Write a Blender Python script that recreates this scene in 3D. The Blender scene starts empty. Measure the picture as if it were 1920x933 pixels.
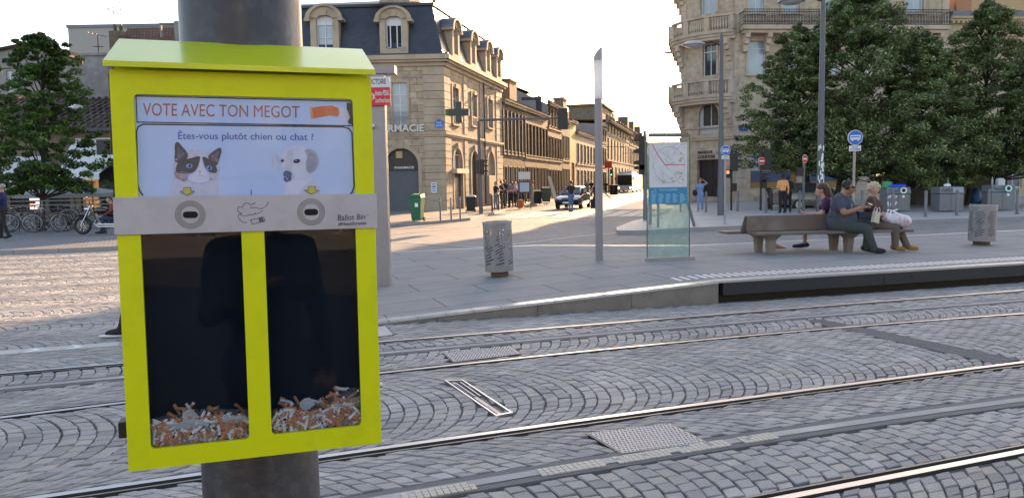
import bpy, math, random
import numpy as np
from mathutils import Vector, Matrix
random.seed(7); rng = np.random.default_rng(7)
S = bpy.context.scene; COL = S.collection; R = math.radians
# ------------------------------------------------------------------ camera
F = 1450.0; PITCH = R(4.745); ROLL = R(.95); CAM = Vector((0, 0, 1.6))
FW = Vector((0, math.cos(PITCH), -math.sin(PITCH))); u0 = Vector((0, math.sin(PITCH), math.cos(PITCH))); r0 = Vector((1, 0, 0))
UP = u0*math.cos(ROLL)+r0*math.sin(ROLL); RT = r0*math.cos(ROLL)-u0*math.sin(ROLL)
cd = bpy.data.cameras.new('camera'); cam = bpy.data.objects.new('camera', cd); COL.objects.link(cam)
cd.sensor_width = 36; cd.lens = 36*F/1920; cd.clip_end = 2000; cd.clip_start = .05
cam.matrix_world = Matrix(((RT.x, UP.x, -FW.x, CAM.x), (RT.y, UP.y, -FW.y, CAM.y), (RT.z, UP.z, -FW.z, CAM.z), (0, 0, 0, 1)))
S.camera = cam
# ------------------------------------------------------------------ light
SUN_AZ, SUN_EL = R(20), R(15)
w = bpy.data.worlds.new('World'); S.world = w; w.use_nodes = True
nt = w.node_tree; sky = nt.nodes.new('ShaderNodeTexSky'); sky.sky_type = 'NISHITA'; sky.sun_disc = False
sky.sun_elevation = SUN_EL; sky.sun_rotation = SUN_AZ; sky.dust_density = 1.2; sky.air_density = 1.0; sky.ozone_density = .8
_w = nt.nodes.new('ShaderNodeMix'); _w.data_type = 'RGBA'; _w.blend_type = 'MULTIPLY'; _w.inputs[0].default_value = 1; _w.inputs[7].default_value = (1.03, .895, .83, 1)
nt.links.new(sky.outputs[0], _w.inputs[6]); nt.links.new(_w.outputs[2], nt.nodes['Background'].inputs[0]); nt.nodes['Background'].inputs[1].default_value = .15
sd = bpy.data.lights.new('sun', 'SUN'); sd.energy = 5.0; sd.angle = R(.6); sd.color = (1, .63, .34)
so = bpy.data.objects.new('sun', sd); COL.objects.link(so); so.location = (20, 60, 40)
SD = Vector((math.sin(SUN_AZ)*math.cos(SUN_EL), math.cos(SUN_AZ)*math.cos(SUN_EL), math.sin(SUN_EL)))
so.rotation_euler = SD.to_track_quat('Z', 'Y').to_euler()
S.view_settings.view_transform = 'Standard'; S.view_settings.look = 'None'; S.view_settings.gamma = 1
S.view_settings.exposure = 1.78
S.render.engine = 'CYCLES'
# ------------------------------------------------------------------ pixel -> world (1920 x 933 photograph)
def ray(px, py): return FW+RT*((px-960)/F)-UP*((py-466.5)/F)
def G(px, py, z=0.0):
    d = ray(px, py); return CAM+d*((z-CAM.z)/d.z)
def P(px, py, Y):
    d = ray(px, py); return CAM+d*(Y/d.y)
def HZ(px, py, Y): return P(px, py, Y).z
# ------------------------------------------------------------------ mesh collector
class MB:
    def __init__(s): s.v = []; s.f = []; s.m = []; s.k = 0
    def add(s, vs, fs, m=0):
        b = len(s.v); s.v += [tuple(p) for p in vs]; s.f += [tuple(i+b for i in q) for q in fs]; s.m += [m]*len(fs); return s
    def box(s, x0, x1, y0, y1, z0, z1, m=0):
        return s.add([(x0,y0,z0),(x1,y0,z0),(x1,y1,z0),(x0,y1,z0),(x0,y0,z1),(x1,y0,z1),(x1,y1,z1),(x0,y1,z1)],
                     [(0,3,2,1),(4,5,6,7),(0,1,5,4),(1,2,6,5),(2,3,7,6),(3,0,4,7)], m)
    def hexa(s, b, t, m=0):
        return s.add(list(b)+list(t), [(0,3,2,1),(4,5,6,7),(0,1,5,4),(1,2,6,5),(2,3,7,6),(3,0,4,7)], m)
    def cyl(s, p0, p1, ra, rb=None, n=12, m=0, cap=True):
        rb = ra if rb is None else rb; p0 = Vector(p0); p1 = Vector(p1); d = (p1-p0).normalized()
        a = d.orthogonal().normalized(); b = d.cross(a); vs = []
        for p, r in ((p0, ra), (p1, rb)):
            for i in range(n):
                t = 2*math.pi*i/n; vs.append(p+a*(r*math.cos(t))+b*(r*math.sin(t)))
        fs = [(i, (i+1) % n, n+(i+1) % n, n+i) for i in range(n)]
        if cap: fs += [tuple(range(n-1, -1, -1)), tuple(range(n, 2*n))]
        return s.add(vs, fs, m)
    def tube(s, pts, r, n=8, m=0, closed=False):
        pts = [Vector(p) for p in pts]; N = len(pts); rr = r if isinstance(r, (list, tuple)) else [r]*N
        a = None; vs = []
        for i, p in enumerate(pts):
            if closed: d = pts[(i+1) % N]-pts[i-1]
            else: d = pts[min(i+1, N-1)]-pts[max(i-1, 0)]
            d = d.normalized() if d.length > 1e-9 else Vector((0, 0, 1))
            a = d.orthogonal().normalized() if a is None else (a-d*a.dot(d)).normalized()
            b = d.cross(a)
            for k in range(n):
                t = 2*math.pi*k/n; vs.append(p+a*(rr[i]*math.cos(t))+b*(rr[i]*math.sin(t)))
        fs = []
        for i in range(N if closed else N-1):
            j = (i+1) % N
            for k in range(n): fs.append((i*n+k, i*n+(k+1) % n, j*n+(k+1) % n, j*n+k))
        if not closed: fs += [tuple(range(n-1, -1, -1)), tuple(range((N-1)*n, N*n))]
        return s.add(vs, fs, m)
    def lathe(s, prof, c=(0, 0, 0), n=16, m=0, ax='z'):
        vs = []
        for (r, h) in prof:
            for k in range(n):
                t = 2*math.pi*k/n; x, y = r*math.cos(t), r*math.sin(t)
                q = (x, y, h) if ax == 'z' else ((h, x, y) if ax == 'x' else (x, h, y))
                vs.append((q[0]+c[0], q[1]+c[1], q[2]+c[2]))
        fs = []
        for i in range(len(prof)-1):
            for k in range(n): fs.append((i*n+k, i*n+(k+1) % n, (i+1)*n+(k+1) % n, (i+1)*n+k))
        return s.add(vs, fs, m)
    def ball(s, c, r, n=12, m=0):
        if not isinstance(r, (tuple, list)): r = (r, r, r)
        k = n//2; vs = []; fs = []
        for i in range(k+1):
            a = math.pi*i/k
            for j in range(n):
                t = 2*math.pi*j/n
                vs.append((c[0]+r[0]*math.sin(a)*math.cos(t), c[1]+r[1]*math.sin(a)*math.sin(t), c[2]-r[2]*math.cos(a)))
        for i in range(k):
            for j in range(n): fs.append((i*n+j, i*n+(j+1) % n, (i+1)*n+(j+1) % n, (i+1)*n+j))
        return s.add(vs, fs, m)
    def prism(s, poly, y0, y1, m=0, side=True):
        """polygon in the x-z plane, extruded from y0 (front) to y1"""
        n = len(poly); vs = [(p[0], y0, p[1]) for p in poly]+[(p[0], y1, p[1]) for p in poly]
        ar = sum(poly[i][0]*poly[(i+1) % n][1]-poly[(i+1) % n][0]*poly[i][1] for i in range(n))
        o = list(range(n)) if ar > 0 else list(range(n-1, -1, -1))
        fs = [tuple(o), tuple(n+i for i in reversed(o))]
        if side: fs += [(o[(i+1) % n], o[i], n+o[i], n+o[(i+1) % n]) for i in range(n)]
        return s.add(vs, fs, m)
    def slab(s, poly, z0, z1, m=0):
        """polygon in the x-y plane, extruded up"""
        n = len(poly); ar = sum(poly[i][0]*poly[(i+1) % n][1]-poly[(i+1) % n][0]*poly[i][1] for i in range(n))
        if ar < 0: poly = poly[::-1]
        vs = [(p[0], p[1], z0) for p in poly]+[(p[0], p[1], z1) for p in poly]
        fs = [tuple(range(n-1, -1, -1)), tuple(range(n, 2*n))]+[(i, (i+1) % n, n+(i+1) % n, n+i) for i in range(n)]
        return s.add(vs, fs, m)
    def build(s, name, mats, parent=None, loc=(0, 0, 0), rot=(0, 0, 0), smooth=False, bevel=0, flat_angle=None):
        me = bpy.data.meshes.new(name); me.from_pydata(s.v, [], s.f)
        if not isinstance(mats, (list, tuple)): mats = [mats]
        for q in mats: me.materials.append(q)
        if len(mats) > 1: me.polygons.foreach_set('material_index', s.m)
        if smooth:
            me.polygons.foreach_set('use_smooth', [True]*len(me.polygons))
            me.update()
            try: me.set_sharp_from_angle(angle=R(38))
            except Exception: pass
        me.update(); o = bpy.data.objects.new(name, me); COL.objects.link(o)
        o.location = loc; o.rotation_euler = rot
        if parent: o.parent = parent
        if bevel:
            b = o.modifiers.new('bevel', 'BEVEL'); b.width = bevel; b.segments = 2; b.limit_method = 'ANGLE'; b.angle_limit = R(50)
        return o
def tag(o, label, cat, group=None, kind=None):
    o['label'] = label; o['category'] = cat
    if group: o['group'] = group
    if kind: o['kind'] = kind
    return o
def thing(name, label, cat, loc=(0, 0, 0), rz=0.0, group=None):
    o = bpy.data.objects.new(name, None); COL.objects.link(o); o.location = loc; o.rotation_euler = (0, 0, rz)
    o.empty_display_size = .2
    return tag(o, label, cat, group)
def struct(o): o['kind'] = 'structure'; return o
KIDS = {}
def dup(root, loc=None, rz=None, label=None, group=None, scale=None):
    def kids(o): return [c for c in bpy.data.objects if c.parent == o]
    r = root.copy(); COL.objects.link(r)
    if loc is not None: r.location = loc
    if rz is not None: r.rotation_euler = (0, 0, rz)
    if scale is not None: r.scale = scale
    if label: r['label'] = label
    if group: r['group'] = group
    for ch in kids(root):
        c = ch.copy(); COL.objects.link(c); c.parent = r
        for g in kids(ch):
            d = g.copy(); COL.objects.link(d); d.parent = c
    return r
# ------------------------------------------------------------------ materials
MATS = {}
def nodes_of(m): return m.node_tree.nodes, m.node_tree.links, m.node_tree.nodes['Principled BSDF']
def mat(name, col, rough=.6, metal=0.0, var=.12, scale=6.0, bump=0.0, bscale=None, spec=.5, detail=5.0, emit=None, emit_s=1.0, coat=0.0, stain=None, stain_s=1.5, stain_a=.5):
    if name in MATS: return MATS[name]
    m = bpy.data.materials.new(name); m.use_nodes = True; N, L, B = nodes_of(m); MATS[name] = m
    B.inputs['Roughness'].default_value = rough; B.inputs['Metallic'].default_value = metal
    B.inputs['Specular IOR Level'].default_value = spec; B.inputs['Coat Weight'].default_value = coat
    col = tuple(col)+(1,) if len(col) == 3 else col
    if var > 0 or bump > 0:
        tc = N.new('ShaderNodeTexCoord'); no = N.new('ShaderNodeTexNoise'); no.inputs['Scale'].default_value = scale; no.inputs['Detail'].default_value = detail
        no.inputs['Roughness'].default_value = .6
        L.new(tc.outputs['Object'], no.inputs['Vector'])
        mx = N.new('ShaderNodeMix'); mx.data_type = 'RGBA'
        mx.inputs[6].default_value = tuple(c*(1-var*1.6) for c in col[:3])+(1,); mx.inputs[7].default_value = tuple(min(1, c*(1+var*1.6)) for c in col[:3])+(1,)
        L.new(no.outputs['Fac'], mx.inputs[0]); out = mx.outputs[2]
        if stain:
            n2 = N.new('ShaderNodeTexNoise'); n2.inputs['Scale'].default_value = stain_s; n2.inputs['Detail'].default_value = 8; n2.inputs['Roughness'].default_value = .7
            L.new(tc.outputs['Object'], n2.inputs['Vector'])
            rp = N.new('ShaderNodeMapRange'); rp.inputs[1].default_value = .48; rp.inputs[2].default_value = .68; rp.inputs[4].default_value = stain_a
            L.new(n2.outputs['Fac'], rp.inputs[0]); m2 = N.new('ShaderNodeMix'); m2.data_type = 'RGBA'
            L.new(rp.outputs[0], m2.inputs[0]); L.new(out, m2.inputs[6]); m2.inputs[7].default_value = tuple(stain)+(1,); out = m2.outputs[2]
        L.new(out, B.inputs['Base Color'])
        rr = N.new('ShaderNodeMapRange'); rr.inputs[3].default_value = max(.02, rough-.08); rr.inputs[4].default_value = min(1, rough+.1)
        L.new(no.outputs['Fac'], rr.inputs[0]); L.new(rr.outputs[0], B.inputs['Roughness'])
        if bump:
            nb = N.new('ShaderNodeTexNoise'); nb.inputs['Scale'].default_value = bscale or scale*8; nb.inputs['Detail'].default_value = 4
            L.new(tc.outputs['Object'], nb.inputs['Vector']); bp = N.new('ShaderNodeBump'); bp.inputs['Strength'].default_value = bump; bp.inputs['Distance'].default_value = .01
            L.new(nb.outputs['Fac'], bp.inputs['Height']); L.new(bp.outputs[0], B.inputs['Normal'])
    else: B.inputs['Base Color'].default_value = col
    if emit: B.inputs['Emission Color'].default_value = tuple(emit)+(1,); B.inputs['Emission Strength'].default_value = emit_s
    return m
def glass_mat(name, tint=(1, 1, 1), refl=1.0, rough=0.0, solid=None, solid_a=0.0):
    """thin pane: transparent tinted + fresnel gloss (+ a little dirt)"""
    if name in MATS: return MATS[name]
    m = bpy.data.materials.new(name); m.use_nodes = True; N = m.node_tree.nodes; L = m.node_tree.links; MATS[name] = m
    N.remove(N['Principled BSDF']); out = N['Material Output']
    tr = N.new('ShaderNodeBsdfTransparent'); tr.inputs[0].default_value = tuple(tint)+(1,)
    gl = N.new('ShaderNodeBsdfGlossy'); gl.inputs['Roughness'].default_value = rough; gl.inputs[0].default_value = (refl, refl, refl, 1)
    fr = N.new('ShaderNodeFresnel'); bf = N.new('ShaderNodeNewGeometry'); mi = N.new('ShaderNodeMapRange'); mi.inputs[3].default_value = 1.5; mi.inputs[4].default_value = 1/1.5; L.new(bf.outputs['Backfacing'], mi.inputs[0]); L.new(mi.outputs[0], fr.inputs[0]); mx = N.new('ShaderNodeMixShader')
    L.new(fr.outputs[0], mx.inputs[0]); L.new(tr.outputs[0], mx.inputs[1]); L.new(gl.outputs[0], mx.inputs[2]); last = mx.outputs[0]
    if solid:
        df = N.new('ShaderNodeBsdfDiffuse'); df.inputs[0].default_value = tuple(solid)+(1,); m2 = N.new('ShaderNodeMixShader')
        tc = N.new('ShaderNodeTexCoord'); no = N.new('ShaderNodeTexNoise'); no.inputs['Scale'].default_value = 5; no.inputs['Detail'].default_value = 8
        L.new(tc.outputs['Object'], no.inputs['Vector']); mr = N.new('ShaderNodeMapRange'); mr.inputs[1].default_value = .3; mr.inputs[2].default_value = .75
        mr.inputs[3].default_value = solid_a*.4; mr.inputs[4].default_value = solid_a*1.5
        L.new(no.outputs['Fac'], mr.inputs[0]); L.new(mr.outputs[0], m2.inputs[0]); L.new(last, m2.inputs[1]); L.new(df.outputs[0], m2.inputs[2]); last = m2.outputs[0]
    L.new(last, out.inputs[0]); return m
def brick_mat(name, c1, c2, mortar, bw, bh, msize=.012, rough=.85, bump=.35, plane='xz', stain=(.06, .05, .04), stain_a=.45, stain_s=.5, offset=.5, spec=.3, noise_amt=.35):
    if name in MATS: return MATS[name]
    m = bpy.data.materials.new(name); m.use_nodes = True; N, L, B = nodes_of(m); MATS[name] = m
    B.inputs['Roughness'].default_value = rough; B.inputs['Specular IOR Level'].default_value = spec
    tc = N.new('ShaderNodeTexCoord'); sp = N.new('ShaderNodeSeparateXYZ'); cb = N.new('ShaderNodeCombineXYZ')
    L.new(tc.outputs['Object'], sp.inputs[0])
    if plane == 'xz':
        ad = N.new('ShaderNodeMath'); ad.operation = 'ADD'; L.new(sp.outputs[0], ad.inputs[0]); L.new(sp.outputs[1], ad.inputs[1])
        L.new(ad.outputs[0], cb.inputs[0]); L.new(sp.outputs[2], cb.inputs[1])
    elif plane == 'yz': L.new(sp.outputs[1], cb.inputs[0]); L.new(sp.outputs[2], cb.inputs[1])
    else: L.new(sp.outputs[0], cb.inputs[0]); L.new(sp.outputs[1], cb.inputs[1])
    br = N.new('ShaderNodeTexBrick'); br.inputs['Scale'].default_value = 1; br.inputs['Brick Width'].default_value = bw; br.inputs['Row Height'].default_value = bh
    br.inputs['Mortar Size'].default_value = msize; br.inputs['Mortar Smooth'].default_value = .3; br.offset = offset; br.inputs['Bias'].default_value = 0
    br.inputs['Color1'].default_value = tuple(c1)+(1,); br.inputs['Color2'].default_value = tuple(c2)+(1,); br.inputs['Mortar'].default_value = tuple(mortar)+(1,)
    L.new(cb.outputs[0], br.inputs['Vector'])
    no = N.new('ShaderNodeTexNoise'); no.inputs['Scale'].default_value = 2.2; no.inputs['Detail'].default_value = 8; no.inputs['Roughness'].default_value = .65
    L.new(tc.outputs['Object'], no.inputs['Vector'])
    mr = N.new('ShaderNodeMapRange'); mr.inputs[1].default_value = .25; mr.inputs[2].default_value = .75; mr.inputs[3].default_value = 1-noise_amt; mr.inputs[4].default_value = 1+noise_amt
    L.new(no.outputs['Fac'], mr.inputs[0]); mu = N.new('ShaderNodeMix'); mu.data_type = 'RGBA'; mu.blend_type = 'MULTIPLY'; mu.inputs[0].default_value = 1
    L.new(br.outputs['Color'], mu.inputs[6]); L.new(mr.outputs[0], mu.inputs[7])
    n2 = N.new('ShaderNodeTexNoise'); n2.inputs['Scale'].default_value = stain_s; n2.inputs['Detail'].default_value = 9; n2.inputs['Roughness'].default_value = .72
    L.new(tc.outputs['Object'], n2.inputs['Vector']); r2 = N.new('ShaderNodeMapRange'); r2.inputs[1].default_value = .5; r2.inputs[2].default_value = .72; r2.inputs[4].default_value = stain_a
    L.new(n2.outputs['Fac'], r2.inputs[0]); mx = N.new('ShaderNodeMix'); mx.data_type = 'RGBA'; L.new(r2.outputs[0], mx.inputs[0]); L.new(mu.outputs[2], mx.inputs[6])
    mx.inputs[7].default_value = tuple(stain)+(1,); L.new(mx.outputs[2], B.inputs['Base Color'])
    bp = N.new('ShaderNodeBump'); bp.inputs['Strength'].default_value = bump; bp.inputs['Distance'].default_value = .02; bp.invert = True
    L.new(br.outputs['Fac'], bp.inputs['Height']); b2 = N.new('ShaderNodeBump'); b2.inputs['Strength'].default_value = .25; b2.inputs['Distance'].default_value = .01
    n3 = N.new('ShaderNodeTexNoise'); n3.inputs['Scale'].default_value = 40; L.new(tc.outputs['Object'], n3.inputs['Vector'])
    L.new(n3.outputs['Fac'], b2.inputs['Height']); L.new(bp.outputs[0], b2.inputs['Normal']); L.new(b2.outputs[0], B.inputs['Normal'])
    return m
# ------------------------------------------------------------------ lettering
_tc = {}
def text_geo(body, bold=0.0):
    if (body, bold) in _tc: return _tc[(body, bold)]
    c = bpy.data.curves.new('t', 'FONT'); c.body = body; c.resolution_u = 3; c.offset = bold
    o = bpy.data.objects.new('t', c); COL.objects.link(o)
    dg = bpy.context.evaluated_depsgraph_get(); e = o.evaluated_get(dg); me = e.to_mesh()
    v = np.array([tuple(q.co) for q in me.vertices]); f = [tuple(p.vertices) for p in me.polygons]; e.to_mesh_clear()
    bpy.data.objects.remove(o); bpy.data.curves.remove(c)
    lo = v.min(0); hi = v.max(0); v = (v-lo)/np.maximum(hi-lo, 1e-9)
    _tc[(body, bold)] = (v[:, :2], f, (hi-lo)[0]/(hi-lo)[1]); return _tc[(body, bold)]
def text_on(mb, body, fn, bold=0.0, m=0):
    """fn maps (u,v) in the text's bounding box to a 3D point"""
    v, f, _ = text_geo(body, bold); mb.add([fn(a, b) for a, b in v], f, m)
def text_xz(mb, body, x0, x1, z0, z1, y, bold=0.0, m=0): text_on(mb, body, lambda a, b: (x0+(x1-x0)*a, y, z0+(z1-z0)*b), bold, m)
def smooth_poly(pts, k=6):
    n = len(pts); out = []
    for i in range(n):
        p0, p1, p2, p3 = [np.array(pts[(i+j-1) % n], float) for j in range(4)]
        for t in np.linspace(0, 1, k, endpoint=False):
            out.append(tuple(.5*((2*p1)+(-p0+p2)*t+(2*p0-5*p1+4*p2-p3)*t*t+(-p0+3*p1-3*p2+p3)*t**3)))
    return out
def ell(cx, cy, rx, ry, n=20, a=0.0):
    return [(cx+rx*math.cos(t)*math.cos(a)-ry*math.sin(t)*math.sin(a), cy+rx*math.cos(t)*math.sin(a)+ry*math.sin(t)*math.cos(a)) for t in [2*math.pi*i/n for i in range(n)]]
def rrect(x0, x1, z0, z1, r, n=6):
    o = []
    for cx, cz, a in ((x1-r, z1-r, 0), (x0+r, z1-r, 90), (x0+r, z0+r, 180), (x1-r, z0+r, 270)):
        for i in range(n+1):
            t = R(a+90*i/n); o.append((cx+r*math.cos(t), cz+r*math.sin(t)))
    return o
# common materials
M_pole = mat('painted_steel', (.15, .15, .165), .45, .3, .12, 9, .1)
M_dark = mat('dark_metal', (.035, .036, .04), .45, .4, .1, 8)
M_black = mat('black_plastic', (.012, .012, .014), .5, 0, .1, 8)
M_steel = mat('brushed_steel', (.5, .5, .52), .35, .9, .1, 20)
M_greysteel = mat('grey_steel', (.30, .30, .32), .45, .6, .1, 9)
M_white = mat('white_paint', (.75, .76, .78), .45, 0, .04, 5)
M_glassdark = mat('window_glass', (.03, .04, .05), .06, 0, .0, spec=.8)
M_red = mat('red_paint', (.55, .02, .02), .4, 0, .05, 5)
M_blue = mat('blue_sign', (.015, .14, .55), .4, 0, .04, 5)
# ================================================================== GROUND
TH = R(19.3); TT = np.array([math.cos(TH), math.sin(TH)]); NN = np.array([-math.sin(TH), math.cos(TH)])
def sn(p): return (p[0]*TT[0]+p[1]*TT[1], p[0]*NN[0]+p[1]*NN[1])
def xy(s, n): return (s*TT[0]+n*NN[0], s*TT[1]+n*NN[1])
def fitline(px):
    q = np.array([sn(G(*p)) for p in px]); return np.polyfit(q[:, 0], q[:, 1], 2 if len(px) > 4 else 1)
TR = {'A': [(1450, 933), (1700, 884), (1920, 842)], 'B': [(60, 933), (380, 893), (620, 862), (1000, 803), (1320, 757), (1600, 720), (1920, 682)],
      'C': [(0, 778), (220, 757), (700, 703), (1000, 668), (1320, 634), (1600, 610), (1920, 588)],
      'D': [(0, 700), (220, 684), (715, 642), (1000, 618), (1320, 592), (1600, 570), (1920, 545)],
      'P1': [(720, 933), (900, 908), (1200, 853), (1450, 813), (1700, 782), (1920, 748)],
      'P2': [(0, 727), (220, 710), (700, 665), (1000, 638), (1320, 607), (1600, 588), (1920, 563)]}
FIT = {k: fitline(v) for k, v in TR.items()}
def curve_n(k, s):
    c = FIT[k]; s = np.asarray(s, float); sc = np.clip(s, -6, 8.5)
    base = np.polyval(c, sc); sl = np.polyval(np.polyder(c), sc); return base+sl*(s-sc)
KERB0 = sn(G(0, 662)); KERB1 = sn(G(715, 607)); EDGE1 = sn(G(1345, 527, .28)); EDGE2 = sn(G(1920, 493, .28))
def edge_n(s):   # front edge line of the platform / flush strip
    return float(np.interp(s, [KERB0[0]-30, KERB0[0], KERB1[0], EDGE1[0], EDGE2[0], EDGE2[0]+30], [KERB0[1]-.9, KERB0[1], KERB1[1], EDGE1[1], EDGE2[1], EDGE2[1]+30*(EDGE2[1]-EDGE1[1])/(EDGE2[0]-EDGE1[0])]))
def plat_z(s): return float(np.interp(s, [KERB1[0]-.6, EDGE1[0]], [0.0, .28]))
# base ground sheet: dark bedding mortar under the setts, and reaches the horizon
g = MB(); g.add([(-900, -900, -.015), (900, -900, -.015), (900, 1400, -.015), (-900, 1400, -.015)], [(0, 1, 2, 3)])
struct(g.build('ground', mat('bedding_mortar', (.11, .108, .105), .9, 0, .2, 3, .4)))
# ---- individually shaped setts laid in segmental arcs
def sett_material():
    m = bpy.data.materials.new('granite_setts'); m.use_nodes = True; N, L, B = nodes_of(m)
    ge = N.new('ShaderNodeNewGeometry'); tc = N.new('ShaderNodeTexCoord')
    cr = N.new('ShaderNodeValToRGB'); e = cr.color_ramp.elements
    e[0].position = 0; e[0].color = (.225, .223, .225, 1); e[1].position = 1; e[1].color = (.38, .37, .365, 1)
    x = cr.color_ramp.elements.new(.5); x.color = (.30, .295, .293, 1); x = cr.color_ramp.elements.new(.93); x.color = (.34, .32, .29, 1)
    L.new(ge.outputs['Random Per Island'], cr.inputs[0])
    n1 = N.new('ShaderNodeTexNoise'); n1.inputs['Scale'].default_value = 260; n1.inputs['Detail'].default_value = 3; n1.inputs['Roughness'].default_value = .8
    n2 = N.new('ShaderNodeTexNoise'); n2.inputs['Scale'].default_value = .9; n2.inputs['Detail'].default_value = 8; n2.inputs['Roughness'].default_value = .65
    for n in (n1, n2): L.new(tc.outputs['Object'], n.inputs['Vector'])
    a = N.new('ShaderNodeMapRange'); a.inputs[1].default_value = .3; a.inputs[2].default_value = .7; a.inputs[3].default_value = .62; a.inputs[4].default_value = 1.45
    L.new(n1.outputs['Fac'], a.inputs[0]); b = N.new('ShaderNodeMapRange'); b.inputs[1].default_value = .3; b.inputs[2].default_value = .7; b.inputs[3].default_value = .78; b.inputs[4].default_value = 1.2
    L.new(n2.outputs['Fac'], b.inputs[0]); mm = N.new('ShaderNodeMath'); mm.operation = 'MULTIPLY'; L.new(a.outputs[0], mm.inputs[0]); L.new(b.outputs[0], mm.inputs[1])
    mu = N.new('ShaderNodeMix'); mu.data_type = 'RGBA'; mu.blend_type = 'MULTIPLY'; mu.inputs[0].default_value = 1
    L.new(cr.outputs[0], mu.inputs[6]); L.new(mm.outputs[0], mu.inputs[7]); L.new(mu.outputs[2], B.inputs['Base Color'])
    B.inputs['Roughness'].default_value = .7; B.inputs['Specular IOR Level'].default_value = .3
    bp = N.new('ShaderNodeBump'); bp.inputs['Strength'].default_value = .6; bp.inputs['Distance'].default_value = .004; L.new(n1.outputs['Fac'], bp.inputs['Height']); L.new(bp.outputs[0], B.inputs['Normal'])
    return m
M_sett = sett_material()
RECTS = []   # things let into the paving: (corner points) in s,n
def px_rect(pts): return [sn(G(*p)) for p in pts]
PLATE1 = px_rect([(1103, 813), (1255, 795), (1325, 830), (1168, 851)])
PLATE2 = px_rect([(833, 662), (955, 650), (975, 664), (852, 679)])
GRATE = px_rect([(833, 713), (868, 712), (962, 774), (930, 780)])
PLATE3 = px_rect([(640, 622), (722, 612), (737, 628), (640, 640)])
DRAIN = px_rect([(1518, 603), (1552, 600), (1912, 674), (1868, 682)])
def inside(poly, s, n, pad=0):
    c = (sum(p[0] for p in poly)/len(poly), sum(p[1] for p in poly)/len(poly)); q = [(c[0]+(p[0]-c[0])*(1+pad), c[1]+(p[1]-c[1])*(1+pad)) for p in poly]
    k = False; j = len(q)-1
    for i in range(len(q)):
        if (q[i][1] > n) != (q[j][1] > n) and s < (q[j][0]-q[i][0])*(n-q[i][1])/(q[j][1]-q[i][1])+q[i][0]: k = not k
        j = i
    return k
def cut(s, n):
    return any(inside(r, s, n, .06) for r in (PLATE1, PLATE2, GRATE, PLATE3, DRAIN))
HALF = {'A': .075, 'B': .075, 'C': .075, 'D': .075, 'P1': .125, 'P2': .11}
def lay(mb, s0, s1, bands, Rr, row, wid, region, zoff=0.0, straight=False):
    for (na, nb) in bands:
        nc, hw = (na+nb)/2, (nb-na)/2; RR = hw*Rr
        amax = math.asin(min(1, hw/RR)); cnt = max(3, round(2*amax*RR/wid))
        k0 = int((s0)/row)-12; k1 = int(s1/row)+12
        prev = None
        for k in range(k0, k1):
            off = (.5 if k % 2 else 0)+random.uniform(-.12, .12)
            an = [-amax]+[(-amax+(j+off)*2*amax/cnt)+random.uniform(-.09, .09)*2*amax/cnt for j in range(cnt+1)]+[amax]
            an = sorted(min(amax, max(-amax, a)) for a in an); rw = []
            for a in an:
                if not rw or a-rw[-1] > .35*2*amax/cnt: rw.append(a)
            an = rw; jit = random.uniform(-.004, .004)
            for j in range(len(an)-1):
                gp = .004+random.uniform(0, .003); a0, a1 = an[j]+gp/RR, an[j+1]-gp/RR; cs = []
                for (kk, aa) in ((k, a0), (k, a1), (k+1, a1), (k+1, a0)):
                    bul = RR*(math.cos(aa)-1); d = gp if kk == k else -gp
                    cs.append([kk*row+bul+d+jit+random.uniform(-.006, .006), nc+RR*math.sin(aa)+random.uniform(-.005, .005)])
                c = (sum(q[0] for q in cs)/4, sum(q[1] for q in cs)/4)
                x, y = xy(*c)
                if not region(c[0], c[1], x, y) or cut(*c): continue
                bad = False
                for key, hwid in HALF.items():
                    r = float(curve_n(key, c[0]))
                    if abs(c[1]-r) < .3:
                        sg = 1 if c[1] > r else -1
                        ext = max((q[1]-float(curve_n(key, q[0])))*sg for q in cs)
                        if ext < hwid+.028: bad = True; break
                        for q in cs:
                            rq = float(curve_n(key, q[0]))
                            if (q[1]-rq)*sg < hwid: q[1] = rq+sg*hwid
                if bad: continue
                z = zoff+random.uniform(-.004, .003); tl = [random.uniform(-.0025, .0025) for _ in range(4)]
                top = []; mid = []; bot = []
                for q, t in zip(cs, tl):
                    X, Y = xy(*q); bx, by = xy(c[0]+(q[0]-c[0])*.91, c[1]+(q[1]-c[1])*.91)
                    top.append((bx, by, z+t)); mid.append((X, Y, z-.005+t)); bot.append((X, Y, z-.035))
                vs = top+mid+bot
                mb.add(vs, [(0, 1, 2, 3)]+[(4+i, 4+(i+1) % 4, (i+1) % 4, i) for i in range(4)]+[(8+i, 8+(i+1) % 4, 4+(i+1) % 4, 4+i) for i in range(4)])
def vis(x, y, pad=1.3): return 3.0 < y < 22 and abs(x) < .67*y+pad
sb = MB()
bC = [curve_n('C', 0), curve_n('B', 0)]; mid = (float(bC[0])+float(bC[1]))/2; WB = 1.96
nmax = 12.5
bands = [(mid+(i-.5)*WB, mid+(i+.5)*WB) for i in range(-2, 3)]
lay(sb, -11, 13, bands, 1.07, .106, .116, lambda s, n, x, y: vis(x, y) and n < edge_n(s)-.1 and n < mid+2.5*WB)
struct(sb.build('tram_track_paving', M_sett, smooth=False))
# left carriageway beyond the flush strip: same setts, smaller arcs
sb2 = MB(); n0 = mid+2.5*WB
LK0, LK1 = G(-60, 478), G(220, 468)
def left_region(s, n, x, y):
    return vis(x, y, 1) and n > edge_n(s)+.12 and s < KERB1[0]-.6+0.0*n and x < -.9 and y < LK0.y+(x-LK0.x)*(LK1.y-LK0.y)/(LK1.x-LK0.x)-.1
bands2 = [(7.0+i*1.32, 7.0+(i+1)*1.32) for i in range(-1, 14)]
lay(sb2, -14, 4, bands2, 1.07, .115, .13, left_region)
struct(sb2.build('carriageway_paving', M_sett))
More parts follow.
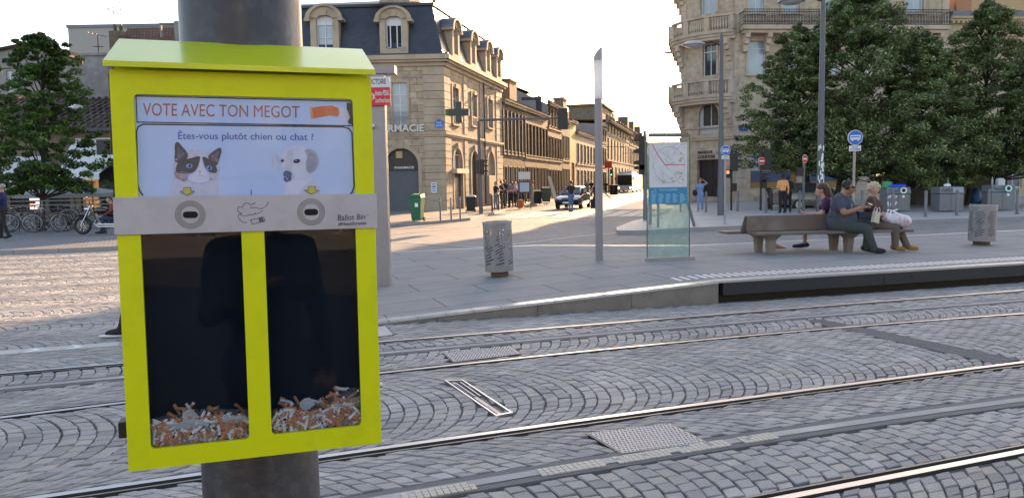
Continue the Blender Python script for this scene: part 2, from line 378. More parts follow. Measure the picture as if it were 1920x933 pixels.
# ---- broad intersection paving (rows of setts) as one sheet
M_rows = brick_mat('sett_rows', (.29, .28, .27), (.22, .218, .215), (.13, .128, .125), .19, .11, .010, .8, .8, 'xy', (.12, .115, .11), .4, .25, spec=.3, noise_amt=.25)
q = MB(); fl = [xy(-34, 9.6), xy(-34, 60), (90, 75), (90, 24), (24, 16)]
pts = [xy(-45, 17.5), (-40, 48), (0, 50), (40, 46), (60, 30), xy(24, 12.2), xy(-2.2, 8.6), xy(-2.9, 10.2), xy(-3.6, 17.5)]
q.add([(x, y, -.012) for x, y in pts], [tuple(range(len(pts)-1, -1, -1))])
struct(q.build('road', M_rows))
# asphalt of the street, with the crossing
ST = [G(905, 404), G(1420, 404)]
M_asph = mat('asphalt', (.10, .095, .09), .55, 0, .2, 1.2, .5, 60, stain=(.16, .15, .14), stain_s=.35, stain_a=.5)
az = R(13)
def street(d, off): # along street az 13deg from the pharmacy corner
    return (-3.9+math.sin(az)*d+math.cos(az)*off, 46.5+math.cos(az)*d-math.sin(az)*off)
q = MB(); a = [street(3, 1.6), street(3, 17), street(30, 14.0), street(240, 14.0), street(240, 1.6)]
q.add([(x, y, -.006) for x, y in a], [tuple(range(len(a)))]); struct(q.build('street_asphalt', M_asph))
M_paint = mat('road_paint', (.43, .42, .39), .7, 0, .2, 5, .2, stain=(.22, .21, .2), stain_s=3, stain_a=.85)
q = MB()
for i in range(9):
    d0 = G(925+i*33, 410-i*.6); d1 = G(955+i*33, 398-i*.5)
    w_ = .75; q.add([(d0.x, d0.y, .0), (d0.x+w_, d0.y, .0), (d1.x+w_+.4, d1.y, .0), (d1.x+.4, d1.y, .0)], [(0, 1, 2, 3)])
struct(q.build('crosswalk_marking', M_paint))
q = MB()
def line_px(q, pts, w=.1, z=.0):
    g_ = [G(*p) for p in pts]
    for a, b in zip(g_[:-1], g_[1:]):
        d = Vector((b.x-a.x, b.y-a.y)).normalized(); n = Vector((-d.y, d.x))*w/2
        q.add([(a.x-n.x, a.y-n.y, z), (b.x-n.x, b.y-n.y, z), (b.x+n.x, b.y+n.y, z), (a.x+n.x, a.y+n.y, z)], [(0, 1, 2, 3)])
line_px(q, [(-60, 505), (220, 498), (700, 484)], .12, .006)
for p in ([(728, 452), (905, 463)], [(728, 439), (900, 424)], [(728, 428), (860, 425)], [(960, 458), (1100, 441), (1160, 436)],
          [(1090, 395), (1150, 378), (1185, 368)], [(1195, 391), (1420, 386)], [(950, 420), (1200, 416)]): line_px(q, p, .16, -.002)
struct(q.build('road_marking_lines', M_paint))
# ---- rails
M_rail = mat('rail_steel', (.42, .425, .44), .4, 1, .12, 14, .05)
M_groove = mat('rail_groove', (.03, .028, .026), .7, .2, .2, 10)
M_railside = mat('rail_side', (.16, .15, .14), .5, .5, .2, 10)
def rail(key, label, prof, mats, s0=-14, s1=16, name='tram_rail', cat='rail', dash=None):
    mb = MB(); ss = np.arange(s0, s1+.01, .5); nn = curve_n(key, ss); d = np.gradient(nn, ss)
    for (a, b, z, mi) in prof:
        vs = []
        for s_, n_, dd in zip(ss, nn, d):
            k = 1/math.sqrt(1+dd*dd); za, zb = z if isinstance(z, tuple) else (z, z)
            x, y = xy(s_-dd*a*k, n_+a*k); vs.append((x, y, za)); x, y = xy(s_-dd*b*k, n_+b*k); vs.append((x, y, zb))
        mb.add(vs, [(2*i, 2*i+2, 2*i+3, 2*i+1) for i in range(len(ss)-1)], mi)
    o = mb.build(name, mats, smooth=False); return tag(o, label, cat)
def rprof(sg):   # head, groove, lip ; sg = side of the groove
    e = [(-.055, -.05, (-.03, .004), 1), (-.05, 0.0, .006, 0), (0.0, .006, (.006, -.013), 1), (.006, .038, -.013, 1), (.038, .044, (-.013, .003), 1), (.044, .062, .003, 2), (.062, .066, (.003, -.03), 1)]
    if sg > 0: return e
    return [(-b, -a, (z[1], z[0]) if isinstance(z, tuple) else z, m) for a, b, z, m in e]
rail('A', 'nearest grooved tram rail, cutting the bottom right corner of the photo', rprof(1), [M_rail, M_groove, M_railside])
rail('B', 'long grooved tram rail passing just under the yellow box, second from the camera', rprof(-1), [M_rail, M_groove, M_railside])
rail('C', 'grooved tram rail on the far side of the arc paving with the open drain grate', rprof(1), [M_rail, M_groove, M_railside])
rail('D', 'farthest tram rail, running closest to the raised platform edge', rprof(-1), [M_rail, M_groove, M_railside])
def aps_mat():
    m = mat('power_strip', (.30, .30, .30), .78, 0, .18, 3, .15, 90, stain=(.52, .51, .49), stain_s=1.3, stain_a=.75)
    return m
M_aps = aps_mat(); M_apsedge = mat('power_strip_edge', (.11, .115, .12), .8, .0, .15, 5)
for key, lab in (('P1', 'pale ground level power strip between the two nearest tram rails, with gritty patches'), ('P2', 'pale ground level power strip between the two far tram rails by the platform')):
    rail(key, lab, [(-.105, -.04, .003, 1), (-.04, .04, .006, 0), (.04, .105, .003, 1), (-.112, -.105, (-.03, .003), 1), (.105, .112, (.003, -.03), 1)], [M_aps, M_apsedge], name='power_strip', cat='power rail')
# light gritty tiles stuck on strip 1
q = MB()
for s_a, s_b in ((-.5, .12), (.2, .62), (.72, 1.12), (1.5, 1.9), (1.98, 2.75), (2.85, 3.1)):
    s0_ = FIT and s_a; ss = np.linspace(s_a, s_b, int((s_b-s_a)/.035)+1)
    for i in range(len(ss)-1):
        for j in range(3):
            n_ = float(curve_n('P1', (ss[i]+ss[i+1])/2))-.09+.036*j+(.018 if s_a > 1 else 0)
            c4 = [xy(ss[i]+.003, n_+.002), xy(ss[i+1]-.002, n_+.002), xy(ss[i+1]-.002, n_+.034), xy(ss[i]+.003, n_+.034)]
            if random.random() < .93: q.slab(c4, .003, .0105)
tag(q.build('grip_tiles', mat('grip_tile', (.52, .48, .40), .8, 0, .15, 30, .3)), 'broken rows of cream gritty tiles stuck on the nearest power strip', 'tiles', kind='stuff')
# ---- plates and grates
def plate(name, poly, label, cat, dots=True, col=(.40, .40, .405)):
    w_ = [xy(*p) for p in poly]; t = thing(name, label, cat, (sum(p[0] for p in w_)/4, sum(p[1] for p in w_)/4, 0))
    cx, cy = t.location.x, t.location.y; lo = [(p[0]-cx, p[1]-cy) for p in w_]; mb = MB(); mb.slab(lo, -.02, .008); M = mat('galvanised_plate', col, .6, .2, .15, 8, spec=.3)
    mb.build('cover', M, t)
    if dots:
        d = MB(); a, b, c, e = [np.array(p) for p in lo]; nu = 22; nv = 12
        for i in range(nu):
            for j in range(nv):
                u, v = (i+.5+.5*(j % 2))/(nu+.5), (j+.5)/nv; p = a+(b-a)*u+(e-a)*v+(a-b+c-e)*u*v*1.0
                k = .009 if (i+j) % 2 else .006; l = .006 if (i+j) % 2 else .009
                d.slab([(p[0]-k, p[1]), (p[0], p[1]-l), (p[0]+k, p[1]), (p[0], p[1]+l)], .008, .011)
        d.build('tread_studs', mat('plate_studs', (.16, .155, .15), .5, .5, .1, 8), t)
    fr = MB(); k = 1.05
    for i in range(4):
        p, q_ = lo[i], lo[(i+1) % 4]; P4 = [p, q_, (q_[0]*k, q_[1]*k), (p[0]*k, p[1]*k)]; fr.slab(P4, -.02, .005)
    fr.build('rim', M_dark, t); return t
plate('manhole_cover', PLATE1, 'large chequered steel cover beside the nearest power strip', 'manhole cover')
plate('manhole_cover', PLATE2, 'smaller chequered steel cover beside the far power strip', 'manhole cover')
plate('manhole_cover', PLATE3, 'pale plain cover at the foot of the ramp, half hidden by the yellow box', 'manhole cover', False)
w4 = [xy(*p) for p in GRATE]; t = thing('drain_grate', 'long open slot drain with bent cover bar set among the setts', 'drain', (sum(p[0] for p in w4)/4, sum(p[1] for p in w4)/4, 0))
a, b, c, e = [np.array((p[0]-t.location.x, p[1]-t.location.y)) for p in w4]
def q2(u, v): return tuple(a*(1-u)*(1-v)+b*u*(1-v)+c*u*v+e*(1-u)*v)
mb = MB(); mb.slab([q2(0, 0), q2(1, 0), q2(1, 1), q2(0, 1)], -.029, -.012); mb.build('well', M_black, t)
mb = MB()
for u0_, u1_, v0_, v1_ in ((0, .1, 0, 1), (.9, 1, 0, 1), (.1, .9, 0, .02), (.1, .9, .98, 1)): mb.slab([q2(u0_, v0_), q2(u1_, v0_), q2(u1_, v1_), q2(u0_, v1_)], -.02, .006)
mb.build('frame', M_steel, t)
mb = MB(); mb.slab([q2(.28, .04), q2(.5, .04), q2(.5, .96), q2(.28, .96)], -.02, -.004); mb.slab([q2(.34, .1), q2(.44, .1), q2(.44, .5), q2(.34, .5)], -.004, .004)
mb.slab([q2(.68, .05), q2(.78, .05), q2(.74, .5), q2(.64, .5)], -.02, .001); mb.build('bar', M_greysteel, t)
w4 = [xy(*p) for p in DRAIN]; t = thing('channel_grate', 'long narrow cast grating crossing the tracks at right', 'drain', (sum(p[0] for p in w4)/4, sum(p[1] for p in w4)/4, 0))
a, b, c, e = [np.array((p[0]-t.location.x, p[1]-t.location.y)) for p in w4]
mb = MB(); mb.slab([q2(0, 0), q2(1, 0), q2(1, 1), q2(0, 1)], -.029, -.012); mb.build('channel', M_black, t)
mb = MB(); nb = 74
for i in range(nb):
    for u0_, u1_ in ((.04, .3), (.37, .63), (.7, .96)):
        of = .3/nb*(1 if u0_ == .37 else 0); mb.slab([q2(u0_, (i+.1)/nb+of), q2(u1_, (i+.1)/nb+of), q2(u1_, (i+.62)/nb+of), q2(u0_, (i+.62)/nb+of)], -.015, .003)
for u0_, u1_ in ((0, .04), (.31, .36), (.64, .69), (.96, 1)): mb.slab([q2(u0_, 0), q2(u1_, 0), q2(u1_, 1), q2(u0_, 1)], -.015, .002)
mb.build('grating', mat('cast_iron', (.15, .152, .158), .8, .0, .15, 12), t)
# short white stones at the far right between the tracks
q = MB()
for pa, pb in (((1880, 603), (1925, 611)), ((1858, 650), (1882, 653))): line_px(q, [pa, pb], .05, .004)
struct(q.build('white_marking_stone', M_paint))
# flush strip with chevrons (left of the ramp)
M_edge = mat('pale_granite', (.40, .39, .38), .38, 0, .12, 5, .12, 120, stain=(.3, .29, .28), stain_s=1.5, stain_a=.6)
q = MB(); ss = np.arange(-26, KERB1[0]-.55, .45)
for i in range(len(ss)-1):
    a0, a1 = ss[i]+.004, ss[i+1]-.004; q.slab([xy(a0, edge_n(a0)-.09), xy(a1, edge_n(a1)-.09), xy(a1, edge_n(a1)+.13), xy(a0, edge_n(a0)+.13)], -.03, .004)
struct(q.build('flush_kerb_strip', M_edge))
q = MB()
for i in range(28):
    s_ = -12+i*.38
    if s_ > KERB1[0]-.7: break
    for dn0, dn1 in ((-.07, .02), (.02, .11)):
        f0, f1 = (0, .09) if dn0 < 0 else (.09, 0)
        q.slab([xy(s_+f0, edge_n(s_)+dn0), xy(s_+f0+.05, edge_n(s_)+dn0), xy(s_+f1+.05, edge_n(s_)+dn1), xy(s_+f1, edge_n(s_)+dn1)], .004, .008)
struct(q.build('chevron_marking', M_white))
# ---- platform: slabs in a ramp then level
BK = [(KERB1[0]-.8, None)]
BKpx = [(560, 492, 0), (730, 484, .0), (1000, 471, .16), (1290, 461, .28), (1500, 452, .28), (1920, 432, .28), (2300, 418, .28)]
BKs = [sn(G(*p)) for p in BKpx]
def back_n(s): return float(np.interp(s, [p[0] for p in BKs], [p[1] for p in BKs]))
def slab_mat():
    m = brick_mat('granite_slabs', (.285, .28, .275), (.255, .252, .25), (.05, .05, .05), 1.6, .78, .009, .85, .25, 'xy', (.17, .17, .175), .35, .45, spec=.22, noise_amt=.12)
    N, L, B = nodes_of(m); tc = N['Texture Coordinate']; mp = N.new('ShaderNodeMapping'); mp.inputs['Rotation'].default_value = (0, 0, -TH)
    sp = [n for n in N if n.type == 'SEPXYZ'][0]; L.new(tc.outputs['Object'], mp.inputs[0]); L.new(mp.outputs[0], sp.inputs[0])
    return m
M_slab = slab_mat()
q = MB(); ss = sorted(set([KERB1[0]-.6, EDGE1[0]]+list(np.arange(KERB1[0]-.3, 30, .6))))
nv = 8; vs = []
for s_ in ss:
    e0 = edge_n(s_)+.12; bn = back_n(s_)
    for j in range(nv+1):
        n_ = e0+(bn-e0)*j/nv; x, y = xy(s_, n_); vs.append((x, y, plat_z(s_)+.004))
fs = [(i*(nv+1)+j, (i+1)*(nv+1)+j, (i+1)*(nv+1)+j+1, i*(nv+1)+j+1) for i in range(len(ss)-1) for j in range(nv)]
q.add(vs, fs); struct(q.build('platform', M_slab))
q = MB()   # back edge of the platform
for i in range(len(BKs)-1):
    p, r_ = BKs[i], BKs[i+1]; z0, z1 = plat_z(p[0])+.006, plat_z(r_[0])+.006
    a0, a1, b0, b1 = xy(p[0], p[1]-.02), xy(r_[0], r_[1]-.02), xy(p[0], p[1]+.16), xy(r_[0], r_[1]+.16)
    q.hexa([(a0[0], a0[1], -.03), (a1[0], a1[1], -.03), (b1[0], b1[1], -.03), (b0[0], b0[1], -.03)], [(a0[0], a0[1], z0), (a1[0], a1[1], z1), (b1[0], b1[1], z1), (b0[0], b0[1], z0)])
struct(q.build('platform_back_kerb', M_edge))
q = MB(); q2_ = MB(); ks = list(np.arange(KERB1[0]-.6, EDGE1[0], .34))+[EDGE1[0]]
for i in range(len(ks)-1):   # pale kerb stones up the ramp
    a0, a1 = ks[i], ks[i+1]; g_ = .004
    def pt(s_, dn, z): x, y = xy(s_, edge_n(s_)+dn); return (x, y, z)
    z0, z1 = plat_z(a0)+.008, plat_z(a1)+.008
    q.hexa([pt(a0+g_, -.05, z0-.03), pt(a1-g_, -.05, z1-.03), pt(a1-g_, .12, z1-.03), pt(a0+g_, .12, z0-.03)], [pt(a0+g_, -.05, z0), pt(a1-g_, -.05, z1), pt(a1-g_, .12, z1), pt(a0+g_, .12, z0)])
struct(q.build('ramp_kerb', mat('polished_kerb', (.5, .5, .5), .22, 0, .1, 5, .1, 60, stain=(.3, .3, .3), stain_s=3, stain_a=.5)))
kk = np.linspace(KERB1[0]-.6, EDGE1[0], 5)
for a0, a1 in zip(kk[:-1], kk[1:]):
    z0, z1 = plat_z(a0)-.013, plat_z(a1)-.013
    q2_.hexa([pt(a0+.003, -.03, -.03), pt(a1-.003, -.03, -.03), pt(a1-.003, .1, -.03), pt(a0+.003, .1, -.03)], [pt(a0+.003, -.03, max(z0, -.02)), pt(a1-.003, -.03, z1), pt(a1-.003, .1, z1), pt(a0+.003, .1, max(z0, -.02))])
struct(q2_.build('ramp_wall', mat('wall_concrete', (.21, .19, .165), .75, 0, .2, 3, .3, 40, stain=(.10, .09, .08), stain_s=2.5, stain_a=.6)))
def ptz(s_, dn, z): x, y = xy(s_, edge_n(s_)+dn); return (x, y, z)
q = MB(); sA = EDGE1[0]+.04
for i, (a0, a1) in enumerate(zip([sA, sA+2.6, sA+5.2, sA+7.8, sA+10.4, sA+15], [sA+2.6, sA+5.2, sA+7.8, sA+10.4, sA+15, sA+22])):
    q.hexa([ptz(a0+.004, -.07, .10), ptz(a1-.004, -.07, .10), ptz(a1-.004, .02, .10), ptz(a0+.004, .02, .10)], [ptz(a0+.004, -.07, .262), ptz(a1-.004, -.07, .262), ptz(a1-.004, .02, .262), ptz(a0+.004, .02, .262)])
    for d in (.5, 1.9):
        p = Vector(ptz(a0+d, -.07, .2)); q.cyl(p, p-Vector((NN[0], NN[1], 0))*.008, .012, n=8, m=1)
o = q.build('platform_edge_beam', [mat('black_rubber', (.012, .014, .022), .5, 0, .15, 6), M_groove]); struct(o)
q = MB(); q.hexa([ptz(EDGE1[0], .2, -.03), ptz(sA+22, .2, -.03), ptz(sA+22, .3, -.03), ptz(EDGE1[0], .3, -.03)], [ptz(EDGE1[0], .2, .25), ptz(sA+22, .2, .25), ptz(sA+22, .3, .25), ptz(EDGE1[0], .3, .25)])
struct(q.build('platform_foundation', mat('foundation', (.05, .045, .04), .9, 0, .2, 3)))
q = MB(); ks = list(np.arange(EDGE1[0], EDGE1[0]+22, 1.1))
for a0, a1 in zip(ks[:-1], ks[1:]):
    q.hexa([ptz(a0+.003, -.05, .262), ptz(a1-.003, -.05, .262), ptz(a1-.003, .125, .262), ptz(a0+.003, .125, .262)], [ptz(a0+.003, -.05, .29), ptz(a1-.003, -.05, .29), ptz(a1-.003, .125, .29), ptz(a0+.003, .125, .29)])
struct(q.build('platform_kerb', M_edge))
q = MB(); s_ = EDGE1[0]-.35
while s_ < EDGE1[0]+20:   # white tactile dashes
    z = plat_z(s_)+.004
    for n_ in (.33, ):
        q.slab([xy(s_, edge_n(s_)+n_), xy(s_+.045, edge_n(s_)+n_), xy(s_+.095, edge_n(s_)+n_+.34), xy(s_+.05, edge_n(s_)+n_+.34)], z, z+.006)
    s_ += .125
struct(q.build('tactile_strip', mat('tactile_white', (.7, .7, .68), .5, 0, .1, 10)))
# ---- pavements: left square, pharmacy corner, right side
M_pave = brick_mat('small_setts', (.24, .24, .25), (.20, .20, .21), (.11, .11, .11), .12, .12, .012, .7, .6, 'xy', (.16, .16, .165), .4, .3, noise_amt=.25)
M_kerb = mat('kerb_stone', (.27, .27, .275), .6, 0, .15, 4, .15, 80)
M_sidewalk = brick_mat('sidewalk_slabs', (.30, .27, .235), (.25, .23, .2), (.14, .13, .12), .6, .4, .012, .75, .3, 'xy', (.16, .15, .14), .4, .4)
def kerb_line(name, pts, h, side, w_=.16, seg=1.0):
    """pts world xy; kerb stones along, top at h; side=+1 keeps the kerb to the left of travel"""
    q = MB()
    for a, b in zip(pts[:-1], pts[1:]):
        a = Vector(a); b = Vector(b); L_ = (b-a).length; d = (b-a)/L_; n = Vector((-d.y, d.x))*side; k = max(1, int(L_/seg))
        for i in range(k):
            p = a+d*(L_*i/k+.006); r_ = a+d*(L_*(i+1)/k-.006); q.slab([(p.x, p.y), (r_.x, r_.y), (r_.x+n.x*w_, r_.y+n.y*w_), (p.x+n.x*w_, p.y+n.y*w_)], -.03, h)
    return struct(q.build(name, M_kerb))
def V2(p): return (p.x, p.y)
Lk = [V2(G(-300, 486)), V2(G(-60, 479)), V2(G(110, 474)), V2(G(220, 469)), V2(G(520, 449)), V2(G(700, 432)), V2(G(745, 424.5)), V2(G(820, 419)), V2(G(882, 413)), V2(G(905, 407))]
kerb_line('kerb', Lk, .12, 1)
st_k = [Lk[-1]]+[street(d, 3.1) for d in (3, 12, 40, 90, 150, 240)]
kerb_line('kerb', st_k, .12, 1, seg=2)
q = MB(); pv = [(x-.02, y+.1) for x, y in Lk]+[(-2, 60), (-60, 60), (-60, 20)]
q.slab(pv, -.03, .115); struct(q.build('pavement', M_pave))
q = MB(); pv = [(x-.1, y+.05) for x, y in st_k]+[street(240, -3), street(0, -3), street(-6, -3)]; q.slab(pv, -.02, .119); struct(q.build('sidewalk', M_sidewalk))
q = MB(); pv = [(x-.05, y+.15) for x, y in Lk[5:]]+[(-3, 48), (-10, 48)]; q.slab(pv, -.02, .1185); struct(q.build('sidewalk', M_sidewalk))
# right: raised island / pavement with a rounded nose
Rk = [V2(G(1250, 405)), V2(G(1185, 420)), V2(G(1156, 432)), V2(G(1157, 439)), V2(G(1210, 438.5)), V2(G(1290, 433.5)), V2(G(1400, 429)), V2(G(1520, 425)), V2(G(1700, 419)), V2(G(1920, 412)), V2(G(2400, 398))]
kerb_line('kerb', Rk, .12, 1, seg=1.3)
q = MB(); pv = [(x+.05, y+.1) for x, y in Rk]+[(60, 70), (16, 70), (13.0, 58), V2(G(1262, 392))]
q.slab(pv, -.03, .116); struct(q.build('pavement', mat('pavement_right', (.38, .37, .355), .65, 0, .15, 1.5, .3, 50, stain=(.2, .2, .2), stain_s=.6, stain_a=.5)))
# the street's own far end and right hand sidewalk
q = MB(); q.slab([street(12, 12.6), street(240, 12.6), street(240, 18), street(12, 18)], -.02, .12); struct(q.build('sidewalk', M_sidewalk))
# ================================================================== THE POLE AND THE YELLOW BIN
M_bigpole = mat('weathered_mast', (.045, .047, .060), .36, .2, .06, 2.2, .15, 35, stain=(.3, .31, .33), stain_s=22, stain_a=.12, spec=.45)
t = thing('mast', 'thick dark grey steel mast behind the yellow cigarette bin', 'mast', (-.596, 1.765, 0))
q = MB(); q.lathe([(.175, 0), (.175, .02), (.15, .02), (.131, .06), (.130, 2.6), (.112, 6.5)], n=64); q.build('shaft', M_bigpole, t, smooth=True)
for i in range(6): q = MB(); q.cyl((.155*math.cos(i*1.047), .155*math.sin(i*1.047), .018), (.155*math.cos(i*1.047), .155*math.sin(i*1.047), .045), .012, n=6); q.build('base_bolt', M_steel, t)
q = MB()
for zz in (1.92, 1.87):
    q.lathe([(.1335, zz-.004), (.134, zz), (.1335, zz+.004)], n=48)
BR = Matrix(((0.95125245, -0.30840465, -0.00231088), (0.30836995, 0.9509664, 0.02389318), (-0.0051712, -0.02344105, 0.99971185)))
BC = Vector((-.49835, 1.48369, 1.45085)); BW, BH = .47, .7443
M4 = BR.to_4x4(); M4.translation = BC-BR @ Vector((0, 0, BH/2))
BI = M4.inverted()
def BL(px, py, y=0.0):
    o = BI @ CAM; d = BI.to_3x3() @ ray(px, py); tt = (y-o.y)/d.y; p = o+d*tt; return (p.x, p.z)
bin_ = bpy.data.objects.new('cigarette_bin', None); COL.objects.link(bin_); bin_.matrix_world = M4
tag(bin_, 'bright yellow-green cigarette voting bin with sloping lid and poster, fixed to the thick mast', 'ballot bin')
M_yel = mat('yellow_green_powder_coat', (.66, .71, .001), .45, 0, .035, 7, .05, 500, stain=(.42, .45, .01), stain_s=9, stain_a=.3, spec=.3)
M_lid = mat('lid_powder_coat', (.55, .63, .003), .24, 0, .02, 7, .02, 400, spec=.5, coat=.15)
M_ink = mat('black_ink', (.015, .012, .03), .5, 0, 0)
DEP = .155
xl0, _ = BL(204, 131); 
pw = [BL(*p) for p in ((250, 176), (660, 186), (668, 368), (259, 370))]      # poster window
lw = [BL(*p) for p in ((263, 438), (453, 433), (467, 822), (283, 842))]
rw = [BL(*p) for p in ((496, 431), (668, 427), (677, 796), (509, 816))]
def avg(a, b): return (a+b)/2
px0, px1, pz0, pz1 = avg(pw[0][0], pw[3][0]), avg(pw[1][0], pw[2][0]), avg(pw[2][1], pw[3][1])-.03, avg(pw[0][1], pw[1][1])
lx0, lx1, lz0, lz1 = avg(lw[0][0], lw[3][0]), avg(lw[1][0], lw[2][0]), avg(lw[2][1], lw[3][1]), avg(lw[0][1], lw[1][1])+.03
rx0, rx1, rz0, rz1 = avg(rw[0][0], rw[3][0]), avg(rw[1][0], rw[2][0]), avg(rw[2][1], rw[3][1]), avg(rw[0][1], rw[1][1])+.03
print('poster', pw, 'L', lw, 'R', rw)
xa, xb = -BW/2, BW/2
def front_with_holes(mb, x0, x1, z0, z1, holes, y, th, r=.008):
    """flat sheet with rounded rectangular holes and inner returns"""
    xs = sorted({x0, x1}|{h[0] for h in holes}|{h[1] for h in holes}); zs = sorted({z0, z1}|{h[2] for h in holes}|{h[3] for h in holes})
    for i in range(len(xs)-1):
        for j in range(len(zs)-1):
            cx, cz = (xs[i]+xs[i+1])/2, (zs[j]+zs[j+1])/2
            if any(h[0] < cx < h[1] and h[2] < cz < h[3] for h in holes): continue
            mb.add([(xs[i], y, zs[j]), (xs[i+1], y, zs[j]), (xs[i+1], y, zs[j+1]), (xs[i], y, zs[j+1])], [(0, 1, 2, 3)])
    for h in holes:
        for cx, cz, sx, sz in ((h[0], h[2], 1, 1), (h[1], h[2], -1, 1), (h[1], h[3], -1, -1), (h[0], h[3], 1, -1)):
            arc = [(cx+sx*r-sx*r*math.cos(R(a)), cz+sz*r-sz*r*math.sin(R(a))) for a in range(0, 91, 15)]
            mb.prism([(cx, cz)]+arc if True else 0, y, y+th, side=True)
        a, b, c, d = (h[0], h[2]), (h[1], h[2]), (h[1], h[3]), (h[0], h[3])
        for p, q_ in ((a, b), (b, c), (c, d), (d, a)): mb.add([(p[0], y, p[1]), (q_[0], y, q_[1]), (q_[0], y+th, q_[1]), (p[0], y+th, p[1])], [(0, 1, 2, 3)])
ztop = BH-.004
q = MB(); front_with_holes(q, xa, xb, 0, ztop-.0, [(px0, px1, pz0, pz1), (lx0, lx1, lz0, lz1), (rx0, rx1, rz0, rz1)], 0, .010)
q.build('front_frame', M_yel, bin_)
q = MB(); e_ = .0012   # outer returns of the door and the body behind
q.add([(xa, 0, 0), (xb, 0, 0), (xb, .028, 0), (xa, .028, 0)], [(0, 3, 2, 1)]); q.add([(xa, 0, 0), (xa, 0, ztop), (xa, .028, ztop), (xa, .028, 0)], [(0, 1, 2, 3)])
q.add([(xb, 0, 0), (xb, 0, ztop), (xb, .028, ztop), (xb, .028, 0)], [(0, 3, 2, 1)]); q.add([(xa, 0, ztop), (xb, 0, ztop), (xb, .028, ztop), (xa, .028, ztop)], [(0, 1, 2, 3)])
q.build('door_edge', M_yel, bin_)
q = MB(); y0, y1 = .030, DEP; X0, X1 = xa+.003, xb-.003; Z1 = ztop+.022
for pl in ([(X0, y0, 0.003), (X1, y0, 0.003), (X1, y1, 0.003), (X0, y1, 0.003)], [(X0, y0, .003), (X0, y1, .003), (X0, y1, Z1+.05), (X0, y0, Z1)], [(X1, y0, .003), (X1, y0, Z1), (X1, y1, Z1+.05), (X1, y1, .003)],
           [(X0, y1, .003), (X1, y1, .003), (X1, y1, Z1+.05), (X0, y1, Z1+.05)], [(X0, y0+.001, ztop-.03), (X1, y0+.001, ztop-.03), (X1, y0+.001, Z1), (X0, y0+.001, Z1)]): q.add(pl, [(0, 1, 2, 3)])
q.build('body', M_yel, bin_)
# lid
yf, yb = -.022, DEP+.012
L1, R1 = BL(198, 118, yf), BL(697, 132, yf); L2, R2 = BL(207, 74, yb), BL(683, 94, yb)
fz, bz = avg(L1[1], R1[1]), avg(L2[1], R2[1])
print('lid', L1, R1, L2, R2)
lxa, lxb = xa-.006, xb+.006
q = MB(); q.hexa([(lxa, yf, fz), (lxb, yf, fz), (lxb, yb, bz), (lxa, yb, bz)], [(lxa, yf, fz+.0022), (lxb, yf, fz+.0022), (lxb, yb, bz+.0022), (lxa, yb, bz+.0022)])
q.box(lxa, lxb, yf-.001, yf+.001, fz-.007, fz+.003); 
q.build('lid', M_lid, bin_)
# interior compartments
M_in = mat('smoked_interior', (.013, .018, .029), .9, 0, .3, 6, spec=.03)
q = MB(); yi = .009
q.box(lx0-.01, lx1+.006, yi+.07, yi+.072, lz0-.01, lz1); q.box(rx0-.006, rx1+.01, yi+.07, yi+.072, rz0-.01, rz1)
q.box(lx0-.012, lx0-.01, yi, yi+.07, lz0-.01, lz1); q.box(rx1+.01, rx1+.012, yi, yi+.07, lz0-.01, lz1); q.box(lx1+.006, lx1+.008, yi, yi+.07, lz0-.01, lz1); q.box(rx0-.008, rx0-.006, yi, yi+.07, lz0-.01, lz1)
q.box(lx0-.012, lx1+.008, yi, yi+.072, lz0-.014, lz0-.010); q.box(rx0-.008, rx1+.012, yi, yi+.072, rz0-.014, rz0-.010); q.build('compartment', M_in, bin_)
M_pane = glass_mat('bin_pane', (.93, .95, .97), .33, .02, (.02, .035, .06), .05)
for a, b, c, d in ((lx0, lx1, lz0, lz1), (rx0, rx1, rz0, rz1)):
    q = MB(); q.box(a-.004, b+.004, .0065, .0085, c-.004, d); q.build('window_pane', M_pane, bin_)
# poster
M_pframe = mat('poster_paper', (.49, .64, .98), .55, 0, .04, 9, 0, stain=(.50, .62, .95), stain_s=6, stain_a=.5)
yp = .0075
q = MB(); q.add([(px0-.004, yp, pz0), (px1+.004, yp, pz0), (px1+.004, yp, pz1+.004), (px0-.004, yp, pz1+.004)], [(0, 1, 2, 3)])
poster = q.build('poster', M_pframe, bin_)
def art(poly, y): return [(p[0], y, p[1]) for p in [BL(a, b, y) for a, b in poly]]
def artpoly(mb, poly, lay_, m=0, smooth=0):
    if smooth: poly = smooth_poly(poly, smooth)
    vs = art(poly, yp-.00025*lay_); n = len(vs)
    ar = sum(vs[i][0]*vs[(i+1) % n][2]-vs[(i+1) % n][0]*vs[i][2] for i in range(n))
    o = list(range(n)) if ar > 0 else list(range(n-1, -1, -1)); mb.add(vs, [tuple(o)], m)
def stroke(mb, pts, w_, lay_, m=0, closed=False):
    n = len(pts); rng_ = range(n if closed else n-1)
    for i in rng_:
        a = np.array(pts[i], float); b = np.array(pts[(i+1) % n], float); d = b-a; L_ = np.hypot(*d)
        if L_ < 1e-6: continue
        k = np.array([-d[1], d[0]])/L_*w_/2; e = d/L_*w_*.25
        artpoly(mb, [tuple(a-k-e), tuple(b-k+e), tuple(b+k+e), tuple(a+k-e)], lay_, m)
def quadmap(c00, c10, c11, c01, lay_):
    def fn(u, v):
        a = np.array(c00)*(1-u)*(1-v)+np.array(c10)*u*(1-v)+np.array(c11)*u*v+np.array(c01)*(1-u)*v
        p = BL(a[0], a[1], yp-.00025*lay_); return (p[0], yp-.00025*lay_, p[1])
    return fn
q = MB()
stroke(q, [(255, 180), (659, 190), (661, 236), (257, 229)], 2.2, 1, 0, True)
rr = [(262+2*(i == 0), 366) for i in range(1)]
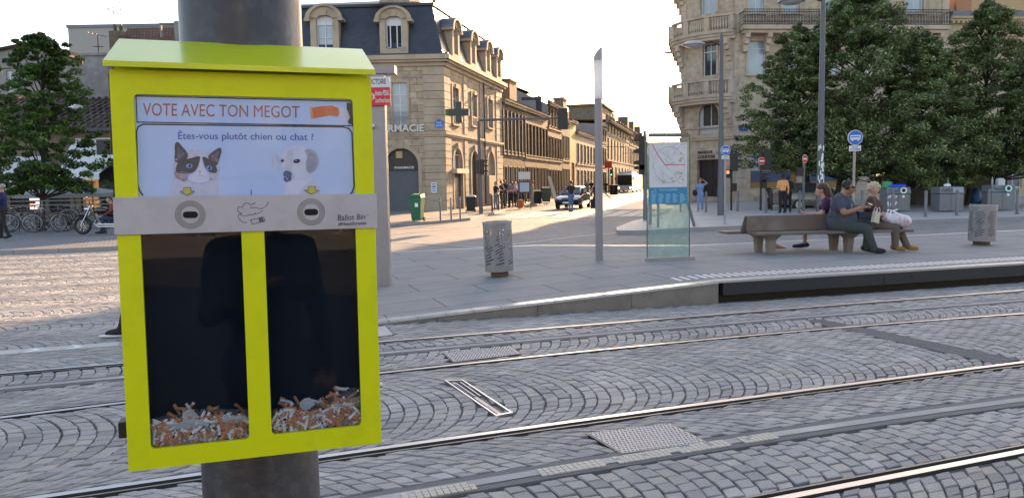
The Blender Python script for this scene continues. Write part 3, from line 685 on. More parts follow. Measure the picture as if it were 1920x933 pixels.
fr_ = [(268, 366), (262, 358), (258, 345), (256, 246), (259, 238), (268, 233), (643, 238), (654, 241), (660, 249), (664, 350), (660, 361), (655, 365)]
stroke(q, fr_, 2.8, 1); stroke(q, [(471, 356), (471, 367)], 1.6, 1)
q.build('frame_line', M_ink, poster)
q = MB(); text_on(q, 'VOTE AVEC TON MEGOT', quadmap((268, 217), (562, 221), (562, 199), (268, 193), 2), .0)
q.build('lettering', mat('rust_ink', (.36, .10, .07), .5, 0, .05, 30), poster)
q = MB(); text_on(q, 'Êtes-vous plutôt chien ou chat ?', quadmap((334, 265), (588, 267), (588, 247), (334, 244), 2), .006)
q.build('lettering', mat('blue_ink', (.06, .10, .42), .5, 0, 0), poster)
# cigarette picture
M_filter_p = mat('printed_filter', (.62, .16, .06), .5, 0, .2, 60); M_paperp = mat('printed_paper', (.62, .66, .8), .5, 0, .1, 60); M_ash_p = mat('printed_ash', (.05, .05, .07), .6, 0, .3, 90)
q = MB(); artpoly(q, [(582, 202), (604, 199), (622, 198), (634, 202), (637, 212), (634, 219), (618, 217), (600, 220), (585, 223)], 2, 0); artpoly(q, [(636, 203), (648, 202), (656, 206), (657, 222), (648, 230), (640, 226), (635, 216)], 2, 1)
artpoly(q, [(650, 193), (660, 193), (661, 233), (655, 233), (652, 228), (656, 220), (653, 210), (650, 205)], 3, 2); artpoly(q, [(581, 200), (585, 200), (587, 223), (583, 223)], 3, 3); q.build('cigarette_picture', [M_filter_p, M_paperp, M_ash_p, mat('printed_orange', (.75, .38, .1), .5, 0, .1, 50)], poster)
# a cat's head and a puppy, as printed pictures: layered soft shapes
def pm(n, c, v=.25): return mat('print_'+n, c, .55, 0, v, 70, 0, detail=3)
catm = [pm('fur', (.56, .58, .74)), pm('brown', (.06, .06, .085)), pm('mid', (.12, .115, .17)), pm('white', (.66, .71, .92), .06), pm('eye', (.12, .30, .75), .1), M_ink, pm('nose', (.42, .30, .42), .05), pm('warm', (.36, .27, .33)), pm('pale', (.56, .60, .78), .12)]
q = MB()
artpoly(q, [(320, 366), (322, 345), (329, 325), (338, 312), (400, 318), (409, 338), (411, 366)], 1, 8, 0)
artpoly(q, [(326, 320), (328, 300), (336, 288), (352, 284), (372, 283), (392, 290), (404, 300), (409, 318), (405, 334), (392, 341), (366, 342), (340, 334)], 2, 0, 5)
artpoly(q, [(329, 304), (328, 285), (328, 271), (333, 266), (342, 275), (352, 288), (348, 300)], 3, 1, 4); artpoly(q, [(333, 300), (333, 279), (336, 277), (346, 290)], 4, 2, 4)
artpoly(q, [(390, 295), (402, 282), (413, 277), (415, 285), (410, 302), (405, 310)], 3, 1, 4); artpoly(q, [(396, 297), (405, 286), (411, 284), (405, 303)], 4, 2, 4)
artpoly(q, [(330, 322), (333, 306), (344, 300), (360, 296), (374, 293), (373, 306), (366, 320), (352, 326), (340, 325)], 5, 1, 5)
artpoly(q, [(380, 294), (393, 299), (403, 308), (407, 318), (404, 325), (392, 322), (384, 312)], 5, 1, 5)
artpoly(q, [(376, 296), (379, 298), (383, 314), (392, 330), (390, 340), (372, 343), (354, 338), (354, 330), (366, 322), (373, 310)], 6, 3, 5)
artpoly(q, [(328, 322), (340, 325), (352, 328), (348, 338), (332, 334)], 5, 7, 4)
for cx, cy in ((355, 311), (392, 315)):
    artpoly(q, ell(cx, cy, 6.4, 4.6, 16), 7, 4); artpoly(q, ell(cx+.5, cy, 1.9, 3.6, 12), 8, 5); artpoly(q, ell(cx-1.6, cy-1.6, .9, .9, 8), 9, 3)
artpoly(q, [(371, 320), (378, 320), (375, 324)], 7, 6); stroke(q, [(375, 324), (375, 328), (369, 331)], .7, 7, 6); stroke(q, [(375, 328), (381, 331)], .7, 7, 6)
for i in range(6): stroke(q, [(362-i % 3, 326+i), (338-i, 322+i*3.4)], .45, 8, 3); stroke(q, [(386, 327+i), (408+i, 323+i*3.2)], .45, 8, 3)
for i in range(90):   # fur strokes breaking the outlines
    a = rng.uniform(0, 6.28); x_, y_ = 368+41*math.cos(a), 313+29*math.sin(a); m_ = random.choice([0, 2, 8, 8])
    stroke(q, [(x_, y_), (x_+rng.uniform(1.5, 4)*math.cos(a), y_+rng.uniform(1.5, 4)*math.sin(a))], .6, 4, m_)
q.build('cat_picture', catm, poster)
dm = [pm('dog', (.55, .59, .76), .1), pm('dog_pale', (.63, .68, .88), .06), pm('dog_shade', (.38, .40, .54), .15), pm('dog_ear', (.30, .31, .42), .2), M_ink, pm('dog_nose', (.06, .10, .28), .2)]
q = MB()
artpoly(q, [(533, 366), (536, 345), (545, 330), (578, 328), (594, 340), (600, 366)], 1, 1, 0); artpoly(q, [(560, 366), (572, 345), (588, 336), (598, 350), (601, 366)], 2, 0, 0)
artpoly(q, [(528, 300), (532, 284), (545, 275), (562, 273), (578, 280), (586, 296), (584, 318), (574, 332), (556, 340), (544, 342), (535, 336), (531, 320)], 2, 1, 5)
artpoly(q, [(533, 318), (536, 300), (541, 284), (548, 280), (550, 300), (547, 318), (553, 332), (546, 340), (537, 338)], 3, 0, 5)
artpoly(q, [(572, 282), (582, 280), (592, 286), (598, 302), (592, 318), (584, 324), (576, 322), (573, 306), (576, 294)], 4, 2, 5); artpoly(q, [(578, 288), (588, 288), (594, 303), (588, 318), (579, 320), (576, 306)], 5, 3, 5)
artpoly(q, [(512, 292), (518, 288), (522, 300), (522, 318), (516, 323), (511, 315)], 3, 0, 4); stroke(q, [(512, 298), (511, 304)], 1, 4, 2); stroke(q, [(520, 292), (521, 304)], 1, 4, 2)
stroke(q, [(541, 280), (539, 290), (540, 302)], 2.0, 4, 0)
artpoly(q, ell(529.5, 301, 3.2, 3.2, 14), 6, 4); artpoly(q, ell(556.5, 302, 6.5, 3.8, 14, -.15), 6, 4); artpoly(q, ell(555, 301, 1, 1, 8), 7, 1); artpoly(q, ell(528.6, 300, .9, .9, 8), 7, 1)
artpoly(q, [(532, 323), (538, 320), (546, 323), (546, 330), (539, 333), (532, 330)], 6, 5, 4); artpoly(q, [(533, 332), (539, 334), (546, 331), (545, 338), (538, 341), (533, 338)], 5, 5, 4); stroke(q, [(534, 331), (541, 339)], .8, 7, 1)
q.build('puppy_picture', dm, poster)
for cx, cy in ((351, 358), (584.5, 356)):
    q = MB(); pl = [(cx-6.5, cy-6.5), (cx+6.5, cy-6.5), (cx+6.5, cy+.5), (cx+14, cy+.5), (cx, cy+8), (cx-14, cy+.5), (cx-6.5, cy+.5)]
    artpoly(q, pl, 9, 0); stroke(q, pl, .9, 10, 1, True)
    q.build('arrow', [mat('arrow_yellow', (.55, .53, .08), .5, 0, .02), M_ink], poster)
q = MB(); q.add([(px0-.002, .0035, pz0), (px1+.002, .0035, pz0), (px1+.002, .0035, pz1+.002), (px0-.002, .0035, pz1+.002)], [(0, 1, 2, 3)])
q.build('poster_pane', glass_mat('poster_acrylic', (.97, .98, 1.0), .4, .004, (.6, .6, .65), .02), bin_)
# steel voting plate
yq = -.0045; pc = [BL(*p, yq) for p in ((210, 368.5), (705, 364), (707, 427), (213, 441))]; sz0, sz1 = avg(pc[2][1], pc[3][1]), avg(pc[0][1], pc[1][1]); sx0, sx1 = xa-.0035, xb+.0035
def stadium(cx, cz, w_, h, n=10):
    r = h/2; o = []
    for i in range(n+1): a = -math.pi/2+math.pi*i/n; o.append((cx+w_/2-r+r*math.cos(a), cz+r*math.sin(a)))
    for i in range(n+1): a = math.pi/2+math.pi*i/n; o.append((cx-w_/2+r+r*math.cos(a), cz+r*math.sin(a)))
    return o
M_plate = mat('brushed_plate', (.44, .45, .50), .45, .35, .08, 10, .12, 700, stain=(.33, .32, .36), stain_s=14, stain_a=.5)
q = MB(); q.box(sx0, sx1, yq, -.0008, sz0, sz1); q.box(sx0, sx0+.0012, -.0008, .03, sz0, sz1); q.box(sx1-.0012, sx1, -.0008, .03, sz0, sz1)
pl_ = q.build('voting_plate', M_plate, bin_, bevel=.0012)
for cpx, cpy in ((357, 402.5), (583.5, 397.5)):
    c = BL(cpx, cpy, yq); q = MB(); q.prism(stadium(c[0], c[1], .0265, .0125), yq-.0007, yq+.0002); q.build('butt_slot', mat('slot_black', (.003, .003, .004), .8, 0, 0), pl_)
    q = MB()
    for ring, (r_, n_) in enumerate(((.0172, 34), (.0200, 40), (.0228, 46), (.0256, 50))):
        for k in range(n_):
            a = 2*math.pi*k/n_+ring*.07; q.prism(ell(c[0]+r_*math.cos(a), c[1]+r_*math.sin(a), .00105, .00105, 6), yq-.0005, yq+.0001, side=False)
    q.build('perforation_ring', M_black, pl_)
def on_plate(u0_, v0_, u1_, v1_, dy=-.0005):
    def fn(u, v):
        a = np.array(u0_)*(1-u)+np.array(u1_)*u; b = np.array(v0_)*(1-u)+np.array(v1_)*u; p_ = a*(1-v)+b*v; p = BL(p_[0], p_[1], yq+dy); return (p[0], yq+dy, p[1])
    return fn
q = MB(); text_on(q, 'Ballot Bin', on_plate((633.5, 414), (633.5, 402.5), (685, 411), (685, 400.5)), .012); text_on(q, 'TM', on_plate((686, 405), (686, 402), (691, 404.6), (691, 401.6)), 0)
text_on(q, '#NeatStreets', on_plate((634, 424), (634, 416.5), (687, 421.5), (687, 414.5)), .02)
q.build('lettering', mat('engraved', (.07, .07, .09), .5, .2, 0), pl_)
q = MB(); yq2 = yq-.0006
def st2(pts, w_=1.1):
    for i in range(len(pts)-1):
        a = np.array(pts[i], float); b = np.array(pts[i+1], float); d = b-a; L_ = np.hypot(*d)+1e-9; k = np.array([-d[1], d[0]])/L_*w_/2; e = d/L_*w_*.3
        c4 = [BL(*p, yq2) for p in (a-k-e, b-k+e, b+k+e, a+k-e)]; q.add([(p[0], yq2, p[1]) for p in c4], [(0, 1, 2, 3)])
def sp(pts, k=6):
    o = smooth_poly(pts, k); return o[:len(o)-k+1]
st2(sp([(501, 378), (499, 386), (490, 391), (478, 389), (470, 388)])); st2(sp([(463, 416), (449, 411), (447, 403), (453, 400), (446, 396), (447, 388), (455, 388), (457, 382), (465, 381), (471, 384), (478, 382)]))
st2(sp([(452, 401), (460, 405), (467, 402), (473, 403), (478, 399)])); st2(sp([(475, 401), (486, 399), (492, 394)])); st2([(470, 412), (494, 407), (497, 414), (473, 420), (470, 412)], 1.3)
st2([(486, 409), (488.5, 416)], 3.5); st2([(490, 408), (493, 415)], 3.5); q.build('smoke_emblem', mat('engraved', (.07, .07, .09), .5, .2, 0), pl_)
# hinge, screws, lock
q = MB(); h0, h1 = BL(217, 786, .06), BL(217, 816, .06); q.box(xa-.02, xa+.002, .035, .075, h1[1], h0[1]); q.build('lock', M_black, bin_, bevel=.002)
q = MB(); h0, h1 = BL(205, 232, .06), BL(205, 285, .06); q.box(xa-.012, xa+.002, .05, .10, h1[1], h0[1]); q.build('hinge', M_black, bin_, bevel=.002)
for py in (238, 722): 
    c = BL(703, py, .02); q = MB(); q.lathe([(0, xb+.0065), (.004, xb+.006), (.0055, xb+.003), (.0055, xb)], (0, .018, c[1]), 14, 0, 'x'); q.build('screw', M_steel, bin_, smooth=True)
q = MB()   # clamp bands
q.lathe([(.133, -.012), (.1345, -.012), (.1345, .012), (.133, .012)], n=40)
# ---- cigarette butts heaped in each compartment
def butt_mesh(i):
    L_ = random.uniform(.021, .031); r = .0037; q = MB(); nseg = 7; bend = random.uniform(-.003, .003); pts = [(L_*(k/nseg-.5), bend*math.sin(math.pi*k/nseg), 0) for k in range(nseg+1)]
    sq = random.uniform(.7, 1); q.tube(pts, [r*random.uniform(.85, 1.05) for _ in pts], 8)
    q.v = [(x, y, z*sq) for x, y, z in q.v]; me_ = q
    cut_ = random.uniform(.45, 1.0); ms = []
    for f in q.f:
        cx = sum(q.v[k][0] for k in f)/len(f)/L_+.5
        ms.append(0 if cx < cut_*.98 and cx < .8 or i % 5 == 0 and cx < .5 else (1 if cx < .93 else 2))
    if i % 4 == 3: ms = [1 if m_ == 0 else m_ for m_ in ms]
    q.m = ms; return q
M_bf = mat('butt_filter', (.58, .26, .12), .7, 0, .3, 200); M_bp = mat('butt_paper', (.85, .86, .90), .7, 0, .15, 200); M_ba = mat('butt_ash', (.03, .028, .028), .9, 0, .3, 300)
protos = [butt_mesh(i).build('cigarette_butt', [M_bf, M_bp, M_ba], smooth=True) for i in range(12)]
BQ = BR.to_quaternion()
used = [False]*12
def place_butt(x, y, z, ang, tilt, side):
    k = random.randrange(12)
    o = protos[k] if not used[k] else protos[k].copy()
    if used[k]: COL.objects.link(o)
    used[k] = True
    mm = M4 @ Matrix.Translation((x, y, z)) @ Matrix.Rotation(ang, 4, 'Y') @ Matrix.Rotation(tilt, 4, 'Z') @ Matrix.Rotation(random.uniform(0, 6.28), 4, 'X'); o.matrix_world = mm
    tag(o, 'stubbed-out cigarette butt in the heap behind the '+('cat side (left)' if side == 0 else 'dog side (right)')+' window of the yellow bin', 'cigarette butt', 'butts in the '+('left' if side == 0 else 'right')+' compartment')
for side, (x0, x1, z0) in enumerate(((lx0, lx1, lz0), (rx0, rx1, rz0))):
    wdt = x1-x0
    def top(x): 
        u = (x-x0)/wdt
        return (.033+.010*math.sin(u*3.0+.5)+.008*u) if side == 0 else (.026+.028*u+.009*math.sin(u*9))
    for i in range(150):
        x = random.uniform(x0+.006, x1-.006); h = top(x); fr = random.random(); zz = z0+.003+h*fr
        y = .0145+random.uniform(0, .006)+(.0*fr)
        ang = random.gauss(1.3, .45)*random.choice((-1, 1)) if fr < .45 else random.gauss(0, .7)
        place_butt(x, y, zz, ang, random.uniform(-.12, .35), side)
    for i in range(14):
        x = random.uniform(x0+.008, x1-.008); place_butt(x, .03+random.uniform(0, .03), z0+top(x)+random.uniform(.002, .014), random.gauss(.5, .6), random.uniform(-.6, .6), side)
    q = MB(); xs = np.linspace(x0-.009, x1+.005, 26)
    for j in range(len(xs)-1):
        a, b = xs[j], xs[j+1]; ha, hb = top(a)-.004+rng.uniform(-.002, .002), top(b)-.004+rng.uniform(-.002, .002)
        q.hexa([(a, .017, z0-.009), (b, .017, z0-.009), (b, .075, z0-.009), (a, .075, z0-.009)], [(a, .017, z0+ha), (b, .017, z0+hb), (b, .075, z0+hb+.006), (a, .075, z0+ha+.006)])
    for j in range(520):
        x = random.uniform(x0, x1); z = z0+random.uniform(0, top(x)); d = random.uniform(.001, .0035); y = .0100+random.uniform(0, .004); a = random.uniform(0, 3.1)
        q.add([(x-d*math.cos(a), y, z-d*math.sin(a)), (x+d*math.cos(a), y, z+d*math.sin(a)), (x+d*.3*math.sin(a), y+.001, z+d*.8)], [(0, 1, 2)], random.choice((1, 1, 2, 0)))
    o = q.build('ash', [mat('ash_heap', (.30, .26, .26), .95, 0, .5, 300), mat('shredded_paper', (.68, .68, .74), .8, 0, .2, 100), M_bf]); o.matrix_world = M4
    tag(o, 'ash and shredded tobacco filling the gaps of the butt heap behind the '+('left' if side == 0 else 'right')+' lower window', 'ash', kind='stuff')
M_scrap = mat('crumpled_paper', (.5, .53, .56), .8, 0, .12, 60, .3, 200, stain=(.45, .40, .25), stain_s=30, stain_a=.5)
def scrap(poly, y, lab):
    pts_ = [BL(a, b, y) for a, b in poly]; q = MB(); n = len(pts_); cx = sum(p[0] for p in pts_)/n; cz = sum(p[1] for p in pts_)/n
    y = .0115; vs = [(p[0], y+random.uniform(0, .004), p[1]) for p in pts_]+[(cx, y-.002, cz)]+[(p[0], y+.003+random.uniform(-.001, .004), p[1]) for p in pts_]
    q.add(vs, [(i, (i+1) % n, n) for i in range(n)]+[(i, n+1+i, n+1+(i+1) % n, (i+1) % n) for i in range(n)]); o = q.build('paper_scrap', M_scrap); o.matrix_world = M4; tag(o, lab, 'paper scrap')
scrap([(297, 799), (325, 794), (348, 786), (342, 773), (357, 764), (372, 778), (390, 793), (372, 800), (330, 803), (300, 802)], .016, 'large torn white paper lying on the butts behind the left window')
scrap([(414, 793), (420, 782), (416, 774), (421, 772), (428, 779), (462, 777), (458, 784), (434, 794)], .017, 'narrow crumpled paper strip at the right end of the left heap of butts')
scrap([(561, 753), (570, 745), (580, 743), (591, 756), (573, 767), (565, 764)], .022, 'folded cream paper piece sticking up from the right heap of butts')
scrap([(623, 758), (632, 749), (640, 757), (635, 764)], .024, 'tiny pale paper piece on top of the right heap of butts')
# ================================================================== TRAM STOP SIGN POST
b0 = G(722, 543, .0); t = thing('tram_stop_totem', 'grey square tram stop totem with top beam and white and red VICTOIRE panel', 'tram stop sign', tuple(b0), 0)
hY = b0.y; ht = HZ(712, 124, hY); q = MB(); q.box(-.11, .09, -.07, .13, 0, ht-.12); q.build('post', M_greysteel, t, bevel=.006)
q = MB(); q.box(-.18, .26, -.10, .16, ht-.125, ht); q.build('beam', mat('beam_grey', (.27, .26, .28), .4, .5, .06, 9), t, bevel=.004)
p_ = P(722, 200, hY); z1, z0 = HZ(722, 146, hY)-0, HZ(722, 199, hY); zm = HZ(722, 166, hY)
def sgn(u): return (-.17+u*.33, -.12+.0*u)
q = MB(); M_shw = mat('sign_white', (.66, .66, .68), .4, 0, .03); M_shr = mat('sign_red', (.58, .03, .04), .4, 0, .04)
q.box(-.165, .19, -.125, -.10, z0, zm); pan = q.build('red_panel', M_shr, t); q = MB(); q.box(-.165, .19, -.125, -.10, zm+.003, z1); q.build('white_panel', M_shw, t)
q = MB(); text_xz(q, 'VICTOIRE', -.13, .13, zm+.05, zm+.13, -.127, .01); q.build('lettering', M_ink, t)
q = MB(); hh = zm-z0; text_xz(q, 'direction PESSAC', -.04, .18, z0+hh*.55, z0+hh*.85, -.127, .01); text_xz(q, 'Centre/France Alouette', -.04, .18, z0+hh*.15, z0+hh*.42, -.127, .01)
q.prism(ell(-.085, z0+hh*.5, .036, .05, 18), -.1268, -.126); q.build('lettering', M_white, pan); q = MB(); text_xz(q, 'B', -.10, -.07, z0+hh*.35, z0+hh*.65, -.128, .03); q.build('letter', M_shr, pan)
q = MB(); q.lathe([(0, -.135), (.03, -.13), (.03, -.10), (.02, -.07)], (-.10, 0, HZ(706, 238, hY)), 14, 0, 'y'); q.build('loudspeaker', M_white, t, smooth=True)
# ================================================================== BUILDINGS
class Fr:   # vertical facade plane, p0 -> p1 left to right as seen from outside
    def __init__(s, p0, p1): s.p0 = Vector((p0[0], p0[1])); s.p1 = Vector((p1[0], p1[1])); s.L = (s.p1-s.p0).length; s.d = (s.p1-s.p0)/s.L; s.a = math.atan2(s.d.y, s.d.x)
    def at(s, px, py, dy=0.0):
        n = Vector((-s.d.y, s.d.x)); r = ray(px, py); o = s.p0+n*dy
        t_ = ((o.x-CAM.x)*n.x+(o.y-CAM.y)*n.y)/(r.x*n.x+r.y*n.y); q = CAM+r*t_
        return ((q.x-s.p0.x)*s.d.x+(q.y-s.p0.y)*s.d.y, q.z)
    def box(s, x0, y0, x1, y1):
        a, b = s.at(x0, (y0+y1)/2)[0], s.at(x1, (y0+y1)/2)[0]; xm = (x0+x1)/2; return (a, b, s.at(xm, y1)[1], s.at(xm, y0)[1])
    def w(s, x, y=0.0): n = Vector((-s.d.y, s.d.x)); q = s.p0+s.d*x+n*y; return (q.x, q.y)
class Bld:
    def __init__(s, name, label, cat, p): s.e = thing(name, label, cat, (p[0], p[1], 0)); s.p = Vector((p[0], p[1], 0))
    def put(s, mb, name, m, fr=None, parent=None, smooth=False, bevel=0):
        if fr is None: loc, rot = tuple(-s.p), (0, 0, 0)
        else: loc, rot = (fr.p0.x-s.p.x, fr.p0.y-s.p.y, 0), (0, 0, fr.a)
        if parent: o = mb.build(name, m, parent, (0, 0, 0), (0, 0, 0), smooth, bevel)
        else: o = mb.build(name, m, s.e, loc, rot, smooth, bevel)
        return o
def wall_mb(x0, x1, z0, z1, holes, th=.3, back=True):
    q = MB(); hs = [h for h in holes if h[1] > h[0]]
    xs = sorted({x0, x1}|{h[0] for h in hs}|{h[1] for h in hs}); zs = sorted({z0, z1}|{h[2] for h in hs}|{h[3] for h in hs})
    xs = [x for x in xs if x0 <= x <= x1]; zs = [z for z in zs if z0 <= z <= z1]
    for i in range(len(xs)-1):
        for j in range(len(zs)-1):
            cx, cz = (xs[i]+xs[i+1])/2, (zs[j]+zs[j+1])/2
            if any(h[0] < cx < h[1] and h[2] < cz < h[3] for h in hs): continue
            q.add([(xs[i], 0, zs[j]), (xs[i+1], 0, zs[j]), (xs[i+1], 0, zs[j+1]), (xs[i], 0, zs[j+1])], [(0, 1, 2, 3)])
    for h in hs:
        a, b, c, d = h[:4]; arch = len(h) > 4 and h[4]
        if arch:
            ry = arch; n = 14; A = [((a+b)/2+(b-a)/2*math.cos(math.pi*k/n), d-ry+ry*math.sin(math.pi*k/n)) for k in range(n+1)]
            for k in range(n):
                p, r_ = A[k], A[k+1]; q.add([(p[0], 0, p[1]), (r_[0], 0, r_[1]), (r_[0], 0, d), (p[0], 0, d)], [(0, 3, 2, 1)])
                q.add([(p[0], 0, p[1]), (r_[0], 0, r_[1]), (r_[0], th, r_[1]), (p[0], th, p[1])], [(0, 1, 2, 3)])
            q.add([(a, 0, c), (a, th, c), (a, th, d-ry), (a, 0, d-ry)], [(0, 1, 2, 3)]); q.add([(b, 0, c), (b, th, c), (b, th, d-ry), (b, 0, d-ry)], [(0, 3, 2, 1)])
            q.add([(a, 0, c), (b, 0, c), (b, th, c), (a, th, c)], [(0, 1, 2, 3)])
        else:
            for p, r_ in (((a, c), (b, c)), ((b, c), (b, d)), ((b, d), (a, d)), ((a, d), (a, c))): q.add([(p[0], 0, p[1]), (r_[0], 0, r_[1]), (r_[0], th, r_[1]), (p[0], th, p[1])], [(0, 1, 2, 3)])
    return q
M_frame = mat('window_frame_paint', (.62, .64, .68), .5, 0, .06, 6)
M_curt = mat('curtain', (.42, .47, .52), .8, 0, .15, 9)
M_pane = mat('pane', (.10, .13, .16), .08, 0, .25, 1.2, spec=.9)
M_panelit = mat('pale_pane', (.30, .36, .42), .15, 0, .2, 1.5, spec=.8)
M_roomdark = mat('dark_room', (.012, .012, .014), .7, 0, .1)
def window(B, fr, h, y=.14, style='cas', fm=None, pm=None, name='window', tran=.72, arch=0):
    a, b, c, d = h[:4]; w_ = b-a; t = .045 if w_ < 1.6 else .06; fm = fm or M_frame; pm = pm or M_pane
    q = MB()
    if style == 'louvre':
        q.box(a+.01, b-.01, y, y+.03, c, d)
        n = int((d-c)/.11)
        for i in range(n):
            z = c+.05+i*(d-c-.1)/n
            for u0_, u1_ in ((a+.05, (a+b)/2-.04), ((a+b)/2+.04, b-.05)): q.hexa([(u0_, y-.03, z), (u1_, y-.03, z), (u1_, y, z+.0), (u0_, y, z)], [(u0_, y-.005, z+.07), (u1_, y-.005, z+.07), (u1_, y, z+.075), (u0_, y, z+.075)])
        q.box(a+.01, a+.05, y-.035, y, c, d); q.box(b-.05, b-.01, y-.035, y, c, d); q.box((a+b)/2-.04, (a+b)/2+.04, y-.035, y, c, d)
        return B.put(q, 'shutter', fm, fr)
    if style == 'roll':
        n = int((d-c)/.09); q.box(a, b, y+.02, y+.05, c, d)
        for i in range(n): z = c+i*(d-c)/n; q.hexa([(a, y-.012, z), (b, y-.012, z), (b, y+.02, z), (a, y+.02, z)], [(a, y+.012, z+(d-c)/n*.9), (b, y+.012, z+(d-c)/n*.9), (b, y+.02, z+(d-c)/n*.9), (a, y+.02, z+(d-c)/n*.9)])
        return B.put(q, 'roller_shutter', fm, fr)
    for u0_, u1_, v0_, v1_ in ((a, a+t, c, d), (b-t, b, c, d), (a, b, c, c+t), (a, b, d-t, d)): q.box(u0_, u1_, y, y+.06, v0_, v1_)
    zt = c+(d-c)*tran
    if tran < 1: q.box(a+t, b-t, y-.008, y+.05, zt-t*.6, zt+t*.6)
    q.box((a+b)/2-t*.55, (a+b)/2+t*.55, y-.012, y+.05, c+t, d-t)
    if style == 'cas3':
        for k in (1, 2): z = c+(zt-c)*k/3; q.box(a+t, b-t, y+.01, y+.035, z-.015, z+.015)
    o = B.put(q, name, fm, fr)
    q = MB(); q.box(a+t*.5, b-t*.5, y+.028, y+.034, c+t*.5, d-t*.5); B.put(q, 'pane', pm, fr, parent=o)
    return o
def shutters_open(B, fr, h, m, y=-.03):
    a, b, c, d = h[:4]; q = MB(); w_ = (b-a)*.42
    for x0, x1 in ((a-w_-.02, a-.02), (b+.02, b+w_+.02)): q.box(x0, x1, y, y+.03, c, d)
    return B.put(q, 'open_shutters', m, fr)
def band(fr_L, z0, z1, pr, x0=None, x1=None, q=None, th=.0):
    q = q or MB(); q.box((0 if x0 is None else x0)-(pr if x0 is None else 0), (fr_L if x1 is None else x1)+(pr if x1 is None else 0), -pr, .02, z0, z1); return q
def surround(q, h, w_=.14, pr=.05, arch=0, sill=True, key=False):
    a, b, c, d = h[:4]
    if arch:
        n = 16; ry = arch; cx = (a+b)/2; rx = (b-a)/2
        for k in range(n):
            t0, t1 = math.pi*k/n, math.pi*(k+1)/n
            p = [(cx+rx*math.cos(t0), d-ry+ry*math.sin(t0)), (cx+(rx+w_)*math.cos(t0), d-ry+(ry+w_)*math.sin(t0)), (cx+(rx+w_)*math.cos(t1), d-ry+(ry+w_)*math.sin(t1)), (cx+rx*math.cos(t1), d-ry+ry*math.sin(t1))]; q.prism(p, -pr, .0)
        q.box(a-w_, a, -pr, 0, c, d-ry); q.box(b, b+w_, -pr, 0, c, d-ry)
        if key: q.prism([(cx-.13, d-.02), (cx+.13, d-.02), (cx+.19, d+.36), (cx-.19, d+.36)], -pr-.06, 0)
    else:
        q.box(a-w_, a, -pr, 0, c, d+w_); q.box(b, b+w_, -pr, 0, c, d+w_); q.box(a, b, -pr, 0, d, d+w_)
        if key: q.box((a+b)/2-.12, (a+b)/2+.12, -pr-.05, 0, d-.02, d+w_+.06)
    if sill: q.box(a-w_-.04, b+w_+.04, -pr-.06, 0, c-.1, c)
def quoins(q, x0, x1, z0, z1, pr=.045, h=.42):
    n = int((z1-z0)/h); h = (z1-z0)/n
    for i in range(n): q.box(x0, x1, -pr, 0, z0+i*h+.018, z0+(i+1)*h-.018)
M_stone = brick_mat('ashlar_limestone', (.45, .36, .262), (.36, .285, .205), (.18, .14, .105), .82, .40, .016, .85, .5, 'xz', (.12, .09, .065), .5, .45)
M_stonetrim = mat('limestone_trim', (.43, .35, .262), .8, 0, .2, 2.2, .3, 20, stain=(.13, .10, .07), stain_s=1.1, stain_a=.6)
M_slate = brick_mat('slate_tiles', (.035, .042, .065), (.026, .031, .05), (.012, .014, .02), .26, .13, .012, .38, .5, 'xz', (.07, .075, .09), .25, .5, spec=.6)
M_zinc = mat('zinc', (.13, .14, .17), .45, .4, .15, 2)
M_zincd = mat('zinc_edge', (.05, .055, .07), .5, .3, .15, 2)
M_roll = mat('roller_shutter', (.11, .115, .125), .5, .5, .15, 3)
M_iron = mat('wrought_iron', (.03, .03, .035), .5, .4, .1)
# ---------------------------------------------------------------- pharmacy
CR = Vector((-3.9, 46.5)); PL = Vector((-14.5, 46.9)); azs = R(13.6); SE = CR+Vector((math.sin(azs), math.cos(azs)))*13.9
FA = Fr(PL, CR); FB = Fr(CR, SE)
B = Bld('pharmacy_building', 'cut stone corner building with slate mansard roof, arched dormers and PHARMACIE letters', 'building', CR)
zc = FA.at(800, 124)[1]; zr = FA.at(800, 104)[1]
arch1 = FA.box(722, 278, 785, 402); arch1 = (arch1[0], arch1[1], .12, arch1[3], (arch1[1]-arch1[0])/2)
win1 = FA.box(736, 155, 764, 236); w0 = FA.box(588, 155, 618, 236); hl = [arch1, win1, w0]
B.put(wall_mb(0, FA.L, 0, zc, hl), 'wall', M_stone, FA)
q = MB(); surround(q, arch1, .22, .05, arch1[4], sill=False, key=True); surround(q, win1, .12, .05, sill=False); surround(q, w0, .12, .05)
zs_ = FA.at(800, 249)[1]; q.box(-.1, FA.L+.12, -.12, 0, zs_-.10, zs_+.06); q.box(-.1, FA.L+.08, -.07, 0, zs_-.22, zs_-.10)
B.put(q, 'window_surrounds', M_stonetrim, FA)
q = MB(); xq = FA.at(797, 300)[0]; quoins(q, xq, FA.L+.03, .3, zs_-.26); quoins(q, xq, FA.L+.03, zs_+.1, zc-.05); q.box(xq-.05, FA.L+.06, -.08, 0, .1, .3); B.put(q, 'quoins', M_stonetrim, FA)
q = MB(); q.box(-.2, FA.L+.12, -.12, .1, zc, zc+.22); q.box(-.3, FA.L+.3, -.32, .1, zc+.22, zc+.36); q.box(-.35, FA.L+.42, -.45, .1, zc+.36, zr); B.put(q, 'cornice', M_stonetrim, FA)
window(B, FA, win1, .12, 'cas3', pm=M_panelit); window(B, FA, w0, .12, 'cas3', pm=M_panelit)
zsh = FA.at(755, 320)[1]; window(B, FA, (arch1[0], arch1[1], .12, zsh), .2, 'roll', M_roll)
q = MB(); q.box(arch1[0], arch1[1], .16, .3, zsh, zsh+.36); q.box(arch1[0], arch1[1], .26, .3, zsh+.36, arch1[3]); fas = B.put(q, 'shop_fascia', mat('fascia_dark', (.03, .022, .022), .4, 0, .1), FA)
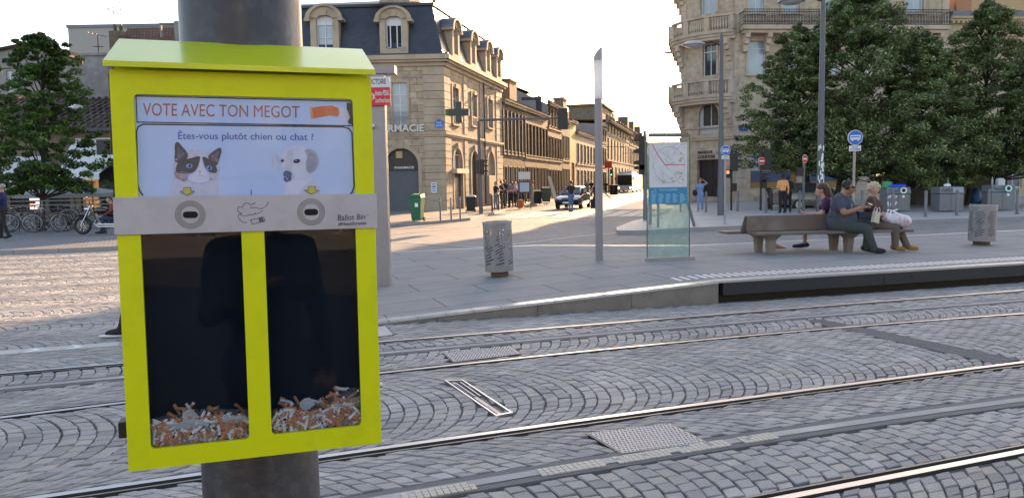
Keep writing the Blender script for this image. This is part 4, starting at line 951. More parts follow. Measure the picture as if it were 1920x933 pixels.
q = MB(); text_xz(q, 'PHARMACIE', *[FA.at(730, 0)[0], FA.at(767, 0)[0]], zsh+.12, zsh+.26, .155, .01); B.put(q, 'lettering', M_white, FA, fas)
q = MB(); s_ = FA.box(741, 283, 753, 296); q.box(s_[0], s_[1], .22, .25, s_[2], s_[3]); B.put(q, 'fascia_notice', mat('kraft_paper', (.5, .36, .2), .7, 0, .1), FA, fas)
q = MB(); xa_, xb_ = FA.at(692, 240)[0], FA.at(796, 240)[0]; text_xz(q, 'PHARMACIE', xa_, xb_, zs_+.07, zs_+.50, -.20, .02); q.v = q.v+[(x, y+.05, z) for x, y, z in q.v]; n_ = len(q.v)//2; q.f += [tuple(i+n_ for i in f) for f in q.f]; q.m = [0]*len(q.f)
B.put(q, 'roof_lettering', mat('letter_white', (.6, .6, .58), .5, 0, .1), FA)
q = MB(); rb = FA.box(734, 209, 766, 235)
for z in (rb[2], rb[3]-.03): q.box(rb[0]-.05, rb[1]+.05, -.16, -.13, z, z+.03)
for k in range(9): x = rb[0]+(rb[1]-rb[0])*k/8; q.box(x-.01, x+.01, -.155, -.135, rb[2], rb[3])
for k in range(4):
    cx = rb[0]+(rb[1]-rb[0])*(k+.5)/4; q.tube([(cx+.1*math.cos(a)*(1-a/16), -.145, (rb[2]+rb[3])/2+.22*math.sin(a)*(1-a/16)) for a in np.linspace(0, 9, 26)], .012, 5)
B.put(q, 'balcony_railing', mat('pale_iron', (.3, .3, .32), .5, .3, .05), FA)
q = MB(); nb_ = FA.box(809, 342, 819, 361); q.box(nb_[0], nb_[1], -.05, -.01, nb_[2], nb_[3]); o = B.put(q, 'notice_board', M_white, FA)
q = MB(); h_ = nb_[3]-nb_[2]; ww = nb_[1]-nb_[0]
for k, (c0, c1) in enumerate(((.78, .9), (.5, .68), (.3, .4), (.1, .2))): q.box(nb_[0]+ww*.12, nb_[0]+ww*.85, -.054, -.05, nb_[2]+h_*c0, nb_[2]+h_*c1)
B.put(q, 'notice_print', mat('notice_blue', (.08, .18, .5), .5, 0, .3, 20), FA, o)
q = MB(); pb = FA.box(816, 227, 831, 239); q.box(pb[0], pb[1], -.08, -.05, pb[2], pb[3]); q.prism(ell((pb[0]+pb[1])/2, pb[3], .14, .12, 14), -.08, -.05); o = B.put(q, 'street_sign', M_blue, FA)
q = MB(); text_xz(q, 'PLACE', pb[0]+.1, pb[1]-.1, pb[2]+.22, pb[3]-.04, -.083, .01); text_xz(q, 'DE LA VICTOIRE', pb[0]+.05, pb[1]-.05, pb[2]+.06, pb[2]+.16, -.083, .01); B.put(q, 'lettering', M_white, FA, o)
# street side
zcB = zc
arB = [FB.box(851, 279, 867, 400), FB.box(884, 283, 897, 394), FB.box(914, 285, 927, 345)]
arB = [(a, b, .12 if k < 2 else FB.at(920, 350)[1], zt_, (b-a)/2) for k, (a, b, c, zt_) in enumerate(arB)]
wB = [FB.box(848, 165, 859, 233), FB.box(884, 178, 893, 236), FB.box(914, 187, 923, 240)]
B.put(wall_mb(0, FB.L, 0, zcB, arB+wB), 'wall', M_stone, FB)
q = MB()
for h in arB: surround(q, h, .2, .06, h[4], sill=False, key=True)
for h in wB: surround(q, h, .16, .07, sill=True, key=True)
q.box(-.1, FB.L+.1, -.14, 0, zs_-.10, zs_+.06); q.box(-.1, FB.L+.1, -.08, 0, zs_-.22, zs_-.10)
B.put(q, 'window_surrounds', M_stonetrim, FB)
q = MB()
for xa_, xb_ in ((0, FB.at(846, 300)[0]), (FB.at(931, 300)[0], FB.L)): quoins(q, xa_, xb_, .3, zs_-.26); quoins(q, xa_, xb_, zs_+.1, zc-.05)
for px in (874, 904): x = FB.at(px, 300)[0]; quoins(q, x-.35, x+.35, .3, zs_-.26); quoins(q, x-.35, x+.35, zs_+.1, zc-.05)
B.put(q, 'quoins', M_stonetrim, FB)
q = MB(); q.box(-.1, FB.L+.1, -.12, .1, zc, zc+.22); q.box(-.3, FB.L+.2, -.32, .1, zc+.22, zc+.36); q.box(-.42, FB.L+.3, -.45, .1, zc+.36, zr-.002); B.put(q, 'cornice', M_stonetrim, FB)
for h in wB: window(B, FB, h, .16, 'cas3')
for h in wB[:2]:
    q = MB(); q.box(h[0], h[1], -.06, -.04, h[2]+.55, h[2]+.6)
    for k in range(12): x = h[0]+(h[1]-h[0])*k/11; q.box(x-.012, x+.012, -.06, -.04, h[2], h[2]+.56)
    B.put(q, 'balcony_railing', M_iron, FB)
window(B, FB, (arB[0][0], arB[0][1], .12, FB.at(859, 326)[1]), .12, 'roll', M_roll); window(B, FB, (arB[0][0], arB[0][1], FB.at(859, 326)[1]+.25, arB[0][3]), .18, 'cas')
q = MB(); z = FB.at(859, 325)[1]; q.box(arB[0][0]-.35, arB[0][1]+.35, -.35, .1, z, z+.28); B.put(q, 'shop_sign_box', mat('cream_box', (.55, .47, .33), .6, 0, .05), FB)
q = MB(); q.box(arB[1][0]+.02, arB[1][1]-.02, .16, .22, .12, arB[1][3]); B.put(q, 'door', mat('door_dark', (.04, .035, .035), .4, 0, .1), FB)
q = MB(); q.box(arB[2][0], arB[2][1], .16, .22, arB[2][2], arB[2][3]); B.put(q, 'blind_niche', M_stonetrim, FB)
q = MB(); q.box(arB[2][0]-.1, arB[2][1]+.2, -.3, 0, .12, 1.0); q.box(arB[2][0], arB[2][1], -.12, 0, 1.0, 2.3); B.put(q, 'niche_base', M_stonetrim, FB)
# mansard
hr = FA.at(800, 8, .9)[1]; ins = .85
ndA = Vector((-FA.d.y, FA.d.x)); ndB = Vector((-FB.d.y, FB.d.x))
def inset_corner(k):   # intersection of the two facade planes moved inwards by k
    a1 = FA.p0+ndA*k; a2 = FB.p0+ndB*k; den = FA.d.x*FB.d.y-FA.d.y*FB.d.x; tt = ((a2.x-a1.x)*FB.d.y-(a2.y-a1.y)*FB.d.x)/den; return a1+FA.d*tt
k0, k1 = inset_corner(-.05), inset_corner(ins); k2 = inset_corner(3.5)
q = MB()
def v3(p, z): return (p.x, p.y, z)
def loc_f(fr, p): d = Vector((p[0], p[1]))-fr.p0; n = Vector((-fr.d.y, fr.d.x)); return (d.dot(fr.d), d.dot(n))
la, lb = loc_f(FA, k0), loc_f(FA, k1)
q.add([(-.3, la[1], zr-.03), (la[0], la[1], zr-.03), (lb[0], lb[1], hr), (-.3, lb[1], hr)], [(0, 1, 2, 3)]); B.put(q, 'mansard_roof', M_slate, FA)
q = MB(); la, lb = loc_f(FB, k0), loc_f(FB, k1)
q.add([(la[0], la[1], zr-.03), (FB.L, la[1], zr-.03), (FB.L, lb[1], hr), (lb[0], lb[1], hr)], [(0, 1, 2, 3)]); q.add([(FB.L, la[1], zr-.5), (FB.L, 9, zr-.5), (FB.L, 9, hr), (FB.L, lb[1], hr)], [(0, 1, 2, 3)])
B.put(q, 'mansard_roof', brick_mat('slate_sunlit', (.10, .095, .09), (.07, .068, .07), (.02, .02, .02), .26, .13, .012, .33, .5, 'xz', (.14, .13, .11), .3, .5, spec=.7), FB)  # sunlight put into the colour: lighter, warmer copy of the front slope's slate
q = MB(); e1 = FA.w(-.3, lb[1]); e0 = FB.w(FB.L, ins); r1 = FA.w(-.3, 4); c2 = k2; r2 = FB.w(FB.L, 3.5)
q.add([(e1[0], e1[1], hr), v3(k1, hr), v3(c2, hr+.9), (r1[0], r1[1], hr+.9)], [(0, 1, 2, 3)]); q.add([v3(k1, hr), (e0[0], e0[1], hr), (r2[0], r2[1], hr+.9), v3(c2, hr+.9)], [(0, 1, 2, 3)]); q.add([(r1[0], r1[1], hr+.9), v3(c2, hr+.9), (r2[0], r2[1], hr+.9)], [(0, 1, 2)])
B.put(q, 'upper_roof', M_zinc)
q = MB(); q.box(-.3, lb[0] if False else loc_f(FA, k1)[0]+.12, ins-.14, ins+.1, hr-.10, hr+.06); B.put(q, 'ridge_flashing', M_zincd, FA)
q = MB(); q.box(loc_f(FB, k1)[0]-.1, FB.L, ins-.12, ins+.1, hr-.08, hr+.06); B.put(q, 'ridge_flashing', M_zincd, FB)
q = MB(); q.box(-.35, FA.L+.35, -.38, -.05, zr, zr+.10); B.put(q, 'gutter', M_zincd, FA)
def dormer(fr, x0, x1, z0, z1, opened=False):
    """stone dormer with a segmental pediment; the outline between x0..x1"""
    w_ = x1-x0; c = (x0+x1)/2; q = MB(); yf_ = -.12; a, b = x0+w_*.12, x1-w_*.12; ow = (b-a)*.29; zc_ = z0+(z1-z0)*.72
    wx0, wx1, wz0, wz1 = c-ow, c+ow, z0+(z1-z0)*.14, z0+(z1-z0)*.80
    q.box(a, wx0, yf_, .5, z0, zc_+.1); q.box(wx1, b, yf_, .5, z0, zc_+.1); q.box(wx0, wx1, yf_, .5, z0, wz0); n = 14
    for k in range(n):   # arch head block
        t0, t1 = math.pi*k/n, math.pi*(k+1)/n; rx, ry = ow, (wz1-zc_+.0)+.02; RX, RY = (b-a)/2, z1-zc_-.12
        pp = [(c+rx*math.cos(t0), wz1-ry+ry*math.sin(t0)), (c+RX*math.cos(t0), zc_+RY*math.sin(t0)), (c+RX*math.cos(t1), zc_+RY*math.sin(t1)), (c+rx*math.cos(t1), wz1-ry+ry*math.sin(t1))]; q.prism(pp, yf_, .5)
        RX2, RY2 = w_*.5, z1-zc_; qp = [(c+RX*math.cos(t0), zc_+RY*math.sin(t0)), (c+RX2*math.cos(t0), zc_+RY2*math.sin(t0)), (c+RX2*math.cos(t1), zc_+RY2*math.sin(t1)), (c+RX*math.cos(t1), zc_+RY*math.sin(t1))]; q.prism(qp, yf_-.16, .6)
    q.box(x0-.04, a+.02, yf_-.16, .5, zc_-.12, zc_+.03); q.box(b-.02, x1+.04, yf_-.16, .5, zc_-.12, zc_+.03); q.prism([(c-.13, wz1-.03), (c+.13, wz1-.03), (c+.2, wz1+.26), (c-.2, wz1+.26)], yf_-.05, yf_)
    d = B.put(q, 'dormer', M_stonetrim, fr)
    q = MB(); n = 12; RX, RY = w_*.5+.03, z1-zc_+.03; vs = []
    for k in range(n+1): t0 = math.pi*k/n; vs += [(c+RX*math.cos(t0), yf_-.1, zc_+RY*math.sin(t0)), (c+RX*math.cos(t0), 1.1, zc_+RY*math.sin(t0))]
    q.add(vs, [(2*k, 2*k+1, 2*k+3, 2*k+2) for k in range(n)]); q.box(a+.01, a+.04, .5, 1.0, z0, zc_); q.box(b-.04, b-.01, .5, 1.0, z0, zc_); B.put(q, 'dormer_roof', M_zinc, fr, d)
    q = MB(); y = .12; t = .05; zt = wz0+(wz1-wz0)*.72
    for u0_, u1_, v0_, v1_ in ((wx0, wx0+t, wz0, wz1), (wx1-t, wx1, wz0, wz1), (wx0, wx1, wz0, wz0+t), (wx0, wx1, zt, zt+t)): q.box(u0_, u1_, y, y+.07, v0_, v1_)
    if not opened: q.box(c-.03, c+.03, y-.005, y+.06, wz0, zt); q.box(wx0, wx1, y+.01, y+.05, (wz0+zt)/2-.02, (wz0+zt)/2+.02); q.box(c-.04, c+.04, y-.005, y+.06, zt, wz1)
    q.box(wx0+t, wx1-t, y+.05, y+.06, zt+t, wz1)
    if opened:
        for sx, xx in ((1, wx0+.05), (-1, wx1-.05)):
            l = ow*.55; q.hexa([(xx, y-.02, wz0+.05), (xx+sx*l, y-.2, wz0+.05), (xx+sx*l, y-.17, wz0+.05), (xx, y+.01, wz0+.05)], [(xx, y-.02, wz0+.1), (xx+sx*l, y-.2, wz0+.1), (xx+sx*l, y-.17, wz0+.1), (xx, y+.01, wz0+.1)])
            q.hexa([(xx+sx*(l-.06), y-.19, wz0+.05), (xx+sx*l, y-.2, wz0+.05), (xx+sx*l, y-.17, wz0+.05), (xx+sx*(l-.06), y-.16, wz0+.05)], [(xx+sx*(l-.06), y-.19, zt), (xx+sx*l, y-.2, zt), (xx+sx*l, y-.17, zt), (xx+sx*(l-.06), y-.16, zt)])
            q.box(xx-.02, xx+.03, y-.03, y+.02, wz0+.05, zt)
    B.put(q, 'dormer_window', M_frame, fr, d); q = MB(); q.box(wx0, wx1, y+.062, y+.066, wz0, wz1); B.put(q, 'dormer_pane', M_roomdark if opened else M_panelit, fr, d)
b1 = FA.box(574, 9, 644, 98); dormer(FA, b1[0], b1[1], zr+.02, b1[3]); b1 = FA.box(704, 12, 773, 98); dormer(FA, b1[0], b1[1], zr+.02, b1[3], True)
for px0_, px1_, ty in ((838, 864, 30), (872, 896, 55), (900, 924, 75), (925, 940, 93)):
    b1 = FB.box(px0_, ty, px1_, 110); c = (b1[0]+b1[1])/2; wd = 1.9; dormer(FB, c-wd/2, c+wd/2, zr+.02, zr+2.55)
q = MB(); c0 = FB.at(833, 30, 3.5)[0]; q.box(1.6, 3.4, 2.6, 4.6, hr-.3, hr+3.6); q.box(1.5, 3.5, 2.5, 4.7, hr+3.6, hr+3.9); q.box(-2.2, -1.2, 3.0, 4.4, hr, hr+2.8); B.put(q, 'chimney', M_stone, FB)
q = MB(); q.cyl((7.4, 3.0, hr), (7.4, 3.0, hr+1.9), .13, n=10); B.put(q, 'flue', mat('terracotta', (.25, .12, .07), .8, 0, .2), FB)
q = MB(); q.cyl((FB.at(905, 200)[0], -.1, .3), (FB.at(905, 200)[0], -.1, zc), .06, n=8); B.put(q, 'downpipe', M_zincd, FB)
q = MB(); cx = FB.at(850, 0)[0]
# green cross: hangs off the corner
cr = thing('pharmacy_cross', 'switched-off dark pharmacy cross with green bracket, jutting from the stone corner', 'pharmacy sign', (CR.x+.15, CR.y-.35, FA.at(850, 212)[1]), FA.a*.0)
s = 46.2/1450; q = MB(); c0 = .75
q.box(c0-.19, c0+.19, -.12, .12, -.62, .62); q.box(c0-.6, c0-.192, -.12, .12, -.2, .2); q.box(c0+.192, c0+.6, -.12, .12, -.2, .2); q.build('cross', mat('cross_dark', (.02, .03, .028), .35, 0, .1), cr)
q = MB(); q.box(-.05, c0-.6, -.08, .08, -.18, .2); q.build('bracket', mat('cross_green', (.01, .12, .04), .4, 0, .1), cr)
# ---------------------------------------------------------------- street row (left side)
RD = Vector((math.sin(R(14.5)), math.cos(R(14.5))))
def rowpt(px):   # point on the row's facade line at picture column px
    r = ray(px, 340); k = r.x/r.y; o = SE; Y = (o.x-o.y*RD.x/RD.y)/(k-RD.x/RD.y); return Vector((k*Y, Y))
M_rowA = brick_mat('row_stone_a', (.14, .11, .083), (.11, .088, .068), (.08, .065, .05), .7, .35, .014, .85, .4, 'xz', (.08, .06, .045), .6, .5)
M_rowtrim = mat('row_trim', (.22, .182, .14), .8, 0, .2, 2, .3, 15, stain=(.1, .08, .06), stain_s=.9, stain_a=.6)
M_rowB = mat('row_soot', (.12, .085, .06), .8, 0, .25, 2, .3, 15, stain=(.06, .045, .035), stain_s=.9, stain_a=.7)
M_rowC = brick_mat('row_stone_c', (.20, .165, .125), (.17, .142, .11), (.13, .108, .085), .7, .35, .01, .85, .4, 'xz', (.14, .11, .08), .5, .5)
M_rowY = mat('row_yellow', (.40, .31, .13), .8, 0, .15, 1.5, .2, 15)
M_rowW = mat('row_cream', (.34, .30, .24), .8, 0, .15, 1.5, .2, 15, stain=(.2, .16, .12), stain_s=.9, stain_a=.5)
M_brown = mat('brown_timber', (.07, .045, .032), .6, 0, .2, 4); M_gshut = mat('grey_shutter', (.22, .22, .22), .6, 0, .1, 4); M_wshut = mat('white_shutter', (.5, .48, .43), .55, 0, .1, 4)
M_tile = brick_mat('roof_tiles', (.22, .12, .075), (.15, .085, .06), (.04, .03, .025), .22, .32, .03, .85, 1.0, 'xy', (.09, .07, .06), .5, .6)
M_render = mat('grey_render', (.26, .25, .24), .85, 0, .12, .8, .2, 10, stain=(.16, .15, .15), stain_s=.5, stain_a=.5)
def row_house(name, label, px0, px1, ztop, floors, m, fm, dep=9, extra=None, cor=.3, roof=None, gable=None):
    """floors: list of (z0,z1,n windows,style, balcony)"""
    global B
    p0, p1 = rowpt(px0), rowpt(px1); fr = Fr(p0, p1); B = Bld(name, label, 'building', p0); hs = []; sp_ = []
    for (z0, z1, n, st, fmm, wf) in floors:
        pitch = fr.L/n
        for i in range(n):
            c = pitch*(i+.5); w_ = min(pitch*wf, 1.25 if wf < .7 else 9); h = (c-w_/2, c+w_/2, z0, z1); hs.append(h); sp_.append((h, st, fmm))
    B.put(wall_mb(0, fr.L, 0, ztop, hs), 'wall', m, fr)
    q = MB()
    q.add([(0, 0, 0), (0, dep, 0), (0, dep, ztop), (0, 0, ztop)], [(0, 3, 2, 1)]); q.add([(fr.L, 0, 0), (fr.L, dep, 0), (fr.L, dep, ztop), (fr.L, 0, ztop)], [(0, 1, 2, 3)])
    gable = gable or .35
    if gable: q.add([(0, 0, ztop), (0, dep, ztop), (0, dep/2, ztop+gable)], [(0, 2, 1)]); q.add([(fr.L, 0, ztop), (fr.L, dep, ztop), (fr.L, dep/2, ztop+gable)], [(0, 1, 2)])
    B.put(q, 'side_wall', M_render if m is not M_rowY else M_rowY, fr)
    for (h, st, fmm) in sp_: window(B, fr, h, .13, st, fmm)
    q = MB(); zs0 = sorted({f[0] for f in floors})
    for z in zs0[1:]: q.box(0, fr.L, -.10, 0, z-.36, z-.2)
    for (h, st, fmm) in sp_: surround(q, h, .09, .04, sill=True)
    B.put(q, 'window_surrounds', M_rowtrim if m is not M_rowB else m, fr)
    q = MB(); q.box(0, fr.L, -.2, .05, ztop, ztop+.15); q.box(0, fr.L, -cor, .05, ztop+.15, ztop+.32)
    nb = int(fr.L/.55)
    for i in range(nb): x = fr.L*(i+.5)/nb; q.box(x-.08, x+.08, -cor+.03, 0, ztop-.12, ztop)
    B.put(q, 'cornice', M_rowtrim if m is not M_rowB else m, fr)
    g_ = gable; q = MB(); q.add([(0, -cor-.05, ztop+.33), (fr.L, -cor-.05, ztop+.33), (fr.L, dep/2, ztop+.3+g_), (0, dep/2, ztop+.3+g_)], [(0, 1, 2, 3)]); q.add([(0, dep/2, ztop+.3+g_), (fr.L, dep/2, ztop+.3+g_), (fr.L, dep, ztop+.3), (0, dep, ztop+.3)], [(0, 1, 2, 3)])
    B.put(q, 'roof', roof or M_tile, fr); return fr
def hz(px, py): p = rowpt(px); return P(px, py, p.y).z
fr = row_house('terraced_house', 'sooty stone house with white upper shutters, next to the pharmacy building', 943.5, 984.5, hz(960, 189)-.35, [(.3, 3.0, 5, 'louvre', M_gshut, .5), (4.3, 6.9, 6, 'cas', M_wshut, .55)], M_rowA, M_wshut)
q = MB()
for i in range(7): q.box(fr.L*i/6-.1, fr.L*i/6+.1, -.14, 0, 4.0, 7.4)
B.put(q, 'pilasters', M_rowB, fr)
q = MB(); q.box(4.0, 6.4, .4, 1.1, 8, 10.1); q.box(3.9, 6.5, .3, 1.2, 10.1, 10.25); B.put(q, 'chimney', mat('brown_render', (.22, .15, .11), .85, 0, .2, 2), fr)
fr = row_house('terraced_house', 'dark brown timbered house with a long row of closed brown shutters', 985, 1028, hz(1005, 207)-.35, [(.3, 3.1, 7, 'louvre', M_gshut, .55), (4.2, 6.9, 7, 'louvre', M_brown, .8)], M_rowB, M_brown)
fr = row_house('terraced_house', 'tall three storey stone house with a graffiti gable wall', 1028.5, 1054, hz(1040, 195)-.3, [(.3, 3.0, 5, 'louvre', M_brown, .6), (4.2, 6.3, 5, 'louvre', M_brown, .6), (7.4, 9.2, 5, 'louvre', M_gshut, .5)], M_rowB, M_brown, gable=1.7, dep=7)
q = MB(); zt_ = hz(1028, 190)+.9
for poly in ([(-.03, 3.0, zt_-1.6), (-.03, 4.9, zt_-1.8), (-.03, 5.3, zt_-.9), (-.03, 4.7, zt_-.3), (-.03, 3.4, zt_-.4), (-.03, 2.9, zt_-.9)], [(-.03, .6, zt_-2.2), (-.03, 1.1, zt_-2.2), (-.03, 1.2, zt_-.7), (-.03, 2.6, zt_-.7), (-.03, 2.6, zt_-.4), (-.03, .6, zt_-.4)]): q.add(poly, [tuple(range(len(poly)))])
q.add([(-.035, 3.5, zt_-1.2), (-.035, 4.4, zt_-1.3), (-.035, 4.4, zt_-.8), (-.035, 3.5, zt_-.8)], [(0, 1, 2, 3)], 1)
B.put(q, 'graffiti', [M_ink, M_render], fr)
fr = row_house('terraced_house', 'narrow pale stone house left of the yellow house', 1054.5, 1069, hz(1062, 224)-.3, [(.3, 3.2, 3, 'louvre', M_gshut, .5), (4.4, 6.8, 3, 'louvre', M_gshut, .5)], M_rowC, M_gshut)
fr = row_house('terraced_house', 'yellow painted house with a tall arched passage door', 1069.2, 1080.5, hz(1075, 226)-.3, [(.12, 4.0, 1, 'louvre', mat('ochre_door', (.4, .2, .05), .6, 0, .1), .55)], M_rowY, M_gshut)
q = MB(); q.box(.5, 2.6, .8, 1.9, 8, 11.2); q.box(.4, 2.7, .7, 2.0, 11.2, 11.45); B.put(q, 'chimney', M_rowC, fr)
fr = row_house('terraced_house', 'low cream house with grey shutters and red tiled eaves, partly behind the slim light column', 1081, 1122, hz(1100, 252)-.3, [(.3, 3.2, 7, 'louvre', M_gshut, .5), (4.2, 6.4, 7, 'louvre', M_gshut, .5)], M_rowW, M_gshut)
q = MB()
z0_, z1_ = hz(1090, 250), hz(1084, 212)
q.add([(.2, 2.5, 7), (.2, 11, 7), (.2, 11, z1_+.6), (.2, 2.5, z1_-1.6)], [(0, 3, 2, 1)]); q.add([(.2, 2.5, 7), (16, 2.5, 7), (16, 2.5, z1_-2.4), (.2, 2.5, z1_)], [(0, 1, 2, 3)])
B.put(q, 'rear_gable', M_render, fr)
M_brick = brick_mat('red_brick', (.28, .08, .05), (.22, .06, .04), (.12, .08, .07), .3, .12, .01)
q = MB(); q.box(2, 6.4, 3, 4.2, 10, hz(1092, 196)); q.box(8, 12, 3, 4.2, 9, hz(1100, 203))
for x in (2.5, 3.4, 4.3, 5.2): q.cyl((x, 3.6, hz(1092, 196)), (x, 3.6, hz(1092, 190)), .16, n=8)
B.put(q, 'chimney', M_brick, fr)
fr = row_house('terraced_house', 'dark narrow house just right of the slim light column', 1122.5, 1137, hz(1130, 232)-.3, [(.3, 3.2, 4, 'louvre', M_brown, .6), (4.3, 6.8, 4, 'cas', M_brown, .5), (7.8, 9.6, 4, 'cas', M_brown, .5)], M_rowB, M_brown)
# palazzo juts forward
pA = rowpt(1140)+Vector((RD.y, -RD.x))*.0; 
fr = row_house('corner_mansion', 'big three storey stone mansion with rooftop belvedere, far down the street by the bus', 1137.5, 1180, hz(1160, 238)-.3, [(.3, 4.2, 7, 'louvre', M_brown, .6), (5.4, 8.6, 8, 'cas', M_brown, .5), (9.6, 12.2, 8, 'cas', M_gshut, .45)], M_rowC, M_brown, dep=22, cor=.8)
q = MB(); zt_ = hz(1140, 226); q.box(1, 14, .8, 6, zt_, zt_+2.3); q.box(.6, 14.4, .4, 6.4, zt_+2.3, zt_+2.6); q.box(17, 20, 1, 3, zt_-1, zt_+2.5); B.put(q, 'belvedere', M_rowC, fr)
fr = row_house('terraced_house', 'farthest visible stone house at the end of the street', 1180.5, 1206, hz(1192, 262)-.3, [(.3, 4, 10, 'louvre', M_brown, .5), (5.4, 8.4, 10, 'cas', M_brown, .5), (9.4, 12.2, 10, 'cas', M_brown, .5)], M_rowA, M_brown, dep=14)
q = MB()
for x in (6, 18, 34): q.box(x, x+3, 1, 3, 12.5, 15)
B.put(q, 'chimney', M_rowA, fr)
fr = row_house('distant_house', 'hazy low house closing the view at the street end', 1206.5, 1216, 11, [(1, 4, 16, 'louvre', M_brown, .5), (5.4, 8.4, 16, 'cas', M_brown, .5)], M_rowC, M_brown, dep=14)
# ---------------------------------------------------------------- corner bank building (right)
K0 = Vector((12.75, 58.3)); K1 = Vector((15.8, 55.0)); K2 = Vector(((1768-960)/1450*56.4, 56.4)); KS = K0+Vector((math.sin(R(14)), math.cos(R(14))))*7.5
FC = Fr(K0, K1); FD = Fr(K1, K2); FS = Fr(KS, K0)
M_bank = brick_mat('bank_limestone', (.48, .39, .30), (.43, .35, .27), (.34, .275, .21), 1.1, .5, .008, .85, .3, 'xz', (.14, .115, .09), .55, .4)
M_banktrim = mat('bank_trim', (.48, .395, .31), .8, 0, .18, 2.0, .3, 20, stain=(.10, .085, .07), stain_s=1.0, stain_a=.65)
B = Bld('bank_building', 'tall ornate stone corner building with bowed balconies and BANQUE COURTOIS over its door', 'building', K1)
TOP = 23.0
zD = FC.at(1328, 299)[1]; zLow = FC.at(1328, 255)[1]; zb1 = FC.at(1325, 184)[1]; zb2 = FC.at(1325, 60)[1]
door = FC.box(1307, 299, 1352, 384); door = (door[0], door[1], .12, door[3]); ac = FC.box(1311, 194, 1348, 250); ac = (ac[0], ac[1], ac[2], ac[3], .8)
w2 = FC.box(1318, 82, 1344, 142); w3 = FC.box(1314, -40, 1344, 26); w4 = (w3[0], w3[1], w3[2]+4.6, w3[3]+3.6)
B.put(wall_mb(0, FC.L, 0, TOP, [door, ac, w2, w3, w4]), 'wall', M_bank, FC)
dh = [FD.box(1402, 77, 1436, 140), FD.box(1404, -45, 1432, 25), FD.box(1467, -45, 1499, 25), FD.box(1540, -45, 1570, 25), FD.box(1610, -45, 1640, 25), FD.box(1698, -45, 1732, 25), FD.box(1470, 77, 1504, 140), FD.box(1540, 77, 1574, 140), FD.box(1612, 77, 1646, 140), FD.box(1698, 77, 1732, 140)]
dh += [(h[0], h[1], h[2]+4.6, h[3]+3.4) for h in dh[1:6]]
sh = [FD.box(1407, 281, 1494, 352), FD.box(1509, 281, 1600, 352), FD.box(1640, 290, 1760, 381)]
B.put(wall_mb(0, FD.L, 0, TOP, dh+sh), 'wall', M_bank, FD)
sw = [(x, x+1.3, z, z+2.6) for x in (1.2, 4.6) for z in (5, 9.3, 13.4, 17.6)]
B.put(wall_mb(0, FS.L, 0, TOP, sw), 'wall', M_bank, FS)
q = MB(); q.box(FD.L-.01, FD.L, 0, 14, 0, TOP); B.put(q, 'party_wall', M_bank, FD)
for h in dh: window(B, FD, h, .18, 'cas', tran=.78, pm=M_panelit)
for h in sw: window(B, FS, h, .18, 'cas')
window(B, FC, w2, .18, 'cas', tran=.75, fm=M_white, pm=M_glassdark); window(B, FC, w3, .18, 'cas', tran=.8, pm=M_panelit); window(B, FC, w4, .18, 'cas')
window(B, FC, (ac[0]+.2, ac[1], ac[2]+.5, ac[3]), .16, 'cas', tran=1.0, pm=M_glassdark); q = MB(); q.box(ac[0], ac[1], .1, .3, ac[2], ac[2]+.5); q.box(ac[0]-.0, ac[0]+.2, .12, .3, ac[2], ac[3]); B.put(q, 'window_apron', mat('pale_panel', (.45, .45, .47), .6, 0, .1, 3), FC)
# entrance
q = MB(); q.box(door[0], door[1], .5, .56, .12, door[3]); q.box(door[0]-.3, door[1]+.3, .57, .62, 0, door[3]+.3); dd = B.put(q, 'door', mat('bank_door', (.025, .025, .03), .35, 0, .1), FC)
q = MB()
for k in range(5): x = door[0]+(door[1]-door[0])*k/4; q.box(x-.03, x+.03, .47, .5, .15, door[3])
q.box(door[0], door[1], .46, .5, 2.1, 2.18); q.box(door[0]+1.0, door[0]+1.25, .45, .46, 1.4, 1.8); B.put(q, 'door_mullions', M_dark, FC, dd)
q = MB(); q.box(door[0]-.2, door[1]+.2, -.35, .5, .1, .24); B.put(q, 'doorstep', M_banktrim, FC)
q = MB(); x0_, x1_ = FC.at(1309, 290)[0], FC.at(1336, 290)[0]; x2_ = FC.at(1341, 290)[0]; zz = FC.at(1325, 282)[1]
text_xz(q, 'BANQUE', x0_, x1_, FC.at(1325, 289)[1], FC.at(1325, 282.5)[1], -.03, .045); text_xz(q, 'COURTOIS', x0_, x2_, FC.at(1325, 297)[1], FC.at(1325, 291)[1], -.03, .045); B.put(q, 'lettering', M_ink, FC)
q = MB(); L_ = FC.L; quoins(q, 0, .5, .5, zLow-.5, .05, .6); quoins(q, L_-.75, L_+.02, .5, zLow-.5, .05, .6); q.box(-.05, L_+.05, -.14, 0, zLow-.3, zLow-.12); q.box(-.05, L_+.05, -.2, 0, zLow-.12, zLow); q.box(-.05, L_+.05, -.1, 0, zLow+.55, zLow+.66)
q.box(0, L_, -.08, 0, .1, .5)
for z0_, z1_ in ((zb1+1, zb2-1.3), (zb2+1.1, TOP-2)): quoins(q, .1, .5, z0_, z1_, .05, .6); quoins(q, L_-.7, L_-.1, z0_, z1_, .05, .6)
surround(q, ac, .12, .08, .8, sill=False); surround(q, w2, .14, .08, sill=False); surround(q, w3, .14, .08, sill=False)
B.put(q, 'stone_dressings', M_banktrim, FC)
q = MB(); q.box(0, FD.L, -.14, 0, zLow-.3, zLow-.12); q.box(0, FD.L, -.2, 0, zLow-.12, zLow); q.box(0, FD.L, -.08, 0, .1, .5)
for h in dh: surround(q, h, .14, .07)
xs_ = [FD.at(p, 300)[0] for p in (1380, 1405, 1494, 1509, 1605, 1640)]
for i in (0, 2, 4): quoins(q, xs_[i], xs_[i+1] if i else xs_[1]-.2, .5, zLow-.5, .06, .6)
quoins(q, 0, .3, zb1, TOP-2, .05, .6); q.box(FD.L-.5, FD.L, -.12, 0, zLow, TOP)
